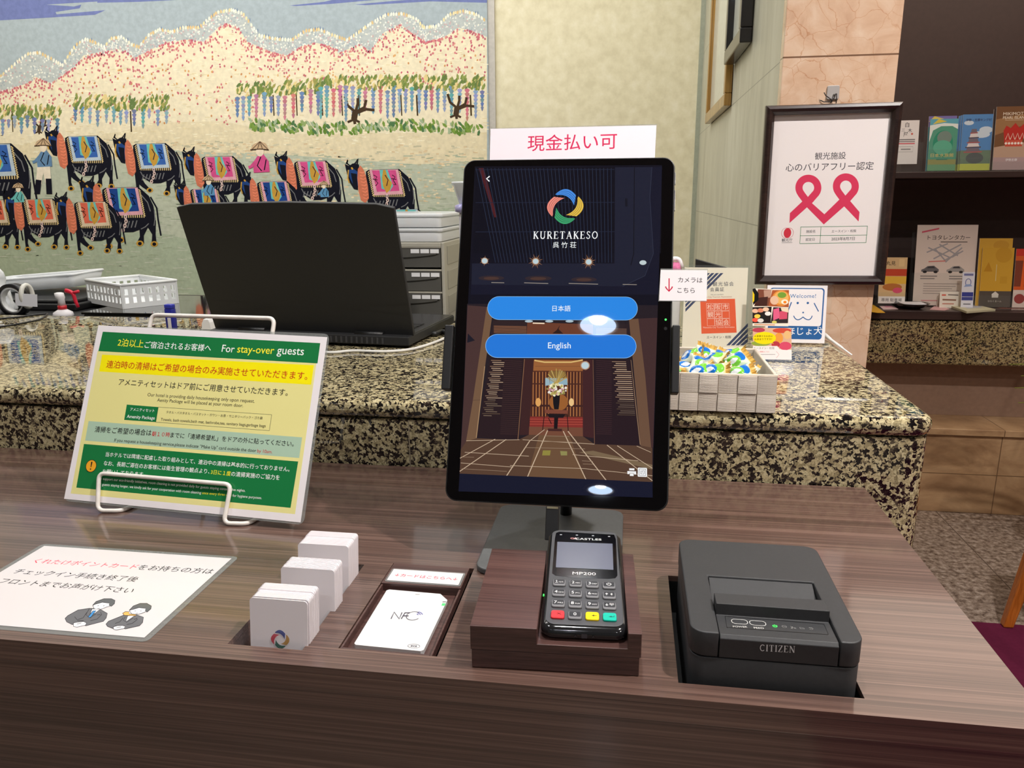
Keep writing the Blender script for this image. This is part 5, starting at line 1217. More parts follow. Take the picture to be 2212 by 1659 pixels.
# ---- welcome sign with the assistance-dog mark
wy = 1.545; WF = Ftilt(0, wy, ZG, 0.0, 0.10)
ws = thing('welcome_sign', 'white sign with a blue rounded border and simple dog face below the framed certificate', 'sign', (0.33, wy, ZG))
a0, a1 = WF.px((1671, 700)), WF.px((1800, 612))
MB().obox(WF, (a0[0], 0.001, -0.003), (a1[0], a1[1], -0.0012)).build('rear_sheet', acrylic, ws, 0.0005)
MB().box((a0[0], wy + 0.002, ZG + 0.0003), (a1[0], wy + 0.04, ZG + 0.0022)).build('foot', acrylic, ws, 0.0004)
MB().obox(WF, (a0[0], a1[1] - 0.002, -0.001), (a1[0] + 0.001, a1[1], 0.006)).build('top_lip', acrylic, ws, 0.0004)
m = MB().on(WF, 0.0); c_ = WF.px((1790, 738)); c2 = WF.px((1788, 617)); xl_ = c2[0] - 0.112
m.poly([(xl_, 0.004), (c2[0] + 0.001, 0.004), (c2[0], c2[1]), (xl_, c2[1])], (240, 236, 238))
SB = (26, 92, 156); wcx = (xl_ + c2[0])/2; wcy = (0.006 + c2[1])/2; ww_ = c2[0] - xl_ - 0.010; hh_ = c2[1] - 0.016
m.poly(rrect(ww_, hh_, 0.006, 6, wcx, wcy), SB); m.poly(rrect(ww_ - 0.005, hh_*0.72, 0.005, 6, wcx, wcy + hh_*0.12), (240, 236, 238))
z = Zm(1400, 540, 4.366)
m.text('Welcome!', *z((1338,452),(1582,452)), (40, 110, 170), BOLD, space=1.1)
for x, y in ((1411,500),(1506,500),(1462,590)): q = WF.px(z((x, y))[0]); m.poly(ell(*q, 0.0022 if y < 550 else 0.0016), SB)
m.pbar(z((1565,500),(1607,580)), 2.2, SB); m.pbar(z((1352,492),(1318,580)), 2.2, SB)
m.pbar(z(*(bez((1372,620),(1400,690),(1461,632)) + bez((1461,632),(1525,690),(1548,620)))), 2.0, SB)
m.text('ほじょ犬', *z((1312,804),(1642,799)), (244, 246, 248), BOLD); m.build('printed_sheet', paper, ws)

# ---- framed certificate hanging on the pier
CFm = Frame((0.3776 + 0.002, 1.6185, 0.9884), (math.cos(0.0), math.sin(0.0), 0), (0, 0.0108, 1))
fyF = Fy(1.6185)
pts = [fyF.px(p) for p in ((1631,613),(1908,614),(1952,219),(1650,231))]
GX = Frame(fyF.P(*pts[0]), fyF.P(*pts[1]) - fyF.P(*pts[0]), (0, 0, 1)); GX = Frame(fyF.P(*pts[0]), GX.u, Vector((0, 0, 1)) - GX.u*GX.u.z)
GW = (GX.px((1908,614))[0] + GX.px((1950,221))[0])/2; GH = (GX.px((1652,231))[1] + GX.px((1950,220))[1])/2
xo = GX.px((1650,231))[0]/2
gf = thing('framed_certificate', 'dark wooden framed certificate with red double ribbon hanging on the marble pier', 'framed certificate', GX.P(GW/2, 0, 0.006))
fw = 0.0175
def moulding(name, quad_outer, quad_inner):
    mb = MB(); o, i_ = quad_outer, quad_inner
    secs = []
    for (po, pi) in zip(o, i_):
        po, pi = Vector(po), Vector(pi); L = lambda t, c: GX.P(*(po + (pi-po)*t), c)
        secs.append([L(0, 0.0005), L(0, 0.012), L(0.12, 0.0165), L(0.4, 0.019), L(0.7, 0.017), L(1.0, 0.010), L(1.0, 0.0005)])
    mb.loft(secs, None, False); mb.build(name, frame_wood, gf)
O = [(xo, 0), (GW + xo, 0), (GW + xo, GH), (xo, GH)]; I = [(xo + fw, fw), (GW + xo - fw, fw), (GW + xo - fw, GH - fw), (xo + fw, GH - fw)]
for k, nm in enumerate(('frame_rail', 'frame_stile', 'frame_rail', 'frame_stile')):
    moulding(nm, [O[k], O[(k+1) % 4]], [I[k], I[(k+1) % 4]])
PX_ = GX.off(0.004)
MB((40, 32, 30)).obox(GX, (xo + 0.004, 0.004, 0.0008), (GW + xo - 0.004, GH - 0.004, 0.0036)).build('backing_board', paper, gf)
m = MB().on(PX_, 0.0); m.dz = 6e-6
m.poly([(xo + fw - 0.001, fw - 0.001), (GW + xo - fw + 0.001, fw - 0.001), (GW + xo - fw + 0.001, GH - fw + 0.001), (xo + fw - 0.001, GH - fw + 0.001)], (234, 226, 224))
z = Zm(1600, 160, 3.455); CR = (212, 46, 86)
m.text('観光施設', *z((552,640),(783,634)), (54, 54, 60), BOLD); m.text('心のバリアフリー認定', *z((335,728),(990,714)), (54, 54, 60), BOLD)
def ribbon(cx, cy, r, ly, flip):
    k = z
    loop = ell(cx, cy, r, r*0.98, 28, 140, 400)
    loop = [(cx + r*math.cos(math.radians(a)), cy - r*math.sin(math.radians(a))) for a in range(-40, 221, 10)]
    return loop
w_r = 54/3.455
for cx, cy in ((505, 848), (785, 838)):
    r = 70
    arc = [(cx + r*math.cos(math.radians(a)), cy - r*math.sin(math.radians(a))) for a in range(-38, 219, 8)]
    kx, ky = cx - 5, cy + 112
    m.pbar(z(*([(kx, ky), (arc[0][0] - 4, arc[0][1] + 4)] + arc + [(arc[-1][0] + 2, arc[-1][1] + 4), (kx, ky)])), w_r, CR)
m.pp(z((455,955),(500,990),(364,1112),(367,1038)), CR); m.pp(z((470,970),(500,935),(640,1060),(620,1122)), CR); m.pp(z((455,955),(495,915),(545,950),(500,995)), CR)
m.pp(z((738,935),(775,985),(620,1122),(600,1070)), CR); m.pp(z((815,945),(770,985),(880,1100),(887,1030)), CR); m.pp(z((735,940),(778,905),(820,945),(772,990)), CR)
JG = (28, 120, 70)
for a, b in (((446,1142),(947,1134)), ((943,1202),(442,1206)), ((440,1265),(936,1258)), ((449,1142),(441,1265)), ((599,1140),(592,1263)), ((946,1134),(935,1258))): m.pbar(z(a, b), 1.0, JG)
for s_, a, b in (('施設名', (488,1186), (556,1184)), ('エースイン・松阪', (678,1184), (862,1180)), ('認定日', (484,1246), (551,1244)), ('2023年8月7日', (676,1244), (850,1240)), ('観光庁', (306,1252), (385,1250))): m.text(s_, *z(a, b), (70, 70, 76), BOLD)
for cx in (338, 360): q = PX_.px(z((cx, 1186))[0]); m.ring(q[0], q[1], 0.0086, 0.0006, (196, 40, 60), 0.0098)
q = PX_.px(z((349, 1186))[0]); m.poly(ell(*q, 0.0072, 0.0096), (206, 40, 62)); m.pbar(z((306,1259),(385,1257)), 0.7, (90, 90, 96))
m.build('printed_sheet', paper, gf)
MB().obox(GX, (xo + fw - 0.002, fw - 0.002, 0.0062), (GW + xo - fw + 0.002, GH - fw + 0.002, 0.0078)).build('glass_pane', glass, gf)
hk = thing('wall_hook', 'small grey adhesive hook on the marble pier above the framed certificate', 'hook', at_y((1799, 200), 1.62))
HF = Fy(1.6198); q = [HF.px(p) for p in ((1799, 200), (1788, 185), (1812, 212))]
MB((170, 164, 160)).prism(HF, rrect(abs(q[2][0]-q[1][0]), abs(q[1][1]-q[2][1]) + 0.002, 0.003, 4, q[0][0], q[0][1]), 0, 0.0035).build('pad', plastic, hk, 0.0008)
MB((90, 84, 80)).tube(fillet([HF.P(q[0][0]+0.001, q[0][1]-0.004, 0.0036), HF.P(q[0][0]+0.001, q[0][1]-0.008, 0.008), HF.P(q[0][0]+0.001, q[0][1]-0.004, 0.011)], 0.003), 0.0012, 8).build('peg', plastic, hk)
cd = MB((30, 24, 24)); z = Zm(1600, 160, 3.455); cF_ = lambda pts, c=0.010: [HF.P(*HF.px(p), c) for p in z(*pts)]
cd.tube(cF_([(702,150),(690,180),(676,200),(660,222)]), 0.0009, 6); cd.tube(cF_([(706,150),(706,185),(702,222)]), 0.0009, 6); cd.tube(cF_([(612,142),(625,165),(660,190),(672,205)]), 0.0009, 6); cd.tube(cF_([(585,200),(610,212),(650,212),(672,200)]), 0.0009, 6)
tag(cd.build('hanging_cord', printed('black_cord', 0.7)), 'knotted black cord tied from the hook to the framed certificate', 'cord')
# ---- frames on the side wall
def side_frame(name, label, mat, px_l, px_r, prot, wbar, inner, ymax=9):
    a, b = at_x(px_l, 0.28), at_x(px_r, 0.28 - prot)
    y1, y0 = min(ymax, max(a.y, b.y + 0.08)), b.y; zb_ = a.z
    t = thing(name, label, 'picture frame', (0.28, (y0+y1)/2, zb_))
    F = Frame((0.2795, y1, zb_), (0, -1, 0), (0, 0, 1)); W_ = y1 - y0; H_ = 0.62
    for nm, r in (('frame_rail', ((0, 0), (W_, wbar))), ('frame_rail', ((0, H_ - wbar), (W_, H_))), ('frame_stile', ((0, wbar + 0.0003), (wbar, H_ - wbar - 0.0003))), ('frame_stile', ((W_ - wbar, wbar + 0.0003), (W_, H_ - wbar - 0.0003)))):
        MB((52, 42, 40)).obox(F, (*r[0], 0.001), (*r[1], prot)).build(nm, mat, t, 0.003, 3)
    MB().obox(F, (wbar*0.8, wbar*0.8, 0.002), (W_ - wbar*0.8, H_ - wbar*0.8, prot*0.4)).build('picture_sheet', inner, t)
    return t
mount = flat('pale_mount', (214, 216, 204), 0.3, 0.4)
side_frame('framed_picture', 'golden wooden picture frame on the travertine side wall, farther of two', gold_wood, (1536, 268), (1562, 259), 0.022, 0.035, mount)
side_frame('framed_picture', 'black picture frame on the travertine side wall, nearer of two', flat('black_frame', (30, 24, 24), 0.3, 0.3), (1556, 179), (1594, 155), 0.030, 0.035, mount, 2.42)

# ================================================================ laptop on the granite desk
LPF = Ftilt(-0.6355, 1.4571, 0.900, -0.0908, -0.3138); LW, LH = 0.4461, 0.2598
lp = thing('laptop', 'large matte black laptop standing open on the granite desk with its lid back turned outward', 'laptop', (-0.63, 1.55, ZG))
lq = [LPF.px(p) for p in ((466,712),(894,726),(850.5,449.6),(811,441),(610,437),(411,441),(381,448))]
MB().prism(LPF, lq, -0.009, 0.0).build('lid', lid_plastic, lp, 0.0012)
m = MB((14, 14, 16)).on(LPF.off(-0.0092)); z = Zm(360, 410, 3.16)
F2 = Frame(LPF.P(0, 0, -0.0093), -LPF.u, LPF.v)
MB((8, 8, 10)).obox(LPF, (-LW/2 + 0.012, 0.012, -0.0098), (LW/2 - 0.012, LH - 0.018, -0.0092)).build('display_panel', gloss_plastic, lp)
m = MB((40, 39, 38)).on(LPF, 0.0002)
cr = lambda pts: [LPF.px(q) for q in z(*pts)]
for pts in ([(290,755),(600,765),(775,795)], [(305,830),(560,815),(775,798)], [(1640,780),(1300,785),(1145,795)], [(1655,855),(1400,825),(1145,798)]):
    m.bar(cr(pts), 0.0022, (44, 43, 42))
m.build('lid_crease', lid_plastic, lp)
BU = LPF.u; BV = Vector((-BU.y, BU.x, 0)); BFm = Frame((-0.6355, 1.4571, ZG), BU, BV)
MB().obox(BFm, (-LW/2 + 0.004, -0.022, 0.0055), (LW/2 - 0.004, 0.262, 0.0235)).build('base', lid_plastic, lp, 0.002)
MB((96, 96, 98)).obox(BFm, (-LW/2 + 0.006, 0.012, 0.0236), (LW/2 - 0.006, 0.260, 0.0252)).build('palm_deck', metal, lp, 0.0006)
for r in range(5):
    kb = MB((22, 22, 24))
    for c in range(15): kb.obox(BFm, (-0.20 + c*0.0268, 0.028 + r*0.0195, 0.0253), (-0.20 + c*0.0268 + 0.0225, 0.028 + r*0.0195 + 0.016, 0.0268))
    kb.build('key_row', plastic, lp)
for x in (-0.13, 0.13): MB().cyl(BFm.P(x-0.03, -0.006, 0.0235), BU, 0.0055, 0.0055, 0.06, 14).build('hinge', black_plastic, lp)
vb = MB((60, 60, 62))
for k in range(14): vb.obox(BFm, (0.02 + k*0.011, -0.0236, 0.008), (0.024 + k*0.011, -0.0221, 0.020))
vb.build('vent_grille', plastic, lp)
for x in (-0.19, 0.19):
    for y in (-0.005, 0.24): MB().cyl(BFm.P(x, y, 0.0002), (0, 0, 1), 0.008, 0.008, 0.0052, 14).build('rubber_foot', black_plastic, lp)
# cables
cable = MB((222, 220, 214)); cpx = [(640,760),(690,760),(720,762),(760,757),(830,760),(885,756),(925,745),(958,732),(978,722),(992,720)]
cable.tube(fillet([at_z(p, ZG + 0.0032) for p in cpx], 0.05, 6), 0.0028, 8)
tag(cable.build('white_cable', plastic), 'white cable curling over the granite from behind the laptop to the tablet', 'cable')
bcab = MB((20, 20, 22)); bcab.tube(fillet([at_z(p, ZG + 0.006) for p in ((905,716),(925,720),(940,722),(955,715),(975,722))], 0.02, 5), 0.0055, 8)
tag(bcab.build('power_plug', black_plastic), 'black power plug with short cable by the laptop corner', 'plug')
bc = MB((26, 24, 24)); bc.tube(fillet([at_z(p, ZG + 0.002) for p in ((-40,694),(0,688),(40,685),(85,679),(104,677),(90,690),(40,700),(0,706),(-60,712)) ], 0.03, 5), 0.0022, 7)
tag(bc.build('black_cable', plastic), 'thin black cable lying along the granite edge below the trays', 'cable')

# ---- drawer cabinet and lidded boxes
dy = 1.80; dx1 = at_y((960, 560), dy).x; dxl = dx1 - 0.30
zt_ = at_y((955, 524), dy).z
dc = thing('drawer_cabinet', 'grey plastic desktop drawer cabinet with smoked drawer fronts behind the laptop', 'drawer cabinet', ((dxl+dx1)/2, dy + 0.08, ZT))
GP = (176, 172, 158)
DD = 0.30
MB(GP).box((dxl, dy + 0.004, ZT + 0.001), (dxl + 0.008, dy + DD, zt_)).build('side_panel', plastic, dc, 0.002)
MB(GP).box((dx1 - 0.008, dy, ZT + 0.001), (dx1, dy + DD, zt_)).build('side_panel', plastic, dc, 0.002)
for k in range(3): MB((160, 156, 142)).box((dx1 + 0.0001, dy + 0.03, ZT + 0.03 + k*0.06), (dx1 + 0.0016, dy + DD - 0.02, ZT + 0.075 + k*0.06)).build('side_rib', plastic, dc, 0.0008)
MB(GP).box((dxl + 0.008, dy, zt_ - 0.012), (dx1 - 0.008, dy + DD, zt_)).build('top_panel', plastic, dc, 0.002)
MB(GP).box((dxl + 0.008, dy + DD - 0.004, ZT + 0.001), (dx1 - 0.008, dy + DD, zt_ - 0.012)).build('rear_panel', plastic, dc)
rows_ = [(535, 578), (586, 629), (634, 679)]
zz = [(at_y((910, b), dy).z, at_y((910, a), dy).z) for a, b in rows_]
zz.append((ZT + 0.004, zz[-1][0] - 0.008))
for k, (za, zb2) in enumerate(zz):
    dr = MB((90, 88, 84)).box((dxl + 0.010, dy + 0.002, za), (dx1 - 0.010, dy + 0.006, zb2)).build('drawer', smoked, dc, 0.001)
    MB((74, 72, 68)).box((dxl + 0.012, dy + 0.007, za), (dx1 - 0.012, dy + DD - 0.006, za + 0.012)).build('drawer_tray', plastic, dr)
    MB((110, 108, 104)).prism(Frame((dxl + 0.02, dy + 0.0019, za), (1, 0, 0), (0, 0, 1)), [(0, zb2 - za - 0.004), (dx1 - dxl - 0.04, zb2 - za - 0.004), (dx1 - dxl - 0.04, (zb2 - za)*0.66)] + bez((dx1 - dxl - 0.04, (zb2-za)*0.66), ((dx1-dxl)/2, (zb2-za)*0.30), (0, (zb2-za)*0.7), 10), 0, 0.003).build('pull_lip', smoked, dr)
    if k < 3:
        for j in range(3): MB((238, 238, 238)).box((dx1 - 0.082 + j*0.024, dy - 0.0016, zb2 - 0.013), (dx1 - 0.061 + j*0.024, dy - 0.0013, zb2 - 0.0035)).build('label_tab', plastic, dr)
    MB(GP).box((dxl + 0.008, dy + 0.001, zb2 + 0.0005), (dx1 - 0.008, dy + 0.012, min(zb2 + 0.0045, zt_ - 0.013))).build('divider', plastic, dc)
for k, (za, zb2, lab) in enumerate(((zt_ + 0.0005, at_y((900, 493), dy).z, 'lower translucent white lidded box on the grey drawer cabinet'), (at_y((900, 492), dy).z, at_y((900, 461), dy).z, 'upper translucent white lidded box on the grey drawer cabinet'))):
    bxn = thing('lidded_box', lab, 'box', ((dxl+dx1)/2, dy + 0.08, za))
    ins = 0.012
    MB().prism(Fz(0), rrect(dx1 - dxl - 2*ins, DD - 0.01, 0.012, 5, (dxl+dx1)/2 + 0.004, dy + DD/2), za + 0.0004, zb2 - 0.009, smooth=True).build('tub', frosted, bxn, 0.002)
    MB().prism(Fz(0), rrect(dx1 - dxl - 2*ins + 0.008, DD - 0.004, 0.013, 5, (dxl+dx1)/2 + 0.004, dy + DD/2), zb2 - 0.0088, zb2 - 0.0006, smooth=True).build('lid', frosted, bxn, 0.002)
# ---- dispenser bottle beside the tablet
yb_ = 1.50; pb = at_y((1000, 600), yb_); bw_ = 0.045; bx_ = at_y((985, 600), yb_).x + bw_
db = thing('dispenser_bottle', 'tall white dispenser bottle with a clear cup on top, half hidden behind the tablet', 'bottle', (bx_, yb_ + bw_, ZG))
ztop = at_y((985, 392), yb_).z; zmd = at_y((985, 440), yb_).z
MB((232, 230, 240)).lathe((bx_, yb_ + bw_, ZG + 0.0005), [(0.040, 0), (bw_, 0.004), (bw_, zmd - ZG - 0.03), (bw_*0.98, zmd - ZG - 0.018)], 32).build('body', plastic, db)
MB((176, 172, 226)).lathe((bx_, yb_ + bw_, zmd - 0.0178), [(bw_*1.02, 0), (bw_*1.18, 0.002), (bw_*1.18, 0.014), (bw_*1.0, 0.0175)], 32).build('collar', gloss_plastic, db)
MB().lathe((bx_, yb_ + bw_, zmd), [(bw_*0.98, 0), (bw_*1.22, ztop - zmd - 0.008), (bw_*1.30, ztop - zmd - 0.004), (bw_*1.30, ztop - zmd)], 32).build('cup', frosted, db)

# ---- bits on the staff table
def hollow(mb, x0, x1, y0, y1, z0, z1, t, flare=0.0):
    out0 = rrect(x1-x0, y1-y0, 0.012, 4, (x0+x1)/2, (y0+y1)/2); out1 = rrect(x1-x0+2*flare, y1-y0+2*flare, 0.014, 4, (x0+x1)/2, (y0+y1)/2)
    in1 = rrect(x1-x0+2*flare-2*t, y1-y0+2*flare-2*t, 0.012, 4, (x0+x1)/2, (y0+y1)/2); in0 = rrect(x1-x0-2*t, y1-y0-2*t, 0.010, 4, (x0+x1)/2, (y0+y1)/2)
    R = lambda p, z_: [Vector((a, b, z_)) for a, b in p]
    mb.loft([R(out0, z0), R(out1, z1), R(in1, z1), R(in0, z0 + t)], None, True)
    return mb
ys_ = 1.93
a, b = at_y((22, 640), ys_), at_y((196, 590), ys_)
eq = thing('black_case', 'low black equipment case on the staff table below the white trays', 'case', (a.x, ys_, ZT))
c_ = at_y((150, 640), ys_)
MB().box((-2.2, ys_ + 0.03, ZT + 0.0005), (c_.x - 0.01, 2.30, ZT + 0.020)).build('lower_case', black_plastic, eq, 0.004)
MB().box((-2.18, ys_ + 0.04, ZT + 0.0202), (c_.x - 0.03, 2.28, ZT + 0.030)).build('lid', black_plastic, eq, 0.004)
zc = ZT + 0.0305
def tilted(o, ang, piv):
    return o
t1 = thing('storage_tray', 'long translucent white tray lying tilted on the black case under the tapestry', 'tray', (a.x + 0.2, ys_ + 0.05, zc))
mb = hollow(MB(), -0.14, 0.14, -0.075, 0.075, 0.0, 0.038, 0.003, 0.012)
WLOC[t1.name] = Vector((0, 0, 0)); o = mb.build('tray_shell', frosted, t1)
rim = MB(); rp = rrect(0.28+0.024, 0.15+0.024, 0.014, 4); rim.tube([Vector((x, y, 0.038)) for x, y in rp], 0.004, 6, None, True); rim.build('rim', frosted, t1)
t1.location = (at_y((100, 640), 2.16).x, 2.16, zc + 0.011); t1.rotation_euler = (0.0, math.radians(-4.2), math.radians(6))
t2 = thing('plastic_basket', 'white plastic basket with square holes on the staff table beside the laptop', 'basket', (0, 0, 0))
def holed_wall(F, L, H, nx, nz, t=0.003):
    mb = MB((238, 240, 240)); xs_ = [0.0]; zs2 = [0.0]
    for i in range(nx): xs_ += [L*(i + 0.28)/nx, L*(i + 0.78)/nx]
    xs_ += [L]
    for i in range(nz): zs2 += [0.012 + (H - 0.02)*(i + 0.1)/nz, 0.012 + (H - 0.02)*(i + 0.82)/nz]
    zs2 += [H]
    hole = lambda x, y: any(xs_[2*i+1] < x < xs_[2*i+2] for i in range(nx)) and any(zs2[2*j+1] < y < zs2[2*j+2] for j in range(nz))
    tmp = MB((238, 240, 240)).slab(xs_, zs2, hole, -t, 0)
    mb.v = [F.P(v.x, v.y, v.z) for v in tmp.v]; mb.f = tmp.f; mb.c = tmp.c; mb.sm = tmp.sm
    mb.tube([F.P(0, H, -t/2), F.P(L, H, -t/2)], 0.0042, 8)
    return mb
BL_, BD_, BH_ = 0.235, 0.16, 0.066
for nm, F, L in (('front_wall', Frame((-BL_/2, -BD_/2, 0), (1, 0, 0), (0, 0, 1)), BL_), ('side_wall', Frame((BL_/2, -BD_/2 + 0.0035, 0), (0, 1, 0), (0, 0, 1)), BD_ - 0.007), ('rear_wall', Frame((BL_/2, BD_/2, 0), (-1, 0, 0), (0, 0, 1)), BL_), ('side_wall', Frame((-BL_/2, BD_/2 - 0.0035, 0), (0, -1, 0), (0, 0, 1)), BD_ - 0.007)):
    holed_wall(F, L, BH_, 10 if L == BL_ else 7, 2).build(nm, plastic, t2)
MB((232, 234, 234)).box((-BL_/2 + 0.0035, -BD_/2 + 0.0035, 0.0004), (BL_/2 - 0.0035, BD_/2 - 0.0035, 0.004)).build('base', plastic, t2)
bp_ = at_z((288, 672), ZT + 0.0145)
bq_ = at_z((288, 654), ZT + 0.0145); t2.location = (bq_.x, bq_.y, ZT + 0.0146); t2.rotation_euler = (0, 0, math.radians(-32))
gt = thing('glass_tray', 'shallow black rimmed tray holding the white basket on the staff table', 'tray', (bp_.x, bp_.y + 0.12, ZT))
q0, q1 = at_y((196, 676), bp_.y), at_y((470, 676), bp_.y)
MB().box((q0.x, bp_.y - 0.03, ZT + 0.0005), (q1.x + 0.05, bp_.y + 0.33, ZT + 0.008)).build('tray_body', smoked, gt, 0.004)
MB().box((q0.x - 0.004, bp_.y - 0.034, ZT + 0.0082), (q1.x + 0.055, bp_.y + 0.334, ZT + 0.0142)).build('black_rim', gloss_plastic if False else flat('gloss_black', (12, 12, 13), 0.08, 0.5), gt, 0.002)
# spray bottle with a red trigger
sy = 1.86; s0 = at_y((137, 681), sy)
sp_ = thing('spray_bottle', 'white spray bottle with a red trigger and red neck band on the staff table', 'bottle', (s0.x, sy, ZT))
Z0 = ZT + 0.0005; zn = at_y((135, 655), sy).z; zr1 = at_y((135, 660), sy).z; zr2 = at_y((135, 668), sy).z
MB((232, 228, 230)).lathe((s0.x, sy, Z0), [(0.024, 0), (0.026, 0.004), (0.024, max(0.012, zr2 - Z0 - 0.02)), (0.0105, zr2 - Z0)], 24).build('body', plastic, sp_)
MB((196, 34, 44)).lathe((s0.x, sy, zr2 + 0.0002), [(0.0112, 0), (0.0112, zr1 - zr2)], 20).build('neck_band', plastic, sp_)
ztp = at_y((128, 632), sy).z
MB((238, 236, 236)).loft([[Vector((s0.x + dx + 0.0095*k_*math.cos(a), sy + 0.0095*k_*math.sin(a), zr1 + 0.0003 + h)) for a in [2*math.pi*i/16 for i in range(16)]] for dx, k_, h in ((0, 1, 0), (0, 0.9, (ztp - zr1)*0.45), (-0.002, 1.25, (ztp - zr1)*0.6), (-0.004, 1.2, (ztp - zr1)*0.95), (-0.004, 0.6, (ztp-zr1)))]).build('spray_head', plastic, sp_)
e0, e1, e2, e3 = at_y((142, 628), sy), at_y((158, 634), sy), at_y((163, 650), sy), at_y((169, 664), sy)
MB((214, 30, 58)).tube(fillet([e0, (e0+e1)/2 + Vector((0, 0, 0.002)), e1, e2, e3], 0.006, 4), lambda t: 0.0062 - 0.002*t, 10).build('trigger', plastic, sp_)
MB((214, 30, 58)).tube([e1 + Vector((-0.004, 0, 0)), at_y((170, 629), sy)], 0.004, 10).build('nozzle', plastic, sp_)
# tape reels and the paper wrapped things at the table end
for k, (px_, py_, rr_, lab, cx_) in enumerate(((30, 640, 0.045, 'roll of black edged white tape on the staff table', (30, 30, 34)),)):
    q = at_y((px_, py_), 1.88)
    rl = thing('tape_roll', lab, 'tape', (q.x, 1.88, q.z))
    ring_ = lambda r, y_: [Vector((q.x + r*math.cos(2*math.pi*i/32), y_, q.z - 0.01 + r*math.sin(2*math.pi*i/32))) for i in range(32)]
    MB(cx_).loft([ring_(rr_*0.82, 1.868), ring_(rr_, 1.868), ring_(rr_, 1.892), ring_(rr_*0.82, 1.892), ring_(rr_*0.82, 1.868)], None, True, False).build('tape', plastic, rl)
    MB((226, 226, 226)).loft([ring_(rr_*0.70, 1.870), ring_(rr_*0.815, 1.870), ring_(rr_*0.815, 1.890), ring_(rr_*0.70, 1.890), ring_(rr_*0.70, 1.870)], None, True, False).build('core', plastic, rl)
q = at_y((57, 630), 1.87); rg = MB((226, 224, 214)); rg.tube([Vector((q.x + 0.0, 1.87 + 0.020*math.cos(t), q.z - 0.012 + 0.030*math.sin(t))) for t in [2*math.pi*i/20 for i in range(20)]], 0.006, 8, None, True)
tag(rg.build('binder_ring', plastic), 'cream plastic ring standing beside the tape roll on the staff table', 'ring')
q0, q1 = at_y((34, 660), 1.845), at_y((73, 634), 1.845)
ptag = MB((232, 232, 236)); ptag.obox(Frame((q0.x, 1.845, q0.z), (1, 0.1, -0.06), (0.06, 0.1, 1)), (0, 0, 0), (q1.x - q0.x, q1.z - q0.z, 0.0012))
tag(ptag.build('paper_tag', paper), 'blank white paper tag hanging before the tape roll', 'tag')
q = at_y((-40, 640), 1.86)
bag = MB((236, 238, 240)); 
rings = []
for i in range(9):
    t = i/8; r_ = 0.055*(1 - 0.55*t**2) + 0.004*math.sin(i*2.2)
    rings.append([Vector((q.x + 0.004*math.sin(i) + (r_ + 0.005*math.sin(3*a + i))*math.cos(a), 1.90 + 0.7*(r_ + 0.004*math.cos(4*a + i))*math.sin(a), ZT + 0.001 + 0.13*t)) for a in [2*math.pi*k/20 for k in range(20)]])
bag.loft(rings); tag(bag.build('plastic_bag', gloss_plastic), 'crumpled white plastic bag at the end of the staff table', 'bag')
# blue stamp pen behind the notice
q = at_z((372, 712), ZG); bpn = thing('blue_stapler', 'small upright blue plastic stapler behind the green and yellow notice', 'stapler', (q.x, q.y, ZG))
hgt = at_y((370, 657), q.y).z - ZG; wd = 0.021
MB((34, 40, 140)).prism(Frame((q.x, q.y, ZG), (1, 0, 0), (0, 1, 0)), rrect(wd, 0.016, 0.004, 4), 0.0004, hgt - 0.010, smooth=True).build('body', plastic, bpn, 0.001)
MB((44, 52, 166)).prism(Frame((q.x, q.y, ZG), (1, 0, 0), (0, 1, 0)), rrect(wd*0.96, 0.016, 0.004, 4), hgt - 0.0098, hgt, smooth=True).build('cap', plastic, bpn, 0.002)
MB((222, 216, 214)).obox(Frame((q.x, q.y - 0.0082, ZG), (1, 0, 0), (0, 0, 1)), (-0.003, 0.001, 0), (0.005, 0.028, 0.0012)).build('clip', plastic, bpn, 0.0005)
q = at_z((451, 712), ZG); cl_ = MB((236, 234, 232)); h_ = at_y((452, 688), q.y).z - ZG
cl_.prism(Frame((q.x, q.y, ZG), (1, 0, 0), (0, 0, 1)), [(-0.013, 0.0005), (0.013, 0.0005), (0.010, h_*0.7), (0.006, h_), (-0.006, h_), (-0.011, h_*0.6)], -0.009, 0.009)
tag(cl_.build('eraser', plastic, None, 0.002), 'small white wedge-shaped eraser by the laptop corner behind the notice', 'eraser')
# things behind the stands on the desk end
q = at_y((1470, 590), 1.5); pk = thing('pump_bottle', 'pale bottle with a pink patterned sleeve and white loop beside the tablet', 'bottle', (q.x, 1.5, ZG))
zt2 = at_y((1470, 560), 1.5).z; x0, x1 = at_y((1446, 590), 1.5).x, at_y((1474, 590), 1.5).x
bm = MB((226, 120, 166)); R_ = lambda z_, k_: [Vector(((x0+x1)/2 + (x1-x0)/2*k_*math.cos(a), 1.52 + 0.014*k_*math.sin(a), z_)) for a in [2*math.pi*i/18 for i in range(18)]]
MB((206, 206, 204)).loft([R_(ZG + 0.0005, 0.9), R_(ZG + 0.01, 1.0), R_(zt2 - 0.05, 1.0), R_(zt2 - 0.0445, 0.9)]).build('bottle_body', gloss_plastic, pk)
bm.loft([R_(zt2 - 0.044, 0.95), R_(zt2 - 0.04, 1.0), R_(zt2 - 0.02, 1.0), R_(zt2 - 0.008, 0.85)])
bm.build('sleeve', printed('patterned_cloth', 0.8, var=0.35, vscale=160), pk)
MB((240, 232, 236)).tube(fillet([Vector((x0 + 0.001, 1.515, zt2 - 0.02)), Vector((x0 + 0.004, 1.515, zt2)), Vector((x1 - 0.006, 1.515, zt2)), Vector((x1, 1.515, zt2 - 0.018))], 0.008, 5), 0.0042, 8).build('strap', paper, pk)
f0, f1 = at_y((1503, 560), 1.585), at_y((1560, 577), 1.585)
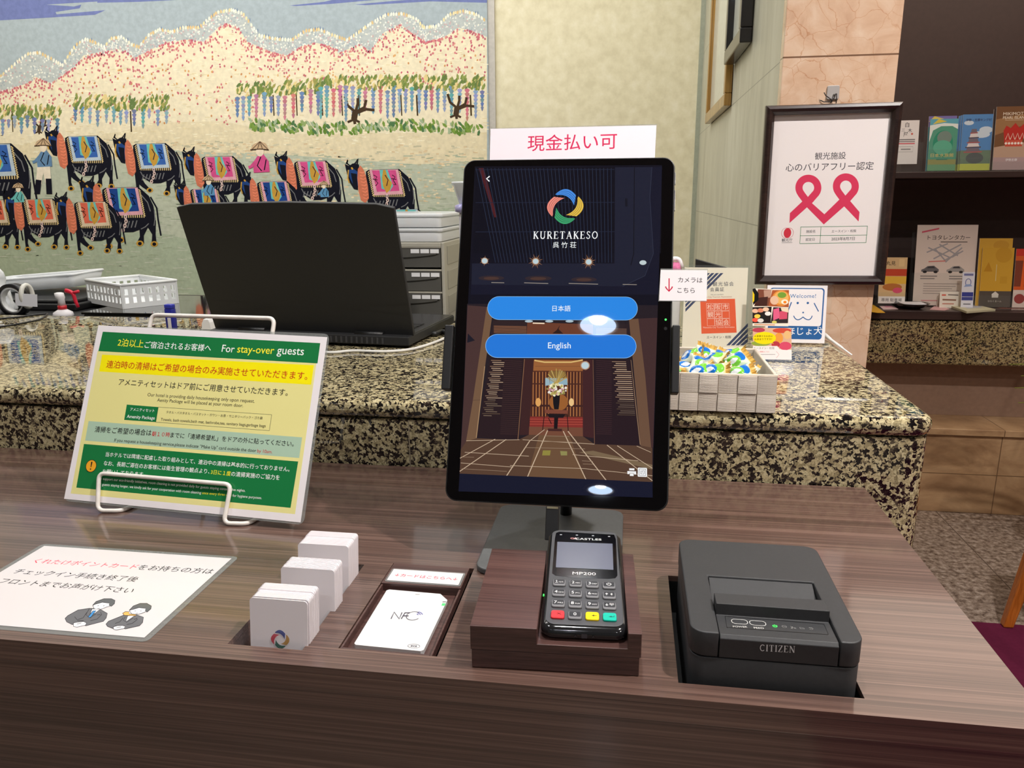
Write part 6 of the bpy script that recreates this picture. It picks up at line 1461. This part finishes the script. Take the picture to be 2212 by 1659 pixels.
bf = MB(); bf.prism(Frame((f0.x, 1.585, ZG + 0.0005), (1, 0, 0), (0, 0, 1)), [(0, 0), (0.10, 0), (0.10, f1.z - ZG - 0.012), (0, f0.z - ZG)], 0, -0.012)
tag(bf.build('black_binder', black_plastic, None, 0.001), 'black binder with a slanted top edge standing behind the cream certificate', 'binder')

# ================================================================ tourist leaflets in the niche
def poster(F, name, mat, w_, h_, t, draw, parent, c=0.0, col=(236, 232, 226), x0=0.0, r=0.0):
    m = MB(col)
    m.prism(F, rrect(w_, h_, r or 0.0004, 4 if r else 1, x0, h_/2), c - t, c)
    m.on(F, c + 0.0002); m.dz = 1.2e-5
    draw(m); return m.build(name, mat, parent)
def holder(px_l, px_r, py_b, py_t, y, label, pocket_frac=0.42, z0=None):
    """clear leaflet holder standing on a shelf"""
    a, b = at_y((px_l, py_b), y), at_y((px_r, py_b), y); zt = at_y((px_l, py_t), y).z; z0 = z0 if z0 is not None else a.z
    t = thing('leaflet_holder', label, 'leaflet holder', ((a.x+b.x)/2, y, z0)); H = zt - z0
    F = Frame(((a.x+b.x)/2, y, z0), (1, 0, 0), (0, 0.14, 1)); W = b.x - a.x
    MB().obox(F, (-W/2, 0.001, -0.022), (W/2, H, -0.0205)).build('rear_sheet', acrylic, t, 0.0004)
    MB().obox(F, (-W/2, 0.001, 0.0035), (W/2, H*pocket_frac, 0.005)).build('pocket', acrylic, t, 0.0004)
    for s in (-1, 1): MB().obox(F, (s*W/2 - 0.0006, 0.001, -0.0204), (s*W/2 + 0.0006, H*pocket_frac, 0.0034)).build('side_sheet', acrylic, t)
    MB().box((a.x, y - 0.004, z0 + 0.0003), (b.x, y + 0.05, z0 + 0.002)).build('foot', acrylic, t, 0.0004)
    return t, F, W, H
def leaflet(F, W, H, label, draw, depth=0.0, dx=0.0, up=0.004, name='leaflet', mat=gloss_paper, group=None, t=0.0022, r=0.0):
    G_ = Frame(F.P(dx, up, depth), F.u, F.v); m = MB((236, 232, 226)); m.prism(G_, rrect(W, H, r or 0.0004, 4 if r else 1, 0, H/2), -t, 0)
    m.on(G_, 0.0002); m.dz = 1.2e-5; draw(m, W, H); return tag(m.build(name, mat), label, 'leaflet', group)
R_ = lambda m, x0, y0, x1, y1, c: m.poly([(x0, y0), (x1, y0), (x1, y1), (x0, y1)], c)
UY = YL + 0.07; ZU = zt1 + 0.0004
# top shelf
t, F, W, H = holder(1925, 1990, 368, 300, UY, 'clear leaflet holder with the white card, first on the upper shelf from the pier', 0.9, ZU)
def d_white(m, W, H):
    R_(m, -W/2, 0, W/2, H, (238, 232, 230)); m.ctext('白', 0, H*0.90, 0.017, INK, BOLD); m.ctext('木', 0.010, H*0.77, 0.014, INK, BOLD); m.ctext('屋', -0.003, H*0.68, 0.015, INK, BOLD); m.ctext('三', -0.012, H*0.78, 0.010, (120, 120, 120))
    m.poly(ell(0.018, H*0.69, 0.0035), (206, 90, 70))
    for k in range(3): m.bar([(-W*0.36, H*(0.56 - k*0.045)), (W*0.36, H*(0.56 - k*0.045))], 0.004, ((120, 116, 116), (140, 130, 130), (220, 90, 100))[k])
    m.bar([(-W*0.32, H*0.40), (W*0.30, H*0.40), (W*0.30, H*0.28), (-W*0.32, H*0.28), (-W*0.32, H*0.40)], 0.0012, (150, 146, 146)); m.bar([(-W*0.2, H*0.34), (W*0.2, H*0.34)], 0.004, (140, 136, 136))
leaflet(F, W*0.80, at_y((1960, 258), UY).z - ZU - 0.028, 'white rounded card with black brush lettering on the upper shelf by the pier', d_white, -0.006, -0.004, 0.030, 'shop_card', r=0.008)
t, F, W, H = holder(1996, 2066, 368, 268, UY, 'clear leaflet holder with the green leaflet on the upper shelf', 0.48, ZU)
def d_green(m, W, H):
    R_(m, -W/2, 0, W/2, H, (86, 156, 130)); R_(m, -W/2, 0, W/2, H*0.22, (150, 150, 90)); R_(m, -W/2, 0, W/2, H*0.12, (110, 160, 120))
    m.poly([(-W/2, H*0.55), (-W/2, H), (W/2, H), (W/2, H*0.8), (W*0.3, H*0.86), (-W*0.1, H*0.86), (-W*0.38, H*0.78)], (232, 238, 232)); m.poly([(-W/2, H*0.88), (0, H*0.92), (W/2, H*0.9), (W/2, H), (-W/2, H)], (96, 170, 190)); m.poly([(-W*0.4, H*0.9), (W*0.1, H*0.95), (-W*0.2, H)], (220, 200, 80))
    m.poly(ell(0, H*0.52, W*0.36, H*0.26, 24), (44, 144, 112)); m.poly(ell(0.004, H*0.64, W*0.26, H*0.13, 20), (120, 140, 130)); m.poly(ell(0, H*0.45, W*0.34, H*0.14, 20), (96, 176, 146))
    m.ctext('日本水族館', 0, H*0.30, 0.013, (222, 200, 120), BOLD, 1.0, W*0.82); m.bar([(-W*0.2, H*0.22), (W*0.2, H*0.22)], 0.004, (60, 130, 110))
HL = at_y((2030, 250), UY).z - ZU
leaflet(F, W*0.86, HL*0.94, 'green leaflet with a pale dome picture, front one in its holder', d_green, 0.0025, 0.002)
def d_blue(m, W, H):
    R_(m, -W/2, 0, W/2, H, (60, 130, 140)); m.poly([(-W/2, H*0.8), (0, H*0.9), (W/2, H*0.84), (W/2, H), (-W/2, H)], (120, 110, 170)); m.poly([(-W/2, H*0.9), (W*0.1, H*0.94), (-W*0.3, H)], (216, 196, 90))
leaflet(F, W*0.86, HL, 'teal and violet leaflet standing behind the green dome leaflet', d_blue, -0.004, -0.001)
t, F, W, H = holder(2066, 2142, 368, 300, UY, 'clear leaflet holder with the castle leaflets on the upper shelf', 0.42, ZU)
def d_castle(m, W, H):
    R_(m, -W/2, 0, W/2, H, (90, 140, 196)); R_(m, -W/2, 0, W/2, H*0.36, (110, 130, 110)); R_(m, -W/2, 0, W/2, H*0.12, (190, 196, 90)); m.poly(ell(-W*0.05, H*0.22, W*0.28, H*0.1, 14), (90, 96, 96))
    for x, y, a, b in ((W*0.25, H*0.72, 0.022, 0.012), (W*0.1, H*0.64, 0.03, 0.012), (-W*0.3, H*0.85, 0.016, 0.008)): m.poly(ell(x, y, a, b, 14), (206, 220, 232))
    for k in range(5):
        w_ = W*(0.20 + 0.07*k); y = H*(0.74 - 0.085*k); m.poly([(-W*0.12 - w_/2, y - H*0.07), (-W*0.12 + w_/2, y - H*0.07), (-W*0.12 + w_*0.38, y), (-W*0.12 - w_*0.38, y)], (224, 214, 212) if k % 2 else (120, 110, 120)); m.bar([(-W*0.12 - w_*0.6, y - H*0.075), (-W*0.12 + w_*0.6, y - H*0.068)], 0.004, (170, 100, 100) if k % 2 == 0 else (90, 84, 96))
    m.ctext('伊勢・志摩キング村', 0, H*0.90, 0.010, (60, 60, 90), BOLD, 1.0, W*0.8)
HC = at_y((2110, 247), UY).z - ZU
for k in range(3):
    leaflet(F, W*0.90, HC - 0.001*k, ('front' if k == 0 else 'blue edged') + ' castle leaflet ' + ('with blue sky on the upper shelf' if k == 0 else ('just behind the front one' if k == 1 else 'rearmost in its holder')), d_castle, 0.002 - 0.0055*k, 0.003 - 0.005*k)
t, F, W, H = holder(2140, 2224, 369, 320, UY - 0.01, 'clear leaflet holder with the gold and red leaflet on the upper shelf', 0.42, ZU)
def d_pearl(m, W, H):
    R_(m, -W/2, 0, W/2, H, (120, 84, 56)); m.poly([(-W/2, H*0.55), (W/2, H*0.75), (W/2, H*0.9), (-W/2, H*0.8)], (158, 118, 80)); R_(m, -W/2, 0, W/2, H*0.22, (176, 150, 150)); m.poly([(-W/2, H*0.2), (W/2, H*0.2), (W/2, H*0.45), (-W/2, H*0.36)], (190, 158, 136))
    m.ctext('MIKIMOTO', 0.002, H*0.885, 0.0105, (238, 226, 206), BOLD, 1.0, W*0.66); m.ctext('PEARL ISLAND', 0.002, H*0.825, 0.0095, (238, 226, 206), BOLD, 1.0, W*0.66); m.bar([(-W*0.25, H*0.785), (W*0.25, H*0.785)], 0.0012, (216, 196, 170))
    m.poly([(-W*0.22, H*0.40), (W*0.24, H*0.40), (W*0.34, H*0.66), (W*0.26, H*0.72), (W*0.16, H*0.66), (W*0.04, H*0.74), (-W*0.08, H*0.66), (-W*0.2, H*0.70), (-W*0.27, H*0.62)], (190, 52, 44)); m.poly([(-W*0.2, H*0.37), (W*0.26, H*0.37), (W*0.26, H*0.47), (-W*0.2, H*0.47)], (206, 90, 70))
    for k in range(6): m.poly(ell(-W*0.18 + k*W*0.085, H*0.42, 0.004), (244, 232, 222))
    for k in range(4): m.bar([(-W*0.2 + k*W*0.13, H*0.48), (-W*0.14 + k*W*0.13, H*0.58), (-W*0.08 + k*W*0.13, H*0.48)], 0.002, (240, 220, 200))
    m.ctext('伊勢志摩', 0, H*0.16, 0.009, (240, 236, 240), BOLD)
leaflet(F, W*0.94, at_y((2175, 227), UY - 0.01).z - ZU - 0.004, 'gold brown leaflet with a red crown and white capitals on the upper shelf', d_pearl, 0.002)
leaflet(F, W*0.94, at_y((2175, 231), UY - 0.01).z - ZU - 0.004, 'dark leaflet edge showing behind the gold and red crown leaflet', lambda m, W, H: R_(m, -W/2, 0, W/2, H, (60, 50, 50)), -0.004, -0.006)
# lower shelf
LY = YL + 0.10; ZL = zs1 + 0.0004
t, F, W, H = holder(1893, 1957, 650, 600, LY, 'clear card holder with small picture cards on the lower shelf by the pier', 0.5, ZL)
def d_cards(m, W, H):
    R_(m, -W/2, 0, W/2, H, (226, 190, 140)); R_(m, -W/2, H*0.55, W/2, H*0.72, (206, 74, 46)); R_(m, -W/2, H*0.36, W/2, H*0.54, (240, 190, 70)); m.poly(ell(0, H*0.28, W*0.36, H*0.09, 16), (196, 120, 60)); m.poly(ell(W*0.2, H*0.2, W*0.18, H*0.07, 12), (226, 90, 120)); m.ctext('丸見', -W*0.1, H*0.86, 0.016, (40, 36, 30), BOLD); R_(m, W*0.2, H*0.78, W*0.4, H*0.96, (240, 206, 150))
leaflet(F, W*0.92, at_y((1925, 556), LY).z - ZL - 0.03, 'small orange picture card with black lettering on the lower shelf', d_cards, -0.002, 0.002, 0.03, 'picture_card', r=0.006)
leaflet(F, W*0.9, 0.026, 'white strip sign with bold black characters on the small card holder', lambda m, W, H: (R_(m, -W/2, 0, W/2, H, (236, 232, 228)), m.ctext('専用 駐車場', 0, H/2, H*0.5, (60, 56, 56), BOLD)), 0.0062, 0.0, 0.012, 'strip_sign')
t, F, W, H = holder(1966, 2106, 652, 500, LY + 0.02, 'large clear stand with the rental car sheet on the lower shelf', 0.45, ZL)
def d_car(m, W, H):
    R_(m, -W/2, 0, W/2, H, (232, 214, 202)); m.poly([(-W*0.42, H*0.90), (-W*0.14, H*0.945), (-W*0.14, H*0.965), (-W*0.42, H*0.92)], (216, 90, 110)); m.ctext('トヨタレンタカー', W*0.03, H*0.845, 0.017, (60, 50, 46), BOLD, 1.0, W*0.70); m.bar([(-W*0.1, H*0.79), (W*0.34, H*0.79)], 0.003, (90, 80, 76))
    GRD = (172, 166, 168)
    for a, b in (((-.32,.66),(.02,.77)), ((-.2,.58),(.24,.76)), ((-.02,.56),(.22,.66)), ((-.3,.72),(.06,.60)), ((-.12,.76),(.2,.62)), ((.0,.54),(.26,.72)), ((-.18,.7),(.02,.54)), ((.1,.6),(.28,.68))): m.bar([(a[0]*W, a[1]*H), (b[0]*W, b[1]*H)], 0.005, GRD)
    for cx, c in ((-0.24, (110, 106, 108)), (0.18, (168, 162, 158))):
        m.poly([((cx + a)*W, b*H) for a, b in ((-.15,.42),(-.15,.445),(-.10,.46),(-.05,.49),(.06,.495),(.11,.465),(.14,.45),(.14,.42))], c); m.poly([((cx + a)*W, b*H) for a, b in ((-.06,.465),(-.03,.485),(.05,.488),(.08,.465))], (60, 60, 64))
        for q in (-.09, .09): m.poly(ell((cx + q)*W, .418*H, .035*W, .016*H, 12), (40, 40, 42))
    for k, (a, b) in enumerate(((-.4,-.12),(-.4,-.16),(.08,.34),(.08,.30))): m.bar([(a*W, H*(.365 - .03*(k % 2))), (b*W, H*(.365 - .03*(k % 2)))], 0.004, (150, 140, 136))
    for k in range(5): m.bar([(-.34*W, H*(.27 - .03*k)), ((.26 - .06*(k % 3))*W, H*(.27 - .03*k))], 0.0028, (176, 160, 152))
    m.bar([(-.36*W, H*.06), (.1*W, H*.06)], 0.004, (220, 150, 150)); m.bar([(-.28*W, H*.545), (0, H*.555)], 0.004, (222, 130, 120))
leaflet(F, W*0.93, at_y((2040, 485), LY + 0.02).z - ZL - 0.004, 'large cream rental car sheet with a street map and two cars', d_car, 0.001, 0.001, 0.004, 'information_sheet')
cy = LY - 0.045; a, b = at_y((2078, 642), cy), at_y((2112, 588), cy)
scd = thing('card_sign', 'small white card with a blue band standing before the yellow booklet', 'sign', ((a.x+b.x)/2, cy, ZL))
F = Frame(((a.x+b.x)/2, cy, ZL), (1, 0, 0), (0, 0.16, 1)); w_, h_ = b.x - a.x, b.z - ZL
def d_blu(m, W, H):
    R_(m, -W/2, 0, W/2, H, (226, 226, 236)); R_(m, -W*0.46, H*0.34, W*0.46, H*0.46, (56, 66, 150)); R_(m, -W*0.46, H*0.24, W*0.46, H*0.33, (66, 76, 150)); R_(m, -W*0.38, H*0.90, W*0.38, H*0.96, (120, 124, 170)); m.ring(0, H*0.72, W*0.22, 0.0022, (70, 86, 160), H*0.10); m.poly([(-W*0.34, H*0.6), (W*0.34, H*0.62), (W*0.2, H*0.68), (-W*0.2, H*0.67)], (150, 170, 214)); m.bar([(-W*0.3, H*0.14), (W*0.3, H*0.14)], 0.004, (120, 120, 130))
m = MB((230, 230, 238)); m.prism(F, rrect(w_, h_, 0.003, 3, 0, h_/2), -0.0015, 0); m.on(F, 0.0002); m.dz = 1.2e-5; d_blu(m, w_, h_); m.build('card_face', gloss_paper, scd); MB().box((a.x, cy + 0.002, ZL), (b.x, cy + 0.03, ZL + 0.002)).build('foot', acrylic, scd)
t, F, W, H = holder(2108, 2184, 655, 590, LY - 0.005, 'clear leaflet holder with the yellow booklets on the lower shelf', 0.36, ZL)
def d_yel(m, W, H):
    R_(m, -W/2, 0, W/2, H, (214, 164, 52)); R_(m, -W/2, 0, W/2, H*0.27, (84, 76, 70)); m.poly(ell(W*0.18, H*0.88, W*0.26, W*0.26, 22), (204, 152, 44)); m.poly([(-W*0.42, H*0.60), (-W*0.14, H*0.60), (-W*0.28, H*0.76)], (196, 140, 34)); m.bar([(-W*0.02, H*0.44), (-W*0.02, H*0.72)], 0.0022, (226, 206, 150)); R_(m, W*0.12, H*0.40, W*0.34, H*0.52, (206, 156, 46))
    m.poly([(-W*0.1, H*0.16), (W*0.1, H*0.16), (W*0.11, H*0.22), (0, H*0.265), (-W*0.11, H*0.22)], (222, 216, 206)); m.ctext('ひらくるーム', 0, H*0.10, 0.007, (206, 200, 190), BOLD)
leaflet(F, W*0.90, at_y((2150, 535), LY).z - ZL - 0.004, 'yellow booklet with a grey foot and white house mark, front one of two', d_yel, 0.001, 0.004, name='booklet')
leaflet(F, W*0.94, at_y((2140, 514), LY).z - ZL - 0.004, 'taller yellow booklet with a pale circle, behind the grey footed one', lambda m, W, H: (R_(m, -W/2, 0, W/2, H, (216, 166, 58)), m.poly(ell(W*0.16, H*0.9, W*0.24, H*0.07, 18), (204, 152, 50))), -0.006, -0.003, name='booklet')
t, F, W, H = holder(2184, 2262, 655, 600, LY - 0.01, 'clear leaflet holder with the red gate leaflet on the lower shelf', 0.5, ZL)
def d_red(m, W, H):
    R_(m, -W/2, 0, W/2, H, (216, 92, 40)); R_(m, -W/2, H*0.88, W/2, H, (206, 50, 40)); m.poly([(-W/2, H*0.36), (W/2, H*0.36), (W/2, H*0.8), (-W/2, H*0.8)], (130, 60, 40)); m.poly([(-W*0.3, H*0.3), (-W*0.2, H*0.3), (-W*0.16, H*0.86), (-W*0.26, H*0.86)], (230, 96, 36)); m.poly([(W*0.05, H*0.3), (W*0.12, H*0.3), (W*0.14, H*0.8), (W*0.06, H*0.8)], (220, 90, 36)); R_(m, -W/2, 0, W/2, H*0.30, (226, 206, 196)); m.poly(ell(-W*0.3, H*0.15, W*0.16, W*0.16, 18), (160, 50, 50))
    for k in range(3): m.bar([(-W*0.06, H*(0.21 - 0.06*k)), (W*0.4, H*(0.21 - 0.06*k))], 0.004, (180, 140, 130))
leaflet(F, W*0.92, at_y((2195, 537), LY).z - ZL - 0.004, 'orange red leaflet with shrine gates at the frame edge of the lower shelf', d_red, 0.001)
# things lying on the lower shelf
q = at_z((1972, 662), ZL + 0.006)
dish = thing('shallow_dish', 'black shallow dish filled with white paper slips on the lower shelf', 'dish', (q.x, YL + 0.05, ZL))
dxx = (at_y((2010, 660), YL + 0.05).x - at_y((1934, 660), YL + 0.05).x)/2; cxx = at_y((1972, 660), YL + 0.05).x
def el_lathe(c, prof, kx, ky, col):
    return MB(col).loft([[Vector((c[0] + kx*r*math.cos(a), c[1] + ky*r*math.sin(a), c[2] + z_)) for a in [2*math.pi*i/30 for i in range(30)]] for r, z_ in prof])
el_lathe((cxx, YL + 0.06, ZL), [(0.45, 0.0004), (0.6, 0.003), (1.0, 0.020), (0.97, 0.0205), (0.6, 0.006), (0.3, 0.005)], dxx, 0.055, (18, 17, 18)).build('dish_body', gloss_plastic, dish)
sl = MB((238, 236, 240)); sl.prism(Frame((cxx, YL + 0.06, ZL + 0.0145), (1, 0, 0), (0, 1, 0)), rrect(dxx*1.35, 0.07, 0.01, 4), 0, 0.006)
tag(sl.build('paper_slips', paper), 'pad of white paper slips lying in the black dish', 'paper')
def flat_sheet(name, label, cat, pxs, zz_, t, draw=None, col=(236, 228, 214), mat=paper):
    G_ = Fz(zz_); pts = [G_.px(p) for p in pxs]; m = MB(col); m.prism(G_, pts, 0, t); m.on(G_, t + 0.0002); m.dz = 1.2e-5
    if draw: draw(m)
    return tag(m.build(name, mat), label, cat)
flat_sheet('yellow_card', 'yellow paper card lying on the lower shelf by the pier', 'card', [(1885,658),(1912,676),(1896,676),(1880,674)], ZL, 0.0015, None, (224, 168, 40))
flat_sheet('pink_sheet', 'pink printed sheet lying on the lower shelf beside the black dish', 'sheet', [(1893,656),(1922,655),(1940,668),(1908,669)], ZL, 0.0012, lambda m: m.pp([(1904,659),(1922,658),(1930,664),(1914,665)], (226, 150, 170)), (230, 196, 196))
flat_sheet('pink_folder', 'small pink folded sheet between the black dish and the thick booklet', 'sheet', [(2008,669),(2022,659),(2052,668),(2040,671)], ZL, 0.0012, None, (226, 176, 176))
flat_sheet('thick_booklet', 'thick pale green booklet lying flat near the edge of the lower shelf', 'booklet', [(2088,677),(2032,657),(2080,655),(2150,672)], ZL, 0.007, lambda m: m.pp([(2076,664),(2108,662),(2122,668),(2090,671)], (190, 190, 196)), (206, 200, 168))
flat_sheet('dark_brochure', 'dark glossy brochure lying flat below the red gate leaflet', 'brochure', [(2150,671),(2120,659),(2212,657),(2250,672)], ZL, 0.002, lambda m: m.pp([(2160,668),(2150,663),(2200,662),(2215,669)], (150, 90, 76)), (76, 56, 54), gloss_paper)
cy = YL + 0.085; a, b = at_y((2030, 655), cy), at_y((2078, 630), cy)
nc = thing('name_card', 'small cream name card standing before the rental car sheet', 'card', ((a.x+b.x)/2, cy, ZL))
F = Frame(((a.x+b.x)/2, cy, ZL), (1, 0, 0), (0, 0.2, 1)); w_, h_ = b.x - a.x, b.z - ZL
m = MB((236, 228, 214)); m.prism(F, rrect(w_, h_, 0.002, 3, 0, h_/2), -0.001, 0); m.on(F, 0.0002); m.dz = 1.2e-5; m.bar([(-w_*0.4, h_*0.78), (-w_*0.2, h_*0.78)], 0.006, (220, 110, 90)); m.bar([(-w_*0.1, h_*0.8), (w_*0.4, h_*0.78)], 0.004, (120, 110, 104)); m.bar([(-w_*0.36, h_*0.5), (w_*0.3, h_*0.48)], 0.006, (150, 110, 90)); m.bar([(-w_*0.36, h_*0.25), (w_*0.2, h_*0.25)], 0.004, (200, 130, 110)); m.build('card_face', paper, nc)
MB((230, 222, 208)).obox(Frame((F.o.x, F.o.y + 0.03, ZL), (1, 0, 0), (0, -0.25, 1)), (-w_/2, 0.0005, -0.001), (w_/2, h_*0.9, 0)).build('rear_flap', paper, nc)

wc_ = MB((240, 240, 238)); wc_.tube(fillet([Vector((0.392, 1.60, ZG + 0.012)), Vector((0.400, 1.585, ZG + 0.005)), Vector((0.4015, 1.50, ZG + 0.0042)), Vector((0.403, 1.44, ZG + 0.003))], 0.01), lambda t: 0.0042 - 0.003*t, 8)
tag(wc_.build('cable_end', plastic), 'short white cord lying along the granite desk end beside the welcome sign', 'cord')

# ================================================================ chair and plant by the bench
l0 = at_z((2174, 1352), 0.008)
ch = thing('wooden_chair', 'orange wooden chair standing at the carpet edge, one splayed leg in view', 'chair', (l0.x + 0.25, l0.y - 0.18, 0.008))
tp = at_y((2222, 1190), l0.y + 0.01)
dirv = (tp - Vector((l0.x, l0.y, 0.008))); dirv = dirv/dirv.z
sz = 0.42; sx0 = l0.x + dirv.x*sz*0.9
for sx_, sy_ in ((0, 0), (1, 0), (0, 1), (1, 1)):
    bx, by = l0.x + sx_*0.50, l0.y - sy_*0.36
    tx_ = bx + (0.06 if sx_ == 0 else -0.06); ty_ = by - (0.02 if sy_ == 0 else -0.02)
    if sx_ == 0: tx_ = bx + dirv.x*sz
    MB().loft([[Vector((bx + 0.013*a, by + 0.013*b, 0.0085)) for a, b in ((-1,-1),(1,-1),(1,1),(-1,1))], [Vector((tx_ + 0.019*a, ty_ + 0.019*b, sz)) for a, b in ((-1,-1),(1,-1),(1,1),(-1,1))]], None, False).build('leg', orange_wood, ch, 0.004)
MB((120, 60, 70)).box((sx0 - 0.01, l0.y - 0.37, sz + 0.0005), (l0.x + 0.48, l0.y + 0.0, sz + 0.06)).build('seat', carpet_pile, ch, 0.015, 3)
MB().box((l0.x + 0.44, l0.y - 0.36, sz + 0.061), (l0.x + 0.47, l0.y - 0.01, sz + 0.42)).build('backrest', orange_wood, ch, 0.008)
lf = [at_y(p, 2.35) for p in ((2181,787),(2192,838),(2200,870),(2206,812))]
px0 = at_y((2480, 800), 2.35)
pl = thing('potted_plant', 'potted plant with long arching leaves whose tips reach into view by the ledge', 'plant', (px0.x, 2.36, 0))
MB((120, 96, 80)).lathe((px0.x, 2.36, 0.0005), [(0.10, 0), (0.13, 0.02), (0.15, 0.42), (0.16, 0.44), (0.14, 0.44), (0.13, 0.40)], 28).build('pot', plastic, pl)
base = Vector((px0.x, 2.36, 0.41)); tips = lf + [Vector((px0.x + 0.22 + 0.12*math.cos(k*1.1), 2.36 + 0.2*math.sin(k*1.1), 0.75 + 0.1*(k % 3))) for k in range(6)]
for k, tip in enumerate(tips):
    mid = Vector((base.x - (0.02 if k < 4 else 0), tip.y, tip.z + 0.02)) if k < 4 else (base + tip)/2 + Vector((0, 0, 0.2)); pts = [base*(1-t)**2 + mid*2*t*(1-t) + tip*t*t for t in [i/14 for i in range(15)]]
    lb_ = MB((150, 158, 62)); vs = []; wv = []
    for i, p in enumerate(pts):
        tv = (pts[min(i+1, 14)] - pts[max(i-1, 0)]).normalized(); sd_ = tv.cross(Vector((0, 0, 1))).normalized(); up_ = sd_.cross(tv); w_ = 0.011*math.sin(math.pi*min(1, (i+0.6)/15))**0.6
        vs.append([p - sd_*w_ + up_*w_*0.3, p, p + sd_*w_ + up_*w_*0.3, p - up_*0.0012])
    lb_.loft(vs, None, True); lb_.build('leaf', leaf_green, pl)

# ================================================================ ceiling lights
for k, (x_, y_, *_) in enumerate(DOWNLIGHTS):
    where = ['above the granite desk', 'above the tablet', 'above the printer', 'behind the granite row, beyond the guest notice', 'mirrored in the upper half of the tablet', 'of the row behind, toward the carpet', 'mirrored in the foot of the tablet', 'over the carpet'][k]
    t = thing('ceiling_light', 'round recessed ceiling downlight ' + where, 'ceiling light', (x_, y_, CEIL), 'recessed ceiling downlights')
    r = DLR
    MB((235, 235, 235)).lathe((x_, y_, CEIL - 0.004), [(r*0.98, 0.004), (r*1.46, 0.0035), (r*1.46, 0), (r*0.98, 0.0), (r*0.98, 0.004)], 36, None, False).build('trim_ring', plastic, t)
    MB().lathe((x_, y_, CEIL), [(r*0.98, 0.0005), (r*0.5, 0.026), (r*0.46, 0.034)], 36, None, False).build('reflector', lamp_cone, t)
    MB().cyl((x_, y_, CEIL + 0.028), (0, 0, 1), r*0.46, r*0.46, 0.004, 28).build('lamp', lamp_core, t)
